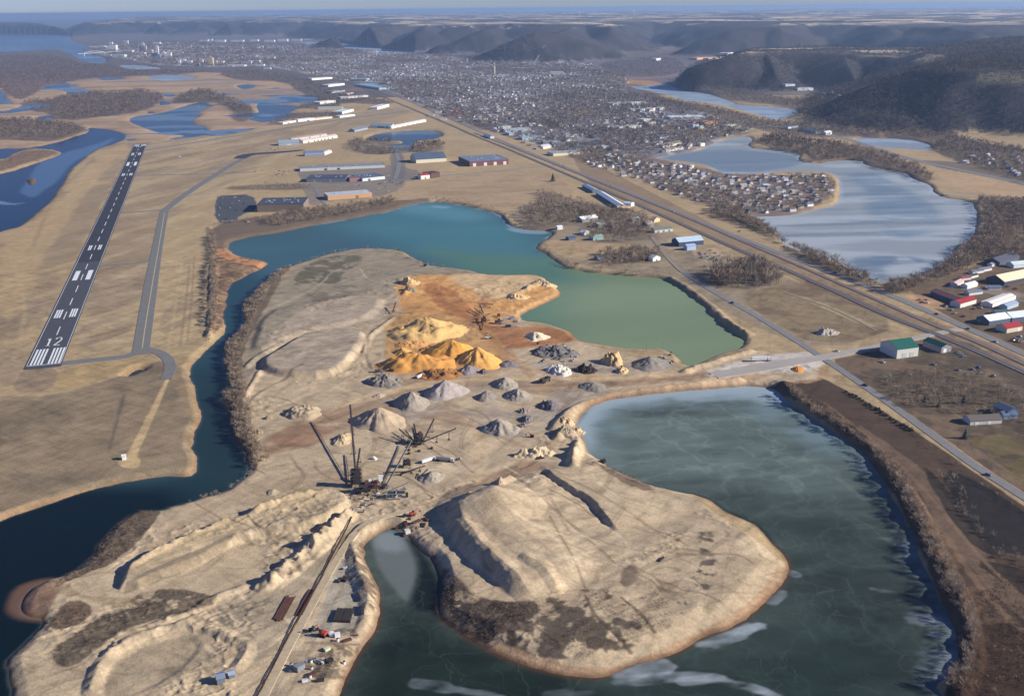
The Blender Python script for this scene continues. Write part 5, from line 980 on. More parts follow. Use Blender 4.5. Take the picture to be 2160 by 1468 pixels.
WHT = (226,224,214); CRM = (222,206,176); GRY = (150,152,154); DGR = (84,90,102); BLU = (108,124,146); TAN = (206,164,124); BRK = (124,84,80); RED = (150,52,54)
D = lambda *u, w=4, h=4, c=(60,60,64): [(x, w, h, c) for x in u]
BL = [
 ((1891,757),(1936,751),26,9.5,'gx',(216,214,200),(24,92,82),"tall machinery shed with dark green roof and open left end", "shed", D(.35,.7,w=5,h=5,c=(196,196,186))),
 ((1984,746),(2010,740),-1,0,'',0,0,'',''),
 ((543,448),(641,446),64,13,'flat',(132,116,104),(74,80,92),"big brown-walled plant with dark flat roof beside the parking lot", "factory", D(.9,w=5,h=4,c=(120,100,90)), 14),
 ((692,423),(785,416),34,8,'flat',TAN,(184,190,194),"long tan brick warehouse with light grey roof above the lake trees", "warehouse", D(.66,w=5,h=5,c=(130,110,90)), 5),
 ((633,362),(812,354),36,6,'flat',(206,206,196),(132,138,146),"very long white-walled works behind the grey-roofed factory", "factory", D(.3,.45,w=6,h=4,c=(80,86,96)), 8),
 ((647,385),(730,384),42,8,'flat',(124,134,142),(76,84,98),"grey factory with dark roof in front of the long white works", "factory", D(.2,.6,w=4,h=5,c=(160,170,172)), 8),
 ((738,384),(762,382),20,7,'flat',(150,110,110),(120,100,104),"small reddish annex at the right end of the grey factory", "building", []),
 ((765,383),(812,378),52,6,'flat',(220,222,214),(92,106,126),"white warehouse with slate blue flat roof at the factory yard corner", "warehouse", D(.3,w=5,h=4,c=(90,96,104)), 4),
 ((643,330),(684,328),24,6,'arch',(150,160,176),(104,122,150),"round-topped slate blue hangar standing alone", "hangar", []),
 ((685,328),(700,322),12,4,'gx',WHT,(206,206,200),"small white shed beside the round-topped hangar", "shed", []),
 ((878,345),(942,341),52,8,'gx',(226,218,190),(82,96,116),"cream-fronted hall with dark low-pitched roof", "warehouse", [], 0),
 ((991,352),(1073,347),88,11,'flat',(122,86,88),(118,130,146),"dark red brick plant with four white loading doors and grey roof", "factory", D(.12,.4,.65,.9,w=7,h=7,c=(232,226,216)), 7),
 ((888,379),(907,377),14,8,'gx',(226,220,210),(150,60,62),"small white building with red roof in front of the brown hall", "building", D(.5,w=2,h=4,c=(110,80,80))),
 ((909,377),(928,374),26,10,'flat',(96,72,66),(84,66,62),"dark brown flat hall joined behind the red-roofed building", "building", []),
 ((588,308),(632,306),30,6,'gx',(160,172,176),(142,158,168),"pale grey hangar at the left end of the airport row", "hangar", D(.5,w=12,h=4,c=(196,204,204))),
 ((640,303),(712,291),16,6,'gx',(236,230,214),(196,188,180),"long white T-hangar row with dark bays", "hangar", D(.15,.32,.42,.52,.62,.72,.84,w=6,h=4,c=(120,116,112))),
 ((615,297),(690,286),10,4,'gx',(206,190,182),(170,150,146),"low hangar row behind the long white T-hangars", "hangar", D(.2,.5,.8,w=5,h=3,c=(120,112,110))),
 ((748,279),(776,273),20,5,'gx',(150,158,168),(120,124,134),"dull grey hangar at the left end of the far hangar group", "hangar", []),
 ((780,270),(826,271),24,6,'gx',(206,214,214),(120,152,160),"hangar with teal blue roof edge in the far hangar group", "hangar", D(.5,w=20,h=4,c=(90,110,120))),
 ((826,272),(899,257),12,5,'gx',(236,234,224),(206,204,198),"long white T-hangar row near the railway", "hangar", D(.15,.3,.45,.6,.72,w=5,h=3.5,c=(130,124,120))),
 ((597,263),(625,258),20,5,'flat',WHT,(200,200,196),"white depot at the left end of the long line beside the ponds", "warehouse", D(.4,w=8,h=3,c=(90,96,100))),
 ((629,258),(664,254),20,7,'flat',WHT,(200,200,196),"white depot with dark bay second in the line beside the ponds", "warehouse", D(.6,w=8,h=3,c=(70,80,84))),
 ((665,254),(701,250),20,5,'flat',CRM,(196,190,180),"cream depot third in the line beside the ponds", "warehouse", []),
 ((717,249),(749,245),18,5,'flat',(226,232,234),(196,206,210),"white shed at the right end of the line beside the ponds", "warehouse", []),
 ((671,231),(722,230),24,6,'flat',(190,206,198),(170,186,180),"pale green-grey works north of the line of white depots", "factory", [], 3),
 ((722,241),(746,235),34,7,'flat',(232,236,226),(206,214,208),"bright white hall behind the right end of the depots", "warehouse", []),
 ((675,221),(708,217),30,8,'flat',(238,236,230),(220,216,210),"white block alone among the trees north of the depots", "warehouse", []),
 ((796,232),(821,225),26,8,'flat',(240,240,236),(214,214,210),"white depot alone at the end of the grass by the railway", "warehouse", []),
 ((719,209),(777,205),24,6,'flat',(228,224,212),(200,196,190),"long cream warehouse nearest the railway bend", "warehouse", [], 2),
 ((733,201),(746,198),30,5,'flat',(220,200,190),(180,160,156),"low pinkish shed beside the railway bend", "shed", []),
 ((693,184),(727,180),40,8,'flat',(238,236,230),(206,206,202),"white warehouse second from the far end of the industrial park", "warehouse", []),
 ((700,197),(728,194),34,6,'flat',(170,180,178),(140,148,150),"grey warehouse in the middle of the industrial park", "warehouse", [], 3),
 ((658,170),(701,167),40,8,'flat',(238,236,230),(210,208,204),"white warehouse at the far end of the industrial park", "warehouse", []),
 ((748,182),(800,190),90,8,'flat',(176,196,200),(140,166,176),"large pale blue works across the railway from the industrial park", "factory", [], 6),
 ((745,172),(772,172),60,10,'flat',(196,212,212),(160,180,184),"pale blue hall behind the large blue works", "factory", [], 2),
 ((775,178),(817,178),60,7,'flat',(190,190,190),(146,168,178),"flat blue-grey hall at the right of the blue works", "factory", [], 3),
 ((870,197),(890,197),30,6,'flat',(216,224,220),(176,190,190),"pale warehouse left of a pair in the town", "warehouse", []),
 ((897,200),(916,200),30,6,'flat',(226,232,228),(176,190,190),"pale warehouse right of a pair in the town", "warehouse", []),
 ((945,188),(965,188),40,6,'flat',(206,196,186),(180,170,160),"long tan school hall in the town trees", "school", []),
 ((976,258),(1014,258),34,7,'flat',(232,226,212),(170,188,190),"pale hall with teal-grey roof by the tracks", "warehouse", [], 2),
 ((955,240),(963,240),12,9,'gx',(206,120,110),(150,60,54),"red-fronted building beside the tracks", "building", []),
 ((1063,279),(1118,278),34,7,'flat',(226,232,226),(186,200,198),"long white works in the town beside the highway", "warehouse", D(.3,.6,w=8,h=3,c=(100,110,112)), 3),
 ((1102,296),(1144,294),34,7,'flat',(200,216,220),(160,186,196),"pale blue works in front of the long white works", "warehouse", [], 4),
 ((1167,330),(1229,326),36,6,'flat',(228,212,180),(148,160,172),"long cream-fronted store with grey roof beside the highway", "store", D(.6,w=6,h=3,c=(40,40,44)), 2),
 ((1146,315),(1163,312),18,5,'gx',(228,222,210),(196,196,190),"small white building left of the cream-fronted store", "building", []),
 ((1020,288),(1034,293),12,5,'gx',(216,222,222),(190,206,212),"white shed on the town side of the railway", "shed", []),
 ((1327,272),(1353,270),26,7,'flat',(238,232,216),(206,206,200),"white flat shop at the right edge of town", "store", []),
 ((1293,273),(1319,272),24,6,'flat',(228,228,222),(190,196,196),"white workshop left of the flat shop at the edge of town", "store", D(.5,w=6,h=3,c=(120,120,120))),
 ((1358,258),(1374,256),26,7,'flat',(232,232,226),(200,206,206),"white hall behind the cream hall at the crossroads", "store", []),
 ((1369,264),(1384,262),24,6,'flat',(228,218,190),(200,190,170),"cream hall at the crossroads", "store", []),
 ((1329,236),(1340,235),20,9,'flat',(206,196,190),(170,170,176),"brownish apartment block at the left of the row of four", "apartment", []),
 ((1350,237),(1360,236),20,9,'flat',(196,206,206),(160,176,180),"grey-blue apartment block second from the left in the row of four", "apartment", []),
 ((1370,236),(1382,234),20,9,'flat',(232,230,222),(196,196,192),"white apartment block third in the row of four", "apartment", []),
 ((1392,233),(1403,231),20,7,'flat',(232,230,222),(190,190,190),"white apartment block at the right end of the row of four", "apartment", []),
 ((1292,223),(1325,220),40,7,'flat',(206,214,206),(180,190,186),"long grey-green school left of the bright white hall", "school", [], 2),
 ((1333,223),(1366,221),40,8,'flat',(240,240,232),(214,214,208),"bright white school hall above the apartment row", "school", []),
 ((1260,215),(1284,214),30,5,'flat',(216,220,214),(186,190,186),"pale low building left of the school halls", "building", []),
 ((1414,254),(1488,252),50,8,'flat',(206,210,214),(216,220,224),"very long white-roofed shopping hall", "store", [], 5),
 ((1400,258),(1412,257),24,6,'flat',(150,160,176),(130,140,156),"blue-grey shop left of the shopping hall", "store", []),
 ((1460,264),(1483,262),30,7,'flat',(190,140,126),(170,120,110),"pinkish brick shop in front of the shopping hall", "store", []),
 ((1486,264),(1514,261),34,7,'flat',(206,150,106),(180,140,110),"orange brick store right of the pinkish shop", "store", D(.3,.6,.8,w=5,h=4,c=(150,110,80))),
 ((1462,270),(1474,268),20,8,'flat',(190,214,232),(160,190,214),"light blue garage beside the yellow one", "garage", []),
 ((1473,275),(1488,273),16,6,'gx',(236,206,130),(170,190,200),"yellow-walled garage in front of the orange store", "garage", []),
 ((1531,270),(1555,267),18,6,'flat',(228,220,200),(196,196,190),"cream shop alone at the right of the shopping area", "store", []),
 ((1364,283),(1384,281),16,4,'gx',(226,224,214),(150,160,176),"low white terrace at the top of the lakeside estate", "apartment", []),
 ((1392,294),(1410,291),16,5,'gx',(216,214,206),(92,110,134),"dark-roofed terrace in the lakeside estate", "apartment", []),
 ((1383,308),(1399,302),14,5,'gx',(230,220,220),(110,120,140),"pinkish white terrace in the lakeside estate", "apartment", []),
 ((1399,313),(1440,304),14,6,'gx',(232,224,204),(140,130,122),"cream terrace second from the lake shore", "apartment", []),
 ((1405,321),(1443,315),12,5,'gx',(234,230,214),(150,144,136),"long cream terrace nearest the lake shore", "apartment", []),
 ((1338,302),(1352,301),14,5,'gx',(214,220,222),(80,100,116),"small dark-roofed house at the left of the lakeside estate", "house", []),
 ((1361,304),(1371,298),14,6,'gx',(238,236,230),(120,130,140),"bright white house in the lakeside estate", "house", []),
 ((1452,315),(1460,308),12,6,'gx',(234,226,206),(120,110,110),"cream lake house right of the terraces", "house", []),
 ((1478,309),(1487,308),12,7,'flat',(222,222,206),(190,190,180),"pale square lake house at the water's edge", "house", []),
 ((1300,438),(1318,442),-1,0,'',0,0,'',''),
 ((1228,470),(1261,465),15,5,'gx',(150,152,146),(238,240,236),"shed with bright white metal roof above the lake point", "shed", []),
 ((1176,485),(1187,484),8,4,'gx',(236,236,232),(226,226,222),"small white boathouse by the green lake shore", "shed", []),
 ((1251,508),(1273,505),11,4.5,'gx',(140,166,156),(128,156,148),"grey-green house on the lake point", "house", D(.3,w=2,h=2,c=(60,60,60))),
 ((1232,497),(1243,494),9,4,'gy',(190,190,186),(206,206,200),"small grey house behind the grey-green one", "house", []),
 ((1200,508),(1214,506),9,3.5,'gx',(90,104,124),(74,88,108),"low dark blue house on the lake point", "house", []),
 ((1262,481),(1277,478),11,5,'gx',(120,130,122),(130,146,140),"green-grey barn beside the white-roofed shed", "barn", []),
 ((1290,480),(1302,478),10,5,'gx',(110,96,110),(92,84,96),"dark house under bare trees on the lake farm lane", "house", []),
 ((1381,492),(1419,488),12,4.5,'gx',(206,206,196),(116,122,114),"long low grey-roofed shop beside the railway yard", "shop", D(.2,.5,.8,w=3,h=3,c=(120,120,114))),
 ((1366,480),(1380,478),14,5,'gx',(136,130,122),(160,150,140),"tan house with pale roof left of the long low shop", "house", []),
 ((1336,468),(1350,466),10,4,'gx',(196,200,200),(150,156,160),"grey house near the railway", "house", []),
 ((1380,470),(1392,467),8,4.5,'gy',(222,196,150),(170,150,120),"cream gabled house beside the railway", "house", []),
 ((1449,529),(1468,527),10,6,'gx',(176,196,222),(160,176,206),"light blue metal shed at the front of the blue-roofed pair", "shed", []),
 ((1432,521),(1484,516),22,6.5,'gx',(70,82,108),(186,206,216),"large metal shed with pale blue roof in the storage yard", "shed", []),
 ((1377,552),(1393,549),9,4.5,'gy',(232,230,226),(214,214,212),"white-roofed house on the shore among the grove", "house", D(.5,w=2,h=2,c=(70,70,76))),
 ((1261,550),(1272,548),8,4,'gx',(120,128,140),(84,94,112),"blue-grey house at the left of the lake grove", "house", []),
 ((1160,447),(1178,446),9,4,'gx',(160,166,166),(130,140,144),"grey cabin in front of the row of dark conifers", "cabin", []),
 ((2025,650),(2059,640),13,5,'gx',(222,220,206),(158,44,50),"shop with bright red roof and white end wall", "shop", D(.25,w=5,h=3.5,c=(240,240,236))),
 ((2123,703),(2156,697),14,5,'gx',(218,208,180),(166,44,54),"barn with deep red roof and cream wall", "barn", D(.75,w=4,h=3.5,c=(236,232,222))),
 ((2086,687),(2131,680),18,5,'gx',(90,104,124),(232,238,240),"long shed with white metal roof left of its twin", "shed", []),
 ((2134,680),(2178,675),18,5,'gx',(90,104,124),(226,234,236),"shed with white metal roof right of its twin by the red barn", "shed", []),
 ((2093,650),(2142,632),14,5,'arch',(226,222,212),(228,224,214),"white vaulted storage hall behind the twin sheds", "hall", []),
 ((2124,654),(2148,646),9,4,'gx',(176,190,200),(150,170,186),"small blue-grey shed in front of the vaulted hall", "shed", []),
 ((1963,618),(2022,642),-1,0,'',0,0,'',''),
 ((2019,607),(2033,599),9,4,'gx',(226,206,196),(206,180,170),"pale pink cottage above the brown-roofed stable", "cottage", []),
 ((2040,610),(2062,604),9,4,'gx',(236,232,222),(216,220,216),"cottage with pale metal roof behind the stable", "cottage", []),
 ((2044,624),(2073,620),8,3.2,'gx',(222,218,210),(112,124,146),"slate-roofed mobile home nearest the stable", "mobile home", []),
 ((2086,612),(2112,612),8,3.2,'gx',(222,218,210),(104,118,140),"slate-roofed mobile home beside the settlement street", "mobile home", []),
 ((2100,664),(2128,662),7,3,'gx',(196,206,204),(70,100,96),"dark green mobile home in front of the vaulted hall", "mobile home", []),
 ((2118,603),(2180,590),26,5,'gx',(70,74,88),(240,226,186),"large hall with cream roof above the vaulted one", "hall", []),
 ((2138,566),(2180,562),14,4,'gx',(232,236,232),(206,220,220),"white-fronted hall at the far end of the settlement", "hall", []),
 ((2108,562),(2150,548),20,5,'gx',(90,92,104),(82,84,98),"dark charcoal house above the white-fronted hall", "house", []),
 ((2046,897),(2113,893),12,3.6,'gx',(214,208,196),(106,98,92),"long low ranch house with brown-grey roof", "house", D(.2,.6,w=3,h=2.4,c=(236,236,232))),
 ((2117,885),(2146,883),10,3.2,'gx',(130,142,160),(92,110,136),"blue-roofed garage joined to the ranch house", "garage", []),
 ((1588,295),(1588,295),-1,0,'',0,0,'',''),
 ((1662,274),(1684,270),16,6,'flat',(206,214,214),(96,110,134),"dark-roofed inn in the woods at the left of a pair", "inn", []),
 ((1688,275),(1720,283),14,6,'flat',(206,214,214),(90,104,130),"long dark-roofed inn in the woods at the right of a pair", "inn", []),
 ((1742,286),(1755,284),14,7,'gx',(240,238,230),(216,216,212),"white house in the woods right of the dark-roofed inns", "house", []),
 ((1656,196),(1676,195),26,7,'flat',(206,216,222),(150,170,186),"pale building at the foot of the long bluff at the left", "building", []),
 ((1682,197),(1715,196),26,9,'flat',(232,234,232),(180,190,200),"long white building at the foot of the long bluff", "building", []),
 ((1470,127),(1492,125),60,12,'flat',(214,164,130),(190,150,130),"tan building at the left of the valley campus", "building", []),
 ((1494,126),(1533,123),60,9,'flat',(222,200,176),(196,180,170),"long cream building in the middle of the valley campus", "building", []),
 ((1534,121),(1548,119),60,12,'flat',(236,236,232),(206,206,206),"white block at the right end of the valley campus", "building", []),
 ((1384,129),(1394,128),40,14,'flat',(228,230,226),(200,200,200),"white block among trees in the valley mouth", "building", []),
]
for b_ in BL:
    if b_[3] == 0: continue
    building(b_[0], b_[1], b_[2], b_[3], b_[4], b_[5], b_[6], b_[7], b_[8], doors=b_[9], name={'mobile home': 'mobile_home'}.get(b_[8], b_[8]), units=b_[10] if len(b_) > 10 else 0)
# long sheds seen on their long side: third point gives direction
def longshed(p0, p1, W, h, wall, roofc, label, cat, gable_front=True, name=None, doors=(), side=1):
    a, b = P3(*p0), P3(*p1); e = b - a; L = e.length; e.normalize(); nrm = Vector((-e.y, e.x, 0)) * side; c = (a + b) / 2 + nrm * W / 2
    r = root(name or cat.replace(' ', '_'), c.x, c.y, hz(c.x, c.y), math.atan2(e.y, e.x), label, cat); walls_roof(r, L, W, h, 'gx', wall, roofc, .2)
    for (u, wd, dh_, dc) in doors: MB().box((L / 2 + .08, (u - .5) * W, dh_ / 2), (.2, wd, dh_)).obj("door", mat(dc, .7, .05), r)
    return r
longshed((1946,730),(1985,745), 13, 6, (150,146,148), (24,86,78), "long shed with dark green roof and white gable end", "shed", doors=[(.35, 4, 4, (236,236,230)), (.75, 2, 3, (150,150,146))])
longshed((1257,412),(1302,441), 15, 5, (110,112,116), (214,226,232), "very long shed with pale blue-white roof along the railway", "shed")
longshed((1228,396),(1250,408), 12, 5, (120,130,136), (176,196,206), "pale-roofed shed group at the head of the long railway shed", "shed")
longshed((1302,446),(1330,446), 14, 5, (110,78,78), (222,190,150), "brown-walled shed with tan roof at the end of the long railway shed", "shed")
longshed((1316,434),(1331,436), 10, 5, (236,236,236), (240,240,238), "small bright white shed behind the tan-roofed one", "shed")
longshed((1962,622),(2022,645), 14, 4.5, (88,90,110), (150,110,104), "long stable with weathered red-brown roof", "stable")
longshed((2092,869),(2124,882), 13, 5.5, (76,88,108), (88,104,126), "steel blue barn with pale gable end behind the ranch house", "barn", doors=[(.5, 4, 3.5, (160,176,190))])
for i, (a, b, cc, l) in enumerate([((2040,590),(2064,584),(60,74,78),"nearest"), ((2052,579),(2075,575),(104,112,126),"second"), ((2068,575),(2092,570),(116,122,134),"third"), ((2030,592),(2048,590),(150,70,84),"reddish"), ((2092,563),(2110,559),(140,146,156),"farthest")]):
    building(a, b, 7, 3, 'gx', (224,218,212), cc, l + " mobile home in the row climbing to the wood edge" if l != "reddish" else "reddish-roofed mobile home below the row climbing to the wood edge", "mobile home", "mobile_home")
# white hut with its pad, fields' small things
building((258,971),(266,970),3.4,3.4,'gx',(236,236,232),(222,222,220),"small white equipment hut on the yellow pad at the end of the track","hut","equipment_hut")
building((1127,0+245),(1135,245),8,0.1,'flat',WHT,WHT,"x","x") if 0 else None
# ordinary shops and workshops between the railway and the town houses
q = random.Random(21); ln = PP([(880,226),(960,256),(1060,288),(1150,318),(1225,345)]); L_ = np.hypot(*np.diff(ln, axis=0).T); cum = np.concatenate([[0], np.cumsum(L_)])
for i in range(44):
    t = q.uniform(0, cum[-1]); j = min(int(np.searchsorted(cum, t)) - 1, 3) if t > 0 else 0; f = (t - cum[j]) / L_[j]; e = (ln[j + 1] - ln[j]) / L_[j]; off = q.uniform(25, 240); x, y = ln[j] + (ln[j + 1] - ln[j]) * f + np.array([-e[1], e[0]]) * off * (1 if (-e[1]) > 0 else -1)
    if water_sd(np.array([x]), np.array([y]))[0] < 15: continue
    cc = q.choice([WHT, WHT, (200,204,206), (206,190,166), (150,80,72), (176,186,190), (120,124,130)]); nm = "white" if min(cc) > 210 else "brick-red" if cc[0] == 150 else "tan" if cc[2] == 166 else "grey"
    r = root("shop", x, y, hz(x, y), math.atan2(e[1], e[0]) + (math.pi / 2 if q.random() < .4 else 0), "%s flat-roofed shop between the railway and the town houses" % nm, "shop", "%s shops between railway and town" % nm); walls_roof(r, q.uniform(14, 44), q.uniform(10, 22), q.uniform(4, 7), q.choice(['flat', 'flat', 'gx']), cc, q.choice([(226,226,222), (180,190,194), (120,124,132), (160,160,160), (96,98,106)]), .15)
# ------------------------------------------------------------------ houses
STREET = math.atan2(*(lambda d: (d.y, d.x))((P3(1567,531) - P3(1133,341)).normalized()))
HWALL = [(236,234,228),(206,198,182),(166,170,174),(140,150,158),(176,156,136),(236,234,230),(206,206,204),(196,180,160)]; HROOF = [(122,120,124),(88,90,100),(144,136,128),(160,164,172),(106,92,86),(196,196,196),(90,98,114)]
hm_ = {}
def house_parts(i):
    if i in hm_: return hm_[i]
    q = random.Random(i + 5); L, W, h = q.uniform(9, 16), q.uniform(6.5, 9), q.uniform(2.8, 5); r = root("house", 0, 0, 0, 0, "x", "house"); walls_roof(r, L, W, h, 'gx', HWALL[i % 8], HROOF[(i * 3) % 7], .25)
    ms = [(c.name.split('.')[0], c.data) for c in r.children]
    for c in list(r.children): bpy.data.objects.remove(c)
    bpy.data.objects.remove(r); hm_[i] = ms; return ms
WALLN = ["white", "cream", "pale grey", "blue-grey", "tan", "bright white", "mid grey", "light brown"]
hx, hy = in_poly(PP(POINTN), 24, .6); w_ = water_sd(hx, hy); k = w_ > 12; hx, hy = hx[k], hy[k]
tx, ty = in_poly(PP(TOWN), 30, .45); w_ = water_sd(tx, ty); k = (w_ > 20) & (height(tx, ty, w_) < 8) & (RS.rand(len(tx)) < .46 + .55 * fbm(tx, ty, 260, 3, 221)) & (np.abs(((tx * math.cos(STREET) + ty * math.sin(STREET)) / 125.) % 1 - .5) > .08) & (np.abs(((-tx * math.sin(STREET) + ty * math.cos(STREET)) / 100.) % 1 - .5) > .1); tx, ty = tx[k], ty[k]
allx = np.concatenate([hx, tx]); ally = np.concatenate([hy, ty]); isp = np.arange(len(allx)) < len(hx); o_ = np.argsort(np.hypot(allx, ally)); allx, ally, isp = allx[o_], ally[o_], isp[o_]
NH = 230
for j in range(NH):
    i = RS.randint(0, 16); wh = "among the bare trees of the lake point" if isp[j] else "in the near edge of the town by the railway"
    r = root("house", allx[j], ally[j], hz(allx[j], ally[j]) + .1, STREET + (math.pi / 2 if RS.rand() < .5 else 0) + RS.uniform(-.1, .1), "small %s-walled house %s" % (WALLN[i % 8], wh), "house", "%s-walled houses %s" % (WALLN[i % 8], wh))
    s_ = RS.uniform(.65, 1.0); r.scale = (s_, s_, s_)
    for nm, me in house_parts(i): o = bpy.data.objects.new(nm, me); col.objects.link(o); o.parent = r
def house_mass(name, x, y, ang, size, label, wallc=None, hgt=None):
    n = len(x); L = size[:, 0]; W = size[:, 1]; H = size[:, 2]; rh = W * .24
    base = np.array([(-1, -1, 0), (1, -1, 0), (1, 1, 0), (-1, 1, 0), (-1, -1, 1), (1, -1, 1), (1, 1, 1), (-1, 1, 1)], float)
    V = np.zeros((n, 14, 3)); V[:, :8, 0] = base[None, :, 0] * L[:, None] / 2; V[:, :8, 1] = base[None, :, 1] * W[:, None] / 2; V[:, :8, 2] = base[None, :, 2] * H[:, None] - .5
    for q, (sx, sy) in enumerate(((-1.04, -1.1), (1.04, -1.1), (1.04, 1.1), (-1.04, 1.1))): V[:, 8 + q, 0] = sx * L / 2; V[:, 8 + q, 1] = sy * W / 2; V[:, 8 + q, 2] = H - .5
    for q, sx in ((12, -1.04), (13, 1.04)): V[:, q, 0] = sx * L / 2; V[:, q, 2] = H - .5 + rh
    ca, sa = np.cos(ang)[:, None], np.sin(ang)[:, None]; X = V[:, :, 0] * ca - V[:, :, 1] * sa + x[:, None]; Y = V[:, :, 0] * sa + V[:, :, 1] * ca + y[:, None]; Zz = V[:, :, 2] + height(x, y)[:, None]
    T = [(0, 1, 5), (0, 5, 4), (1, 2, 6), (1, 6, 5), (2, 3, 7), (2, 7, 6), (3, 0, 4), (3, 4, 7), (8, 9, 13), (8, 13, 12), (10, 11, 12), (10, 12, 13), (11, 8, 12), (9, 10, 13)]
    F = (np.array(T)[None] + (np.arange(n) * 14)[:, None, None]).reshape(-1, 3); wc = np.array([s2l(c) for c in (wallc or HWALL)])[RS.randint(0, len(wallc or HWALL), n)]; rc = np.array([s2l(c) for c in HROOF])[RS.randint(0, 7, n)]
    C = np.concatenate([np.repeat(wc[:, None], 8, 1), np.repeat(rc[:, None], 6, 1)], 1).reshape(-1, 3)
    return tag(link_mesh(name, np.stack([X, Y, Zz], -1).reshape(-1, 3), F, house_m, cols=C), label, "houses", kind="stuff")
house_m = attr_mat("painted_houses", .8, (.2,), (.08,), 0)
hx2, hy2 = allx[NH:], ally[NH:]; n = len(hx2); kk = RS.rand(n) < np.clip(1.25 - np.hypot(hx2, hy2) / 9000, .3, 1); hx2, hy2 = hx2[kk], hy2[kk]; n = len(hx2); sc_ = np.maximum(1, np.hypot(hx2, hy2) / 6500); print("town houses", n)
house_mass("town_houses", hx2, hy2, STREET + np.where(RS.rand(n) < .5, 0, math.pi / 2), np.stack([RS.uniform(7, 14, n) * sc_, RS.uniform(6, 8.5, n) * sc_, RS.uniform(3.5, 6.5, n) * sc_ ** .5], 1), "small houses spread through the trees of the town")
# scattered houses below the near bluff
vx, vy = in_poly(PP([(1990,345),(2060,352),(2160,380),(2300,400),(2300,340),(2160,330),(2060,325)]), 42, .4); n = len(vx); house_mass("hillside_houses", vx, vy, RS.uniform(0, 3, n), np.stack([RS.uniform(10, 16, n), RS.uniform(7, 10, n), RS.uniform(4, 6, n)], 1), "scattered houses in the woods below the near bluff")
vx, vy = in_poly(PP([(1700,205),(1760,215),(1800,232),(1760,228)]), 60, .4); n = len(vx)
if n: house_mass("hillside_houses", vx, vy, RS.uniform(0, 3, n), np.stack([RS.uniform(12, 18, n), RS.uniform(9, 11, n), RS.uniform(5, 7, n)], 1), "scattered houses at the foot of the long bluff")
# larger far blocks of the town: centre px, width px, height px, colours
FARB = [(205,104,26,5,WHT),(190,104,10,4,WHT),(237,107,14,9,(232,226,214)),(220,104,8,4,WHT),(262,113,30,5,(206,206,190)),(250,122,22,5,(196,206,190)),(290,115,26,3,(216,206,196)),(302,108,5,14,(206,190,186)),(297,108,5,9,(196,180,176)),(307,108,4,9,(196,180,176)),(332,116,5,15,(226,214,206)),(326,120,10,6,(70,90,120)),(321,113,3,6,WHT),(346,122,7,9,WHT),(354,122,12,7,WHT),(335,124,5,8,(120,150,190)),(387,138,8,10,(216,226,206)),(378,137,5,8,WHT),(398,138,12,8,(206,206,206)),(412,140,14,5,(176,166,160)),(425,136,6,9,(206,190,180)),(445,140,9,16,(206,190,150)),(455,137,5,8,(190,170,150)),(465,134,12,4,WHT),(497,141,34,3,WHT),(520,138,18,7,(170,180,170)),(535,133,22,4,(196,206,200)),(548,140,16,3,WHT),(570,126,16,4,WHT),(563,147,14,3,(190,206,214)),(545,124,12,3,WHT),
 (430,90,14,4,WHT),(443,87,8,3,WHT),(464,90,18,4,WHT),(500,89,22,3,WHT),(536,88,14,3,WHT),(568,89,18,3,WHT),(596,88,18,4,WHT),(625,87,18,3,(216,206,196)),(655,85,26,2,WHT),(678,78,22,3,WHT),(495,104,28,3,(216,190,186)),(545,106,6,6,(216,206,196)),(550,103,8,5,(190,180,176)),(585,105,20,3,(170,186,200)),(668,124,12,3,(206,206,196)),(710,124,16,3,(190,190,180)),(785,114,18,4,(232,206,196)),(850,119,14,3,(190,190,196)),(880,119,14,3,(206,206,206)),(903,120,18,3,(190,196,196)),(920,114,10,4,WHT),(945,115,20,3,(196,190,196)),
 (1008,124,18,4,(206,200,200)),(1090,148,20,4,(196,200,196)),(1108,147,14,3,(206,206,200)),(1062,162,24,3,(226,232,226)),(1175,158,28,5,(216,210,190)),(1205,154,14,3,(170,176,186)),(1135,152,20,3,(190,190,186)),(985,155,26,3,(160,160,166)),(1222,174,3,4,WHT),(1320,197,8,4,WHT),(990,128,12,3,WHT),(330,95,12,4,WHT),(252,96,30,2,WHT),(265,93,8,5,WHT),(234,97,6,6,WHT),(1180,243,24,3,(180,180,180)),(1130,248,14,3,(200,200,200)),(1035,244,12,3,(210,214,214)),(1010,240,10,4,(120,70,70)),(940,236,10,4,(216,216,216)),(924,240,12,4,(222,216,206)),(910,246,10,4,(206,206,206)),(935,254,12,3,WHT),(1150,304,10,5,(206,206,214)),(1125,308,10,4,(190,200,206)),(1112,302,8,5,(226,226,226)),(1135,316,9,3,(216,216,216)),(1062,268,10,3,(190,200,206)),(1040,240,14,3,(196,206,210)),(1160,276,8,3,(150,150,160))]
NAMES = {302: "tallest pale tower of the far downtown", 332: "slim pale downtown tower right of the tallest one", 445: "tall tan grain elevator at the town edge"}
COLN = lambda c: "white" if min(c) > 214 else "tan" if c[0] > c[2] + 30 else "bluish" if c[2] > c[0] + 10 else "pale grey"
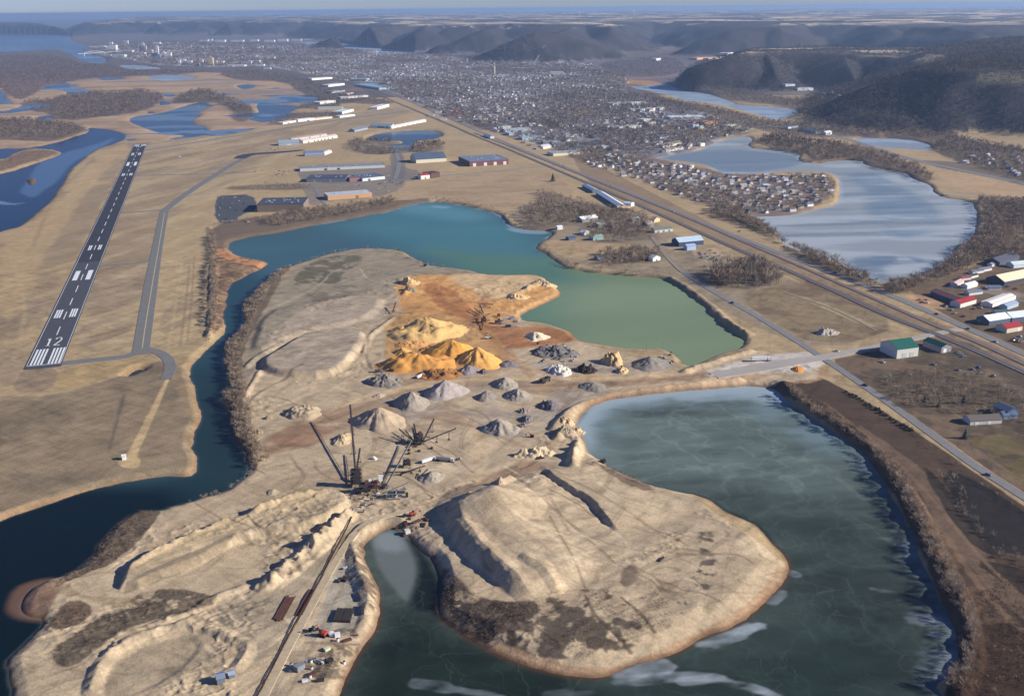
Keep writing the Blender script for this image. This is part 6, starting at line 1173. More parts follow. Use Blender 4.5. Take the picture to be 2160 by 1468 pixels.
for i, (a, b, wpx, hpx, cc) in enumerate(FARB):
    k = mpp(a, b); c = P3(a, b); W = wpx * k; H = hpx * k * 1.0; dp = max(18, min(60, W * .7)); r = root("building", c.x, c.y + dp / 2, 0, 0, "", "building")
    walls_roof(r, W, dp, H, 'flat', cc, (190,190,190) if min(cc) > 180 else (140,140,146))
    if H > 60 * 0 + 14 * k * .6 and W < 12 * k: MB().box((0, 0, H + k * .8), (W * .4, dp * .4, k * 1.6)).obj("penthouse", mat(cc, .8, .05), r)
    sz = "long low" if wpx > 15 else "small" if wpx < 9 else "mid-sized"; wh = ("far downtown riverfront" if a < 370 else "grain terminal at the river end of town" if a < 580 and b > 120 else "shopping strip below the far bluffs" if b < 110 else "far side of town" if b < 165 else "town beside the railway")
    r["label"] = NAMES.get(a, "%s %s building, %s, %s of the crowd there" % (sz, COLN(cc), wh, ("left end", "left part", "middle", "right part", "right end")[i % 5])) if a in NAMES else "%s %s block number %s from the left in the %s" % (sz, COLN(cc), "", wh) if 0 else "%s %s block in the %s" % (sz, COLN(cc), wh)
    if a in NAMES: r["label"] = NAMES[a]
    else: r["group"] = r["label"] + "s"
# ------------------------------------------------------------------ water towers, masts, bridge
def standpipe(a, b, hpx, rpx, label, cc=WHT, ball=False):
    k = mpp(a, b); c = P3(a, b); c.z = hz(c.x, c.y); r = root("water_tower", c.x, c.y, c.z, 0, label, "water tower"); H = hpx * k; R_ = rpx * k
    if ball: MB().bar((0, 0, 0), (0, 0, H * .75), R_ * .35, 8).obj("stem", mat(cc, .6, .05), r); MB().bar((0, 0, H * .6), (0, 0, H * .72), R_ * .35, 12, R_).bar((0, 0, H * .72), (0, 0, H * .9), R_, 12).bar((0, 0, H * .9), (0, 0, H), R_, 12, R_ * .3).obj("tank", mat(cc, .6, .05), r)
    else: MB().bar((0, 0, 0), (0, 0, H), R_, 12).obj("tank", mat(cc, .6, .05), r); MB().bar((0, 0, H), (0, 0, H * 1.05), R_, 12, .2).obj("cap", mat(cc, .6, .05), r)
standpipe(1043, 160, 19, 1.5, "slender cream standpipe rising in the middle of the town", CRM); standpipe(1222, 57, 7, 1.2, "white water tower on the bluff left of the other", ball=True); standpipe(1336, 45, 6, 1.8, "white water tower on the plateau right of the other", ball=True)
for a, b, h_, l in ((561,40,5,"white silo on the far plateau, left of its twin"),(573,40,5,"white silo on the far plateau, right of its twin")): standpipe(a, b, h_, 1.2, l)
bk = mpp(200, 118); bp0, bp1 = P3(165, 119), P3(258, 113); br = root("river_bridge", bp0.x, bp0.y, WL, 0, "pale truss bridge crossing the far river before the downtown", "bridge"); d_ = bp1 - bp0; pt = lambda f, z: (d_.x * f, d_.y * f, z)
MB().bar(pt(0, 20), pt(1, 20), 3, 4).obj("deck", mat((170,180,190), .7, .05), br)
for f in (.12, .58): MB().bar(pt(f, -3), pt(f, 22), 8, 4).obj("pier", mat((190,196,200), .7, .05), br)
tm = MB()
for i in range(10): f0_, f1_ = .12 + .046 * i, .12 + .046 * (i + 1); h0_, h1_ = 22 + 13 * math.sin(math.pi * i / 10), 22 + 13 * math.sin(math.pi * (i + 1) / 10); tm.bar(pt(f0_, h0_), pt(f1_, h1_), 1.6, 4); tm.bar(pt(f1_, 20), pt(f1_, h1_), 1.2, 4)
tm.obj("truss", mat((190,200,208), .7, .05), br)
# ------------------------------------------------------------------ stockpiles
def pile(px, py, wpx, label, c, ratio=.62, elong=1.0, ang=0.0, rough=.10, flat=0.0, cat="gravel pile", name="gravel_pile", group=None, seed=0, dent=None, wratio=1.0, hh=None):
    """heap with the angle of repose; px, py is the middle of its footprint"""
    k = mpp(px, py); R_ = wpx * k / 2; x0, y0 = P(px, py); x0 = float(x0); y0 = float(y0); z0 = hz(x0, y0); H = hh or R_ * ratio; nr, na = 26, 60; V, F = [], []
    q = random.Random(int(px * 7 + py)); ph = [q.uniform(0, 6.28) for _ in range(4)]; ca, sa = math.cos(ang), math.sin(ang); X, Y, Zz = [], [], []
    for i in range(nr + 1):
        for j in range(na):
            t = 2 * math.pi * j / na; rr_ = i / nr * 1.12; rad = R_ * (1 + .10 * math.sin(2 * t + ph[0]) + .06 * math.sin(3 * t + ph[1]) + .04 * math.sin(7 * t + ph[2]))
            u, v = math.cos(t) * rad * rr_, math.sin(t) * rad * rr_ / wratio * elong; X.append(u * ca - v * sa); Y.append(u * sa + v * ca)
            f = 1 - rr_; f = min(f, 1 - flat); f = f - .03 * math.exp(-(rr_ / .12) ** 2); Zz.append(H * f / (1 - flat * .6))
    X = np.array(X); Y = np.array(Y); Zz = np.array(Zz); n1 = fbm(X + px, Y + py, R_ * .35, 4, 301); n2 = fbm(X + px * 3, Y, 1.8, 4, 302); th = np.arctan2(Y, X); n3 = fbm(th * R_ * 1.0, np.hypot(X, Y) * .22, max(1.6, R_ * .12), 3, 303)
    inside = np.clip(Zz / H * 3 + .2, 0, 1); Zz = Zz + inside * (n1 * H * rough + n2 * .32 + n3 * H * (.05 + rough * .35) * np.clip(np.hypot(X, Y) / R_ * 2, 0, 1) + (np.abs(n2) * rough * 4 if rough > .15 else 0))
    if dent:
        dx, dy, dr, dd = dent; d = np.hypot(X / R_ - dx, Y / R_ - dy); Zz = Zz - dd * H * np.clip(1 - d / dr, 0, 1)
        Zz = np.maximum(Zz, -.3 + 0 * Zz)
    zt = height(x0 + X, y0 + Y) - z0
    edge = np.arange(len(X)) >= nr * na; Zz = np.where(edge, -1.0, Zz) + np.clip(zt, -2, 2)
    for i in range(nr):
        for j in range(na): a = i * na + j; b = i * na + (j + 1) % na; F.append((a, a + na, b + na, b))
    o = link_mesh(name, np.stack([X, Y, Zz], 1), np.array(F), mat(c, .95, .14, .35, name="pile_%d_%d_%d" % tuple(c)), smooth=True); o.location = (x0, y0, z0)
    return tag(o, label, cat, group)
GV = (160,149,132); GVD = (138,129,117); SND = (182,160,132); ORG = (222,168,92); ORD = (196,142,78); CRE = (222,206,170)
pile(868,852,84,"grey gravel cone left of the largest one, with a notch on its shaded side", GV, .66, rough=.12)
pile(940,828,92,"largest grey gravel cone in the middle of the yard", (168,156,146), .62)
pile(1026,838,46,"narrow grey gravel pile right of the largest cone", GVD, .66, 1.1)
pile(1064,812,62,"pale grey gravel cone nearest the orange sand", GV, .55, rough=.14); pile(1092,836,66,"rough grey gravel pile in front of the cone nearest the orange sand", GV, .5, rough=.16)
pile(812,806,78,"lumpy grey rubble mound behind the tanker trucks", GVD, .36, rough=.4, flat=.3); pile(800,890,116,"broad tan sand cone behind the tall conveyor boom", SND, .56)
pile(1055,906,80,"grey gravel cone with a sharp ridge in the right of the yard", GV, .6, rough=.14); pile(1105,868,26,"smallest of the low grey gravel heaps by the causeway", GVD, .5, rough=.3); pile(1112,886,34,"dark grey heap in front of the smallest gravel heap", (120,112,110), .6, rough=.3); pile(1103,898,24,"low dark heap beside the sharp-ridged cone", (130,120,112), .4, rough=.3)
pile(1157,858,40,"steep dark gravel heap on the bank of the frozen lake", (112,104,106), .7, 1.5, .4, rough=.3); pile(1250,817,62,"low grey heap beside the haul road to the gate", GVD, .36, rough=.12); pile(910,1008,58,"pale grey gravel cone beside the silver tank", GV, .5)
pile(1073,770,46,"small dark gravel pile right of the orange sand", (124,116,116), .45); pile(988,783,50,"small grey gravel pile in front of the orange sand", (140,128,128), .5, rough=.14); pile(1020,786,20,"tiny dark heap between sand and gravel", (104,96,92), .8, rough=.2)
pile(1372,770,84,"wide striped grey gravel mound beside the green lake", GVD, .42, rough=.06); pile(1292,764,52,"jagged yellow rock heap beside the green lake", (206,172,124), .8, rough=.45, cat="rock pile", name="rock_pile"); pile(1312,784,30,"small yellow rock heap in front of the jagged one", (206,176,130), .6, rough=.4, cat="rock pile", name="rock_pile")
pile(1180,784,58,"pale whitish rubble heap left of the black scrap", (206,200,184), .4, rough=.4, cat="rubble pile", name="rubble_pile"); pile(1236,782,46,"black scrap heap right of the whitish rubble", (60,50,46), .45, rough=.6, cat="scrap pile", name="scrap_pile")
pile(1127,712,60,"cream crescent-shaped sand heap at the tip of the brown yard", CRE, .5, rough=.10, dent=(-.5,-.25,.8,.75), cat="sand pile", name="sand_pile"); pile(1170,745,90,"wide low heap of dark broken rock behind the yard", (118,112,108), .18, .8, rough=.8, flat=.4, cat="rubble pile", name="rubble_pile")
pile(1125,960,96,"lumpy tan rubble ridge at the right of the yard", (202,182,146), .3, .45, rough=.5, flat=.2, cat="rubble pile", name="rubble_pile"); pile(640,872,84,"flat-topped rubble mound with pitted top", (176,156,126), .34, .9, .2, rough=.25, flat=.55, cat="rubble pile", name="rubble_pile")
pile(722,928,44,"small sand heap left of the conveyor boom", (190,166,130), .5, 1.6, rough=.2, cat="sand pile", name="sand_pile"); pile(566,882,18,"small dark sand heap near the channel bank", (150,132,108), .9, cat="sand pile", name="sand_pile"); pile(545,912,20,"low rough heap beside the small dark sand heap", (150,134,112), .6, rough=.3, cat="sand pile", name="sand_pile")
pile(990,1060,28,"small yellow sand heap right of the screening plant", (210,170,108), .5, cat="sand pile", name="sand_pile"); pile(1682,781,32,"small orange sand heap on the gravel lot by the gate", (206,140,70), .35, rough=.2, cat="sand pile", name="sand_pile"); pile(1745,703,48,"grey rubble heap in the field beside the county road", (176,164,150), .4, .8, rough=.5, cat="rubble pile", name="rubble_pile")
pile(575,1038,30,"low dark-topped sand mound on the spit", (170,154,126), .35, cat="sand pile", name="sand_pile"); pile(790,968,12,"small bright white heap right of the conveyor boom", (232,226,214), .5, rough=.3, cat="sand pile", name="sand_pile"); pile(800,835,30,"low tan heap behind the grey gravel cones", SND, .3, cat="sand pile", name="sand_pile")
pile(1055,1033,26,"steep sand heap at the upper edge of the sandy peninsula", SND, .8, rough=.2, cat="sand pile", name="sand_pile"); pile(692,938,10,"tiny heap by the tan cone", SND, .5, cat="sand pile", name="sand_pile") if 0 else None
pile(1196,892,34,"bulky sand mound at the corner of the frozen lake", (196,170,132), .6, rough=.35, cat="sand pile", name="sand_pile"); pile(1222,905,30,"second sand mound at the corner of the frozen lake", (200,174,136), .5, rough=.35, cat="sand pile", name="sand_pile"); pile(1190,915,36,"dark lumpy sand mound beside the corner mounds", (150,136,112), .45, rough=.4, cat="sand pile", name="sand_pile")
# the orange sand group
pile(900,704,156,"pale orange sand hill at the back of the orange group", (216,176,112), .50, .95, .1, rough=.14, cat="sand pile", name="sand_pile", dent=(-.15,-.2,.5,.45))
pile(848,700,52,"small pale orange shoulder left of the back hill", (212,170,106), .55, 1.1, rough=.12, cat="sand pile", name="sand_pile"); pile(955,746,116,"smooth deep orange sand cone in the middle of the orange group", (236,168,78), .56, .9, rough=.05, cat="sand pile", name="sand_pile")
pile(882,770,166,"long orange sand bank with a dark gullied front", (206,148,76), .36, .7, -.1, rough=.2, flat=.25, cat="sand pile", name="sand_pile", dent=(.35,.3,.5,.5)); pile(1008,762,104,"bright orange sand hill at the front right of the orange group", (232,172,92), .58, 1.1, .5, rough=.12, cat="sand pile", name="sand_pile"); pile(850,745,44,"low orange heap at the left edge of the orange group", (214,160,90), .5, rough=.14, cat="sand pile", name="sand_pile")
pile(920,740,70,"low orange saddle between the back hill and the deep orange cone", (206,146,80), .3, 1.0, rough=.2, cat="sand pile", name="sand_pile"); pile(870,728,70,"dusty orange shelf under the back hill", (204,152,92), .22, .8, rough=.3, flat=.3, cat="sand pile", name="sand_pile"); pile(925,792,110,"dark brown gullied toe of the orange sand bank", (160,112,66), .24, .5, rough=.5, flat=.3, cat="sand pile", name="sand_pile")
# rough yellow spoil on the orange spit
pile(1150,600,40,"grey-topped sand mound at the head of the orange spit", (206,178,136), .36, 1.2, .4, rough=.3, cat="sand pile", name="sand_pile"); pile(1095,628,56,"rutted yellow sand bank along the orange spit", (214,184,132), .16, .5, .35, rough=.7, cat="sand pile", name="sand_pile")
pile(865,598,40,"pitted yellow heap at the left of the orange yard", (212,180,130), .3, rough=.5, flat=.3, cat="sand pile", name="sand_pile"); pile(868,614,28,"dark-topped heap below the pitted yellow one", (150,138,110), .4, rough=.5, cat="sand pile", name="sand_pile")
# ------------------------------------------------------------------ machines
IRON = mat((86,84,86), .7, .2, .8, name="weathered_steel"); IRONL = mat((150,152,154), .6, .15, .8, name="pale_steel"); BELT = mat((56,52,52), .9, .1, 1, name="belt_rubber"); RUST = mat((92,62,52), .9, .25, .8, name="rusty_steel"); TYRE = mat((34,33,34), .9, .1, 2, name="tyre"); WPNT = mat((228,228,224), .5, .06, .6, name="white_enamel"); GLS = mat((40,52,66), .2, .1, 2, name="window_glass"); REDP = mat((176,62,40), .6, .15, .8, name="red_enamel"); SILV = mat((150,162,176), .35, .08, .6, .5, name="tank_metal"); BLUP = mat((110,140,170), .5, .1, .8, name="blue_enamel"); YELP = mat((206,160,50), .6, .15, .8, name="yellow_enamel"); DKP = mat((58,52,50), .8, .2, .8, name="dark_steel")
def conveyor(pb, pg, h0, h1, label, wd=1.6, m=None, supports=2, wheels=True, name="conveyor"):
    """belt boom from pixel pb (height h0) to above ground pixel pg (height h1)"""
    m = m or IRON; wd = wd * .68; a = P3(*pb); b = P3(*pg); za, zb = hz(a.x, a.y), hz(b.x, b.y); r = root(name, a.x, a.y, za, 0, label, "conveyor"); e = Vector((b.x - a.x, b.y - a.y, 0)); L = e.length; e.normalize(); s = Vector((-e.y, e.x, 0)) * wd / 2
    p = lambda f, dz, sd: tuple(e * L * f + s * sd + Vector((0, 0, h0 + (h1 - h0 + zb - za) * f + dz)))
    fr = MB(); n = max(4, int(L / 3.5)); dp = max(.9, wd * .75)
    for sd in (-1, 1):
        fr.bar(p(0, 0, sd), p(1, 0, sd), .1); fr.bar(p(0, -dp, sd), p(.96, -dp * .6, sd), .1)
        for i in range(n): fr.bar(p(i / n, 0, sd), p((i + 1) / n, -dp, sd), .09, 3)
    fr.obj("boom_frame", m, r); q = MB(); q.add([p(0, .15, -.8), p(0, .15, .8), p(1, .15, .8), p(1, .15, -.8), p(0, .02, -.8), p(0, .02, .8), p(1, .02, .8), p(1, .02, -.8)], [(0, 1, 2, 3), (7, 6, 5, 4), (0, 4, 5, 1), (2, 6, 7, 3), (1, 5, 6, 2), (0, 3, 7, 4)]); q.obj("belt", BELT, r)
    for i in range(supports):
        f = (.45 + .35 * i) if supports <= 2 else (i + .5) / supports; t = p(f, -dp, 0); 
        if t[2] < 1.2: continue
        lg = MB()
        for sd in (-1, 1): lg.bar(p(f, -dp, sd), tuple(Vector((t[0], t[1], 0)) + s * sd * 2.2), .16)
        lg.bar(tuple(Vector((t[0], t[1], .4)) - s * 2.2), tuple(Vector((t[0], t[1], .4)) + s * 2.2), .16); lgo = lg.obj("leg", m, r)
        if wheels:
            for sd in (-1, 1): c = Vector((t[0], t[1], .5)) + s * sd * 2.4; MB().bar(tuple(c - s * .15), tuple(c + s * .15), .6, 10).obj("wheel", TYRE, lgo)
    MB().bar(p(1, .0, -1), p(1, .0, 1), .4, 8).obj("head_pulley", m, r)
    return r
conveyor((751,1015),(741,895), 5, 17.5, "tall dark conveyor boom rising alone at the back of the crushing plant", 2.2, DKP, 2)
conveyor((748,1030),(760,962), 3, 6.5, "shorter dark conveyor beside the tall boom", 1.8, DKP, 2)
conveyor((812,1035),(868,942), 2, 5.5, "long pale conveyor climbing from the crushing plant to the stackers", 1.4, IRONL, 5, False)
conveyor((888,940),(962,925), 3, 9, "stacker boom pointing right from the hub", 1.4, DKP, 2); conveyor((892,938),(916,905), 3, 9, "stacker boom pointing up and right from the hub", 1.4, DKP, 2); conveyor((882,940),(874,916), 3, 9, "stacker boom pointing straight back from the hub", 1.6, DKP, 2); conveyor((878,942),(843,925), 3, 8.5, "stacker boom pointing left from the hub", 1.4, DKP, 2); conveyor((872,936),(856,922), 3, 6, "short stacker boom pointing left and back from the hub", 1.2, DKP, 1)
conveyor((818,1042),(862,1030), 2, 4.5, "low grey conveyor running right of the crushing plant", 1.2, IRONL, 2); conveyor((882,1010),(902,1000), 1, 4, "small dark conveyor feeding the pale gravel cone", 1.0, DKP, 1); conveyor((808,1000),(856,1003), 1.5, 3.5, "flat dark conveyor crossing in front of the long pale one", 1.4, DKP, 2); conveyor((845,1003),(896,992), 2, 4, "flat dark conveyor leading to the pale gravel cone", 1.3, DKP, 2)
conveyor((1018,668),(1000,657), 2, 5, "dark conveyor boom of the sand plant leaning left", 1.4, DKP, 2); conveyor((1020,665),(1012,654), 2, 7, "tallest conveyor of the sand plant", 1.6, mat((96,116,124), .7, .15, .8), 2); conveyor((1008,645),(1040,650), 3, 4.5, "teal-grey conveyor lying across behind the sand plant", 1.4, mat((96,116,124), .7, .15, .8), 2); conveyor((1020,672),(1016,698), 4, .6, "conveyor leading down to the front of the sand plant", 1.2, DKP, 1); conveyor((828,664),(835,650), 2, 6, "small idle conveyor at the left edge of the orange yard", 1.2, DKP, 1)
# ground line of the long belt down the spit
gl = [(742,1098),(730,1118),(700,1176),(667,1240),(640,1285),(608,1345),(575,1410),(540,1475)]
ln = PP(gl); fr = MB(); bl = MB(); r = root("ground_conveyor", 0, 0, 0, 0, "long dark belt line running down the spit past the pipe stacks", "conveyor"); z_ = Tz(ln[:, 0], ln[:, 1])
for i in range(len(ln) - 1):
    a = Vector((*ln[i], z_[i] + 1.0)); b = Vector((*ln[i + 1], z_[i + 1] + 1.0)); e = (b - a); L = e.length; e.normalize(); s = Vector((-e.y, e.x, 0)) * .42
    for sg in (-1, 1): fr.bar(tuple(a + s * sg), tuple(b + s * sg), .14)
    n = int(L / 3)
    for j in range(n): c = a + e * (L * j / n); fr.bar(tuple(c + s - Vector((0, 0, 1.1))), tuple(c + s), .08, 3); fr.bar(tuple(c - s - Vector((0, 0, 1.1))), tuple(c - s), .08, 3)
    bl.add([a + s + Vector((0, 0, .2)), a - s + Vector((0, 0, .2)), b - s + Vector((0, 0, .2)), b + s + Vector((0, 0, .2))], [(0, 1, 2, 3)])
fr.obj("frame", RUST, r); bl.obj("belt", mat((62,44,40), .9, .15, 1, name="red_brown_belt"), r)
def tower(px, py, L, W, H, label, m=IRON, lv=3, rz=0.0, hopper=True, name="screening_tower", cat="tower", wallc=None):
    c = P3(px, py); r = root(name, c.x, c.y, hz(c.x, c.y), rz, label, cat); f = MB()
    for sx in (-1, 1):
        for sy in (-1, 1): f.bar((sx * L / 2, sy * W / 2, -.5), (sx * L / 2, sy * W / 2, H), .2)
    for k in range(1, lv + 1):
        z = H * k / lv
        for sx in (-1, 1): f.bar((sx * L / 2, -W / 2, z), (sx * L / 2, W / 2, z), .15); f.bar((-L / 2, sx * W / 2, z), (L / 2, sx * W / 2, z), .15); f.bar((sx * L / 2, -W / 2, z - H / lv), (sx * L / 2, W / 2, z), .1, 3); f.bar((-L / 2, sx * W / 2, z - H / lv), (L / 2, sx * W / 2, z), .1, 3)
    f.obj("frame", m, r)
    for k in range(1, lv + 1): MB().box((0, 0, H * k / lv), (L * .95, W * .95, .2)).obj("deck", m, r)
    if hopper: MB().add([(-L * .4, -W * .4, H), (L * .4, -W * .4, H), (L * .4, W * .4, H), (-L * .4, W * .4, H), (-L * .15, -W * .15, H - 2.5), (L * .15, -W * .15, H - 2.5), (L * .15, W * .15, H - 2.5), (-L * .15, W * .15, H - 2.5)], [(4, 5, 6, 7), (0, 1, 5, 4), (1, 2, 6, 5), (2, 3, 7, 6), (3, 0, 4, 7)]).obj("hopper", IRONL, r); MB().box((L * .2, W * .1, H + 1), (L * .4, W * .4, 1.6), .1).obj("screen_box", wallc or RUST, r)
    rl = MB()
    for sx in (-1, 1): rl.bar((-L / 2, sx * W / 2, H + 1.1), (L / 2, sx * W / 2, H + 1.1), .05, 3); rl.bar((sx * L / 2, -W / 2, H + 1.1), (sx * L / 2, W / 2, H + 1.1), .05, 3)
    rl.bar((L / 2 + .6, -W / 2, 0), (L / 2 + .6, W / 2, H), .12); rl.bar((L / 2 + 1.4, -W / 2, 0), (L / 2 + 1.4, W / 2, H), .12); rl.obj("railing", m, r)
    return r
tower(752,1026, 7, 6, 13, "dark steel crushing tower at the foot of the tall boom", DKP, 4); tower(770,1040, 8, 6, 7, "low dark steel platform in front of the crushing tower", DKP, 2, .2); tower(790,1035, 6, 6, 6, "rusty sorting platform right of the crushing tower", RUST, 2, -.2); tower(884,936, 6, 6, 8, "dark hub tower where the stacker booms meet", DKP, 3, .3); tower(858,985, 5, 5, 5, "small dark frame under the long pale conveyor", DKP, 2); tower(1020,680, 5, 4, 5, "steel tower of the sand plant beside the orange yard", DKP, 3, .2); tower(1050,682, 6, 4, 3.5, "low steel frame right of the sand plant tower", IRON, 2, -.1)
# screening plant: frame with two dark screen beds
c = P3(836,1050); r = root("screening_plant", c.x, c.y, hz(c.x, c.y), .05, "pale steel screening plant with two dark screen beds", "screening plant"); f = MB()
for sx in (-6.5, -2.2, 2.2, 6.5):
    for sy in (-3, 3): f.bar((sx, sy, -.5), (sx, sy, 4.2), .2)
for sy in (-3, 3): f.bar((-6.5, sy, 4.2), (6.5, sy, 4.2), .2); f.bar((-6.5, sy, 1.2), (6.5, sy, 1.2), .15); f.bar((-6.5, sy, 2.6), (6.5, sy, 2.6), .1)
for sx in (-6.5, 0, 6.5): f.bar((sx, -3, 4.2), (sx, 3, 4.2), .2)
f.obj("frame", IRONL, r)
for sx in (-3.2, 3.2): MB().box((sx, .4, 3.7), (5.6, 4.6, .4), 0, .05).obj("screen_bed", mat((52,58,68), .7, .1), r)
MB().box((0, -3.4, 1.2), (13, .8, .3)).obj("walkway", IRONL, r); MB().box((7.6, 1, 1.5), (1.6, 2.4, 3)).obj("motor_housing", DKP, r)
# bits and machines around the plant
def crate(px, py, d, label, m, rz=0.0, name="container", cat="container", legs=False):
    c = P3(px, py); r = root(name, c.x, c.y, hz(c.x, c.y), rz, label, cat); z = .8 if legs else 0
    MB().box((0, 0, z + d[2] / 2), d).obj("body", m, r); MB().box((0, 0, z + d[2] + .06), (d[0] * 1.03, d[1] * 1.03, .1)).obj("lid", m, r); MB().box((0, 0, z / 2 + .05), (d[0] * .8, d[1] * .5, z + .1)).obj("skid", DKP, r); return r
for a, b, d, l, mm, rz in ((781,1018,(2.4,2,2.2),"white control cabin left of a pair beside the crushing plant",WPNT,.3),(791,1016,(2.2,2,2),"white cabin with pale roof right of a pair beside the crushing plant",mat((216,206,190)),.1),(803,1014,(3,1.5,4.5),"tall white bin beside the crushing plant",WPNT,.2),(812,1030,(3.4,3,3),"dark steel bin at the base of the long pale conveyor",DKP,.3),(776,1030,(2.5,2.5,2.5),"rust red drive housing in the crushing plant",RUST,.2),(798,1046,(2,2,1.6),"small white box in front of the crushing plant",WPNT,0),(735,1068,(1.2,1,1),"tiny white box left below the crushing plant",WPNT,0),(745,1015,(3,3,3),"dark feed bin beside the foot of the tall boom",DKP,.4),(1066,676,(5,3,3.4),"pale blue motor house of the sand plant",mat((150,176,200), .5),.1),(1080,672,(4,3,2.6),"blue-grey pump house at the shore by the sand plant",mat((110,130,156), .5),.3),(1052,668,(3,3,3),"rusty brown bin of the sand plant",RUST,.2),(1094,678,(2,2,1.6),"small white box at the shore by the sand plant",WPNT,.1),(1072,690,(6,3,2.2),"dark blue container in front of the sand plant",mat((44,56,76)),.1),(1036,676,(2,2,2),"small white cabin beside the sand plant tower",WPNT,0)): crate(a, b, d, l, mm, rz, "machine_housing" if "bin" not in l else "steel_bin", "machine housing")
# curved red pipe, red dredge winch
c = P3(737,1012); r = root("discharge_pipe", c.x, c.y, hz(c.x, c.y), 0, "bent rust-coloured discharge pipe left of the crushing tower", "pipe"); m_ = MB(); pts = [(-3.5, -2, 0), (-3.6, 0, 1.2), (-2.4, 2, 2.2), (0, 2.6, 2.6), (3.5, 2.2, 3)]
for a, b in zip(pts[:-1], pts[1:]): m_.bar(a, b, .35, 6)
m_.obj("pipe", RUST, r); MB().box((-3.5, -2, 0), (1.2, 1.2, .4)).obj("flange", RUST, r)
def machine(px, py, rz, label, bm, kind='loader', s=1.0, name="wheel_loader", cat="loader"):
    c = P3(px, py); r = root(name, c.x, c.y, hz(c.x, c.y), rz, label, cat); r.scale = (s, s, s)
    if kind == 'loader':
        MB().box((-1.2, 0, 1.7), (3.4, 2.2, 1.4)).obj("engine_hood", bm, r); MB().box((1.4, 0, 1.3), (1.6, 1.8, 1.0)).obj("front_frame", bm, r); MB().box((.3, 0, 2.9), (1.5, 1.5, 1.5)).obj("cab", GLS, r); MB().box((.3, 0, 3.72), (1.7, 1.7, .15)).obj("cab_roof", bm, [c for c in r.children if c.name.startswith("cab")][0])
        MB().bar((1.6, -.7, 1.6), (3.8, -.7, .9), .15).bar((1.6, .7, 1.6), (3.8, .7, .9), .15).obj("lift_arm", bm, r); MB().add([(3.7, -1.5, .2), (3.7, 1.5, .2), (4.9, 1.5, .15), (4.9, -1.5, .15), (3.6, -1.5, 1.5), (3.6, 1.5, 1.5)], [(0, 1, 2, 3), (0, 4, 5, 1), (0, 3, 4), (1, 5, 2)]).obj("bucket", IRON, r)
        wh = [(-1.8, .85), (1.6, .85)]
    elif kind == 'excavator':
        for sy in (-1.1, 1.1): MB().box((0, sy, .5), (4, .7, 1.0)).obj("track", TYRE, r)
        MB().box((-.3, 0, 1.9), (3.4, 2.6, 1.4)).obj("body", bm, r); MB().box((.9, .8, 2.9), (1.4, 1.0, 1.5)).obj("cab", GLS, r); MB().bar((1, -.2, 2), (3.8, -.2, 5.2), .28).bar((3.8, -.2, 5.2), (6.2, -.2, 2.6), .2).obj("arm", bm, r); MB().box((6.3, -.2, 2), (1.1, 1.2, 1.1)).obj("bucket", IRON, r); wh = []
    elif kind == 'dump':
        MB().box((-.2, 0, 1.1), (7.2, 1.4, .4)).obj("chassis", DKP, r); MB().box((2.9, 0, 2.1), (1.7, 2.3, 1.7)).obj("cab", bm, r); MB().box((3.3, 0, 2.5), (1.0, 2.34, .7)).obj("window", GLS, [c for c in r.children if c.name.startswith("cab")][0])
        MB().add([(-3.6, -1.2, 1.3), (1.8, -1.2, 1.3), (1.8, 1.2, 1.3), (-3.6, 1.2, 1.3), (-4, -1.35, 3), (1.9, -1.35, 3), (1.9, 1.35, 3), (-4, 1.35, 3)], [(0, 1, 2, 3), (0, 4, 5, 1), (1, 5, 6, 2), (2, 6, 7, 3), (3, 7, 4, 0)]).obj("dump_body", bm if s > 1.2 else IRON, r); wh = [(-2.6, .55), (-1.4, .55), (2.8, .55)]
    elif kind == 'semi':
        MB().box((-2.5, 0, 2.5), (13, 2.5, 2.7)).obj("trailer", bm, r); MB().box((-2.5, 0, 1.0), (12.4, 1, .3)).obj("trailer_frame", DKP, r); MB().box((6.2, 0, 2.1), (2.8, 2.4, 2.6)).obj("cab", bm, r); MB().box((7.3, 0, 2.7), (.7, 2.44, .8)).obj("window", GLS, [c for c in r.children if c.name.startswith("cab")][0]); wh = [(-7.6, .55), (-6.4, .55), (4.6, .55), (5.6, .55), (7.2, .55)]
    elif kind == 'tanker':
        MB().bar((-7.5, 0, 2.3), (3.5, 0, 2.3), 1.25, 16).obj("tank", SILV, r); MB().box((-2, 0, 1.0), (12, 1, .3)).obj("trailer_frame", DKP, r); MB().box((5.4, 0, 2), (2.4, 2.3, 2.2)).obj("cab", bm, r); MB().box((6.4, 0, 2.5), (.6, 2.34, .7)).obj("window", GLS, [c for c in r.children if c.name.startswith("cab")][0]); wh = [(-6.6, .55), (-5.4, .55), (3.8, .55), (6.2, .55)]
    for x, rad in wh:
        for sy in (-1.15, 1.15): MB().bar((x, sy - .2, rad), (x, sy + .2, rad), rad, 12).obj("wheel", TYRE, r)
    return r
machine(1607,762, .08, "white semi trailer parked on the pale gate road", WPNT, 'semi', 1.15, "semi_truck", "truck")
machine(804,774, 2.2, "white trailer truck tilted beside the orange sand bank", WPNT, 'semi', .55, "semi_truck", "truck"); machine(798,786, .2, "light blue tanker cab at the left of the orange sand", BLUP, 'dump', .9, "dump_truck", "truck"); machine(824,785, 3.0, "brownish dump truck between the tankers and the orange sand", mat((176,150,130)), 'dump', .9, "dump_truck", "truck"); machine(889,795, 1.0, "white and blue articulated truck in front of the orange sand", WPNT, 'semi', .75, "semi_truck", "truck")
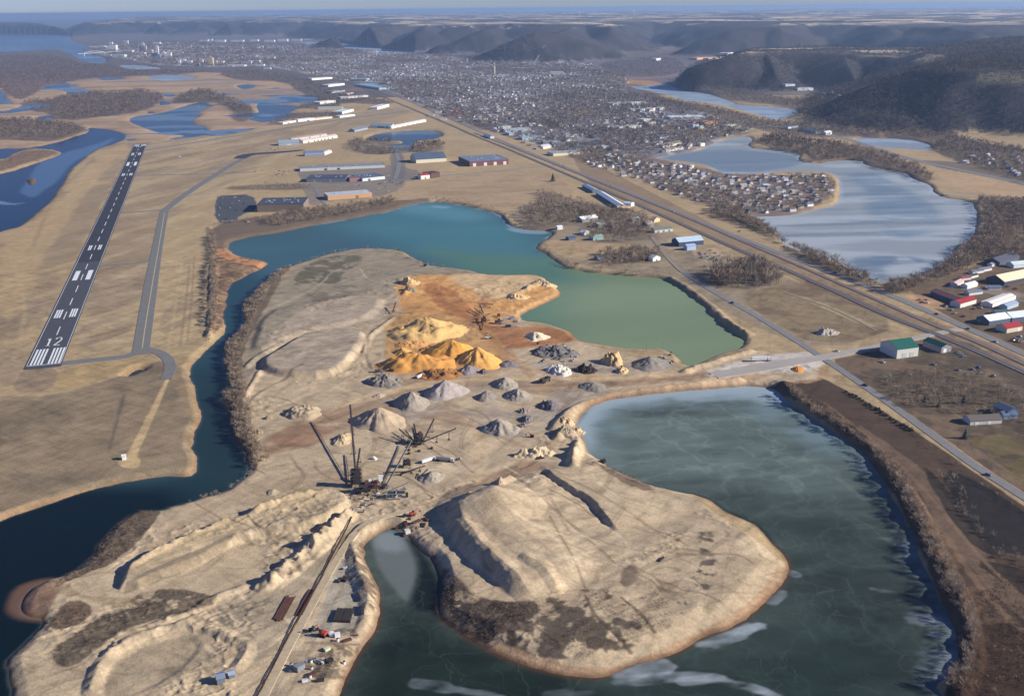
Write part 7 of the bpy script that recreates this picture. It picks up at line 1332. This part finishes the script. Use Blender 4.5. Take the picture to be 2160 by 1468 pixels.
machine(1029,714, .3, "white wheel loader on the brown yard", WPNT, 'loader', 1.0); machine(905,973, .7, "open white box trailer leaning beside the silver tank", WPNT, 'semi', .75, "semi_truck", "truck"); machine(940,973, -.22, "silver road tanker in the middle of the yard", WPNT, 'tanker', 1.0, "tanker_truck", "truck"); machine(968,970, .5, "small white pickup truck right of the silver tanker", WPNT, 'dump', .55, "pickup_truck", "truck")
machine(1150,806, .8, "dark rusty hopper truck with raised body by the haul road", DKP, 'dump', 1.5, "dump_truck", "truck"); machine(870,1088, .5, "bright orange-red excavator at the head of the dark inlet", REDP, 'excavator', .9, "excavator", "excavator"); machine(1122,922, 2.9, "brown excavator beside the lumpy tan ridge", RUST, 'excavator', .8, "excavator", "excavator"); machine(1140,968, .3, "small dark loader below the lumpy tan ridge", DKP, 'loader', .7); machine(1311,777, .4, "small dark loader beside the yellow rock", DKP, 'loader', .7); machine(983,698, .3, "small yellow loader behind the orange cone", YELP, 'loader', .7) if 0 else None
machine(682,1342, 2.6, "red crane body standing in the scrap yard", REDP, 'excavator', 1.1, "crane", "crane"); machine(660,1330, .4, "dark teal loader left of the red crane", mat((40,70,70)), 'loader', .8); machine(672,1398, -.5, "silver tank trailer in the scrap yard", WPNT, 'tanker', .5, "tank_trailer", "trailer")
# dredge at the inlet head
c = P3(862,1118); r = root("dredge", c.x, c.y, WL, .5, "old wooden dredge with white gear moored at the head of the dark inlet", "dredge"); MB().box((0, 0, .5), (9, 4.5, 1.4)).obj("hull", mat((96,76,62), .9, .3), r); MB().box((-1, 0, 2.4), (3.5, 3, 2.6)).obj("cabin", mat((206,200,190)), r); MB().bar((3, -1, 1), (7, -1, 4), .2).bar((3, 1, 1), (7, 1, 4), .2).bar((7, -1, 4), (7, 1, 4), .2).obj("ladder_boom", RUST, r); MB().box((2, 0, 1.8), (1.6, 2, 1.2)).obj("winch", DKP, r)
for i in range(5):
    a = [(845,1092),(880,1100),(892,1108),(900,1096),(858,1104)][i]; c = P3(*a); r = root("timber_stack", c.x, c.y, hz(c.x, c.y), i * .7, ["dark timber stack left of the orange excavator","rusty beam stack right of the orange excavator","dark beam stack on the inlet slope","brown timber stack at the right of the inlet head","small timber stack above the moored dredge"][i], "timber stack")
    for k in range(5): MB().box(((k % 3 - 1) * .1, (k - 2) * .7, .3 + .3 * (k % 2)), (6, .5, .5), .05 * k).obj("beam", RUST if i % 2 else DKP, r)
# pipe stacks, mats, scrap
def pipes(p0, p1, n, label, gap=1.0, rad=.4):
    a, b = P3(*p0), P3(*p1); c = (a + b) / 2; e = b - a; r = root("pipe_stack", c.x, c.y, hz(c.x, c.y), math.atan2(e.y, e.x), label, "pipe stack"); L = e.length
    for k in range(n): o = random.uniform(-1, 1); MB().bar((-L / 2 + o, (k - n / 2) * gap, rad), (L / 2 + o, (k - n / 2) * gap, rad), rad, 8).obj("pipe", RUST, r)
pipes((584,1308),(612,1258), 6, "stack of rusty pipes nearest the left of the belt line"); pipes((628,1298),(657,1243), 5, "longer stack of rusty pipes against the belt line", .9)
c = P3(725,1300); r = root("steel_mat_stack", c.x, c.y, hz(c.x, c.y), math.radians(88), "large dark rectangular stack of steel mats on the grey yard", "steel stack")
for k in range(6): MB().box((0, (k - 2.5) * 1.65, .9 + .08 * (k % 3)), (12.5, 1.5, 1.8)).obj("steel_mat", DKP, r)
for i, (a, b, d, l, mm, rz) in enumerate([(724,1222,(4.5,1.6,1.4),"dark bundle at the left of three on the grey yard",DKP,1.2),(732,1224,(5,1.6,1.6),"dark bundle in the middle of three on the grey yard",DKP,1.1),(716,1226,(4,1.6,1.2),"short dark bundle beside the three on the grey yard",mat((70,66,66)),1.3),(758,1262,(9,1.2,1),"long dark plank pile along the shore berm",DKP,-1.2),(766,1290,(10,1.4,1),"second long dark plank pile along the shore berm",mat((60,58,62)),-1.45),(712,1388-45,(3,2,2.2),"white tank beside the red crane",WPNT,.3),(700,1342,(2.2,2,2.4),"upright white box right of the red crane",WPNT,.1),(690,1372,(3.4,2,1.6),"pale yellow-green tank in the scrap yard",mat((196,200,160)),.8),(632,1412,(5.2,3.4,3),"grey shed at the lower left of the scrap yard",mat((130,130,134)),.9),(643,1437,(3,1.4,1),"white scrap bundle in the lower scrap yard",mat((206,206,206)),.4),(660,1425,(3,2.4,1.6),"rusty brown scrap box in the lower scrap yard",RUST,.7),(676,1437,(4,2,1.2),"dark scrap box at the bottom of the scrap yard",DKP,.2),(645,1402,(1.5,1.2,2.4),"slim grey tank behind the grey shed",IRONL,0),(695,1395,(4,2.6,1.2),"dark flat scrap pile right of the silver tank",DKP,1.1),(728,1200,(2.6,1.2,1.2),"pale box beside the berm above the three bundles",mat((190,190,190)),.6),(732,1352,(5,2,.9),"low rust red scrap on the right of the crane",RUST,.5),(748,1340,(4,.5,.5),"rusty beam lying near the shore berm",RUST,.2)]): crate(a, b, d, l, mm, rz, "scrap_bundle" if "scrap" in l or "bundle" in l or "plank" in l or "beam" in l else "storage_tank" if "tank" in l else "shed" if "shed" in l else "storage_box", "scrap" if "scrap" in l or "bundle" in l or "plank" in l or "beam" in l else "tank" if "tank" in l else "shed" if "shed" in l else "box")
building((459,1447),(476,1443),5,2.6,'gx',(110,120,130),(122,136,156),"blue-grey hut in the brush patch left of the belt line","hut","hut"); building((484,1434),(496,1431),3.5,2.2,'gx',(110,120,130),(150,166,186),"smaller blue-grey hut behind the first in the brush patch","hut","hut")
c = P3(1395,1190); r = root("steel_beam", c.x, c.y, hz(c.x, c.y), .95, "short dark steel girder lying alone on the sandy peninsula", "girder"); MB().box((0, 0, .6), (6, .8, 1.0)).obj("web", DKP, r); MB().box((0, 0, 1.15), (6, 1.3, .12)).obj("flange", DKP, r)
# scrap rock field: countable dark boulders and slabs
q = random.Random(3)
for i in range(70):
    a, b = q.uniform(1120, 1218), q.uniform(725, 768)
    if i > 52: a, b = q.uniform(1385, 1430), q.uniform(740, 772)
    c = P3(a, b); s = q.uniform(1.0, 2.6); V = [Vector((q.gauss(0, 1), q.gauss(0, 1), abs(q.gauss(0, .7)))) for _ in range(9)]; 
    bm_ = __import__('bmesh').new(); [bm_.verts.new(v.normalized() * s) for v in V]; __import__('bmesh').ops.convex_hull(bm_, input=bm_.verts); me = bpy.data.meshes.new("rubble_block"); bm_.to_mesh(me); bm_.free(); me.materials.append([DKP, mat((120,116,114)), mat((170,168,164))][i % 3])
    o = bpy.data.objects.new("rubble_block", me); col.objects.link(o); o.location = (c.x, c.y, hz(c.x, c.y) + .2); where = "in the dark broken rock field beside the green lake" if i <= 52 else "in the dark heap at the corner of the green lake"; o["kind"] = "thing"; tag(o, "%s slab of broken concrete %s" % (["black", "grey", "pale"][i % 3], where), "slab", "%s slabs %s" % (["black", "grey", "pale"][i % 3], where))
q = random.Random(8)
for i in range(46):
    a, b, wh = [(q.gauss(775, 22), q.gauss(1036, 12), "around the crushing tower"), (q.gauss(770, 16), q.gauss(1062, 10), "below the crushing tower"), (q.gauss(880, 18), q.gauss(950, 9), "around the stacker hub"), (q.gauss(1045, 26), q.gauss(676, 8), "around the sand plant"), (q.gauss(690, 26), q.gauss(1395, 26), "in the scrap yard"), (q.gauss(868, 20), q.gauss(1102, 7), "at the head of the dark inlet")][i % 6]
    c = P3(a, b); k = i % 3; r = root(["steel_offcut", "metal_drum", "pallet_stack"][k], c.x, c.y, hz(c.x, c.y), q.uniform(0, 3), "%s lying %s" % (["dark steel offcut", "pale metal drum", "brown pallet stack"][k], wh), ["scrap", "drum", "pallets"][k], "%s %s" % (["steel offcuts", "metal drums", "pallet stacks"][k], wh))
    if k == 0: MB().bar((-q.uniform(1.5, 4), 0, .3), (q.uniform(1.5, 4), q.uniform(-.5, .5), q.uniform(.3, 1.4)), .22).obj("beam", DKP, r); MB().box((.4, .6, .35), (1.6, .8, .7), .4).obj("plate", RUST, r)
    elif k == 1: MB().bar((0, 0, 0), (0, 0, 1.6), .8, 10).obj("drum", IRONL if i % 2 else WPNT, r); MB().bar((0, 0, 1.6), (0, 0, 1.68), .84, 10).obj("lid", IRON, r)
    else:
        for z in range(3): MB().box((0, 0, .25 + z * .5), (2.2, 1.6, .32)).obj("pallet", RUST, r)
# ------------------------------------------------------------------ cars
def make_car(i):
    c_ = [(226,226,222),(60,64,70),(150,154,158),(150,50,46),(70,90,130),(190,180,160)][i]; m1 = mat(c_, .35, .03, 1, .2)
    b = MB(); b.prism([(-2.2, -.85), (2.2, -.85), (2.3, 0), (2.2, .85), (-2.2, .85)], .35, .95); g = MB(); V = [(-1.5, -.8, .95), (1.0, -.8, .95), (1.0, .8, .95), (-1.5, .8, .95), (-1.1, -.65, 1.5), (.4, -.65, 1.5), (.4, .65, 1.5), (-1.1, .65, 1.5)]; g.add(V, [(0, 1, 5, 4), (1, 2, 6, 5), (2, 3, 7, 6), (3, 0, 4, 7)]); t = MB(); t.box((-.35, 0, 1.53), (1.5, 1.3, .06))
    out = [("body", link_mesh("body", b.V, b.F, m1).data), ("windows", link_mesh("windows", g.V, g.F, GLS).data), ("car_roof", link_mesh("car_roof", t.V, t.F, m1).data)]
    for x in (-1.4, 1.4):
        for y in (-.8, .8): w_ = MB().bar((x, y - .12, .34), (x, y + .12, .34), .34, 8); out.append(("wheel", link_mesh("wheel", w_.V, w_.F, TYRE).data))
    for o in [o for o in col.objects if o.type == 'MESH' and o.parent is None and o.data in [d for _, d in out]]: bpy.data.objects.remove(o)
    return out
cars = {}
CN = ["white", "black", "silver", "red", "blue", "beige"]
def car(px, py, ang, i, where, group=None, s=1.15):
    if i not in cars: cars[i] = make_car(i)
    c = P3(px, py); r = root("car", c.x, c.y, hz(c.x, c.y) + .35, ang, "%s car %s" % (CN[i], where), "car", ("%s cars %s" % (CN[i], where)) if group else None); r.scale = (s, s, s)
    for nm, me in cars[i]: o = bpy.data.objects.new(nm, me); col.objects.link(o); o.parent = r
q = random.Random(12)
e_hw = lambda a, b: math.atan2(*(lambda d: (d.y, d.x))(P3(*b) - P3(*a)))
for a, b, i, l in ((1762,577,1,"on the highway beside the ice-covered lake"),(1976,664,3,"on the highway just before the junction"),(1825,814,1,"on the county road below the gate"),(1766,742,0,"on the gate road near the crossing"),(2043,695,2,"at the highway junction"),(1655,521,0,"on the highway above the grove"),(1560,489,2,"on the highway where the tree row begins"),(1290,392,0,"on the highway beside the long railway shed"),(1190,352,2,"on the highway near the cream-fronted store"),(2100,722,0,"on the highway past the junction"),(1545,640,4,"on the county road beside the green lake"),(2085,1003,2,"on the county road near the ranch house"),(1420,447,0,"on the highway by the lake point"),(1862,765,0,"parked on the grass in front of the green-roofed shed"),(1970,770,2,"parked between the two green-roofed sheds")):
    p0 = (a - 20, b - 8); car(a, b, e_hw(p0, (a + 20, b + 8)), i, l)
lots = [("in the parking lot of the brown-walled plant", [(462,455),(468,430),(478,462),(490,430),(505,425),(500,445),(515,430),(470,468),(484,470),(478,468),(490,468),(474,466),(465,440),(486,440),(495,418),(510,416),(470,420),(520,468),(524,469)]), ("in the yard of the long white works", [(577,372),(583,370),(590,368),(597,369),(603,366),(540,361),(548,360),(555,360),(600,362),(590,362),(580,364),(620,361),(628,360),(612,362)]),
 ("in the trees beside the lake grove", [(1284,552),(1290,549),(1296,546),(1299,554),(1295,550),(1302,546)]), ("in the storage yard by the railway", [(1477,538),(1482,540),(1488,537),(1494,542),(1480,545),(1490,546),(1500,548),(1476,534),(1506,544),(1512,550),(1530,545),(1540,550),(1550,552),(1520,540),(1500,530),(1510,534)]), ("on the sandy lot left of the stable", [(1940,634),(1948,637),(1955,640),(1944,640),(1952,634)]), ("in the settlement by the red barn", [(2141,715),(2150,718),(2156,722),(2146,722),(2136,720),(2152,712)]),
 ("around the mobile homes", [(2055,653),(2068,650),(2033,668),(2015,662),(2108,608),(2124,606),(2143,610),(2078,606),(2084,668),(2096,672),(1996,648),(2006,655)]), ("in the yard below the green-roofed sheds", [(2020,745),(2027,748),(2032,753),(2064,776),(2068,788),(2052,780),(2022,782),(2095,795)]), ("at the apron by the grey hangar", [(566,320),(572,316),(580,318),(586,314),(594,318),(600,322),(603,330),(610,328)]), ("on the lots of the industrial road", [(823,382),(830,386),(836,390),(845,388),(812,386),(800,390),(760,391),(745,392),(850,384),(820,372),(815,395),(800,400),(808,398),(818,405)])]
for wh, ps in lots:
    for a, b in ps: car(a + q.uniform(-1, 1), b + q.uniform(-.6, .6), q.choice([.3, 1.9]) + q.uniform(-.1, .1), q.choice([0, 0, 1, 2, 2, 3, 4, 5]), wh, True)
# light aircraft tie-downs beside the runway: windsock
c = P3(379,331); r = root("windsock", c.x, c.y, 0, 0, "small white windsock marker in the grass right of the runway", "windsock"); MB().bar((0, 0, 0), (0, 0, 6), .15).obj("mast", WPNT, r); MB().bar((0, 0, 5.6), (4, 0, 5.2), .6, 8, .3).obj("sock", mat((236,150,100)), r); MB().bar((0, 0, 0), (0, 0, .5), 3.2, 16).obj("base", WPNT, r)
# power poles
for i, (a, b) in enumerate([(1462,640),(1505,660),(1560,690),(1398,741),(1363,741),(2063,693),(1974,697)]):
    c = P3(a, b); r = root("utility_pole", c.x, c.y, hz(c.x, c.y), .6, ["wooden utility pole farthest up the county road","wooden utility pole second up the county road","wooden utility pole third up the county road","thin pole at the corner of the green lake, right of two","thin pole at the corner of the green lake, left of two","thin pole at the highway junction","thin pole beside the railway crossing"][i], "utility pole"); MB().bar((0, 0, -.5), (0, 0, 10), .16, 6, .11).obj("pole", mat((120,104,88)), r); MB().box((0, 0, 9.2), (2.4, .15, .18)).obj("crossarm", mat((120,104,88)), r)

# ------------------------------------------------------------------ look-alikes that only their place tells apart
ORD = ["first", "second", "third", "fourth", "fifth", "sixth", "seventh", "eighth", "ninth", "tenth", "eleventh", "twelfth"]
bpy.context.view_layer.update(); by = {}
for o in col.objects:
    if o.parent is None and "label" in o: by.setdefault(o["label"], []).append(o)
for lb, os_ in by.items():
    if 2 <= len(os_) <= 12 and len(lb.split()) <= 12:
        os_.sort(key=lambda o: o.location.dot(Vector(_r)) / max(1.0, o.location.y))
        for k, o in enumerate(os_): o["label"] = "%s, %s from the left" % (lb, ORD[k])
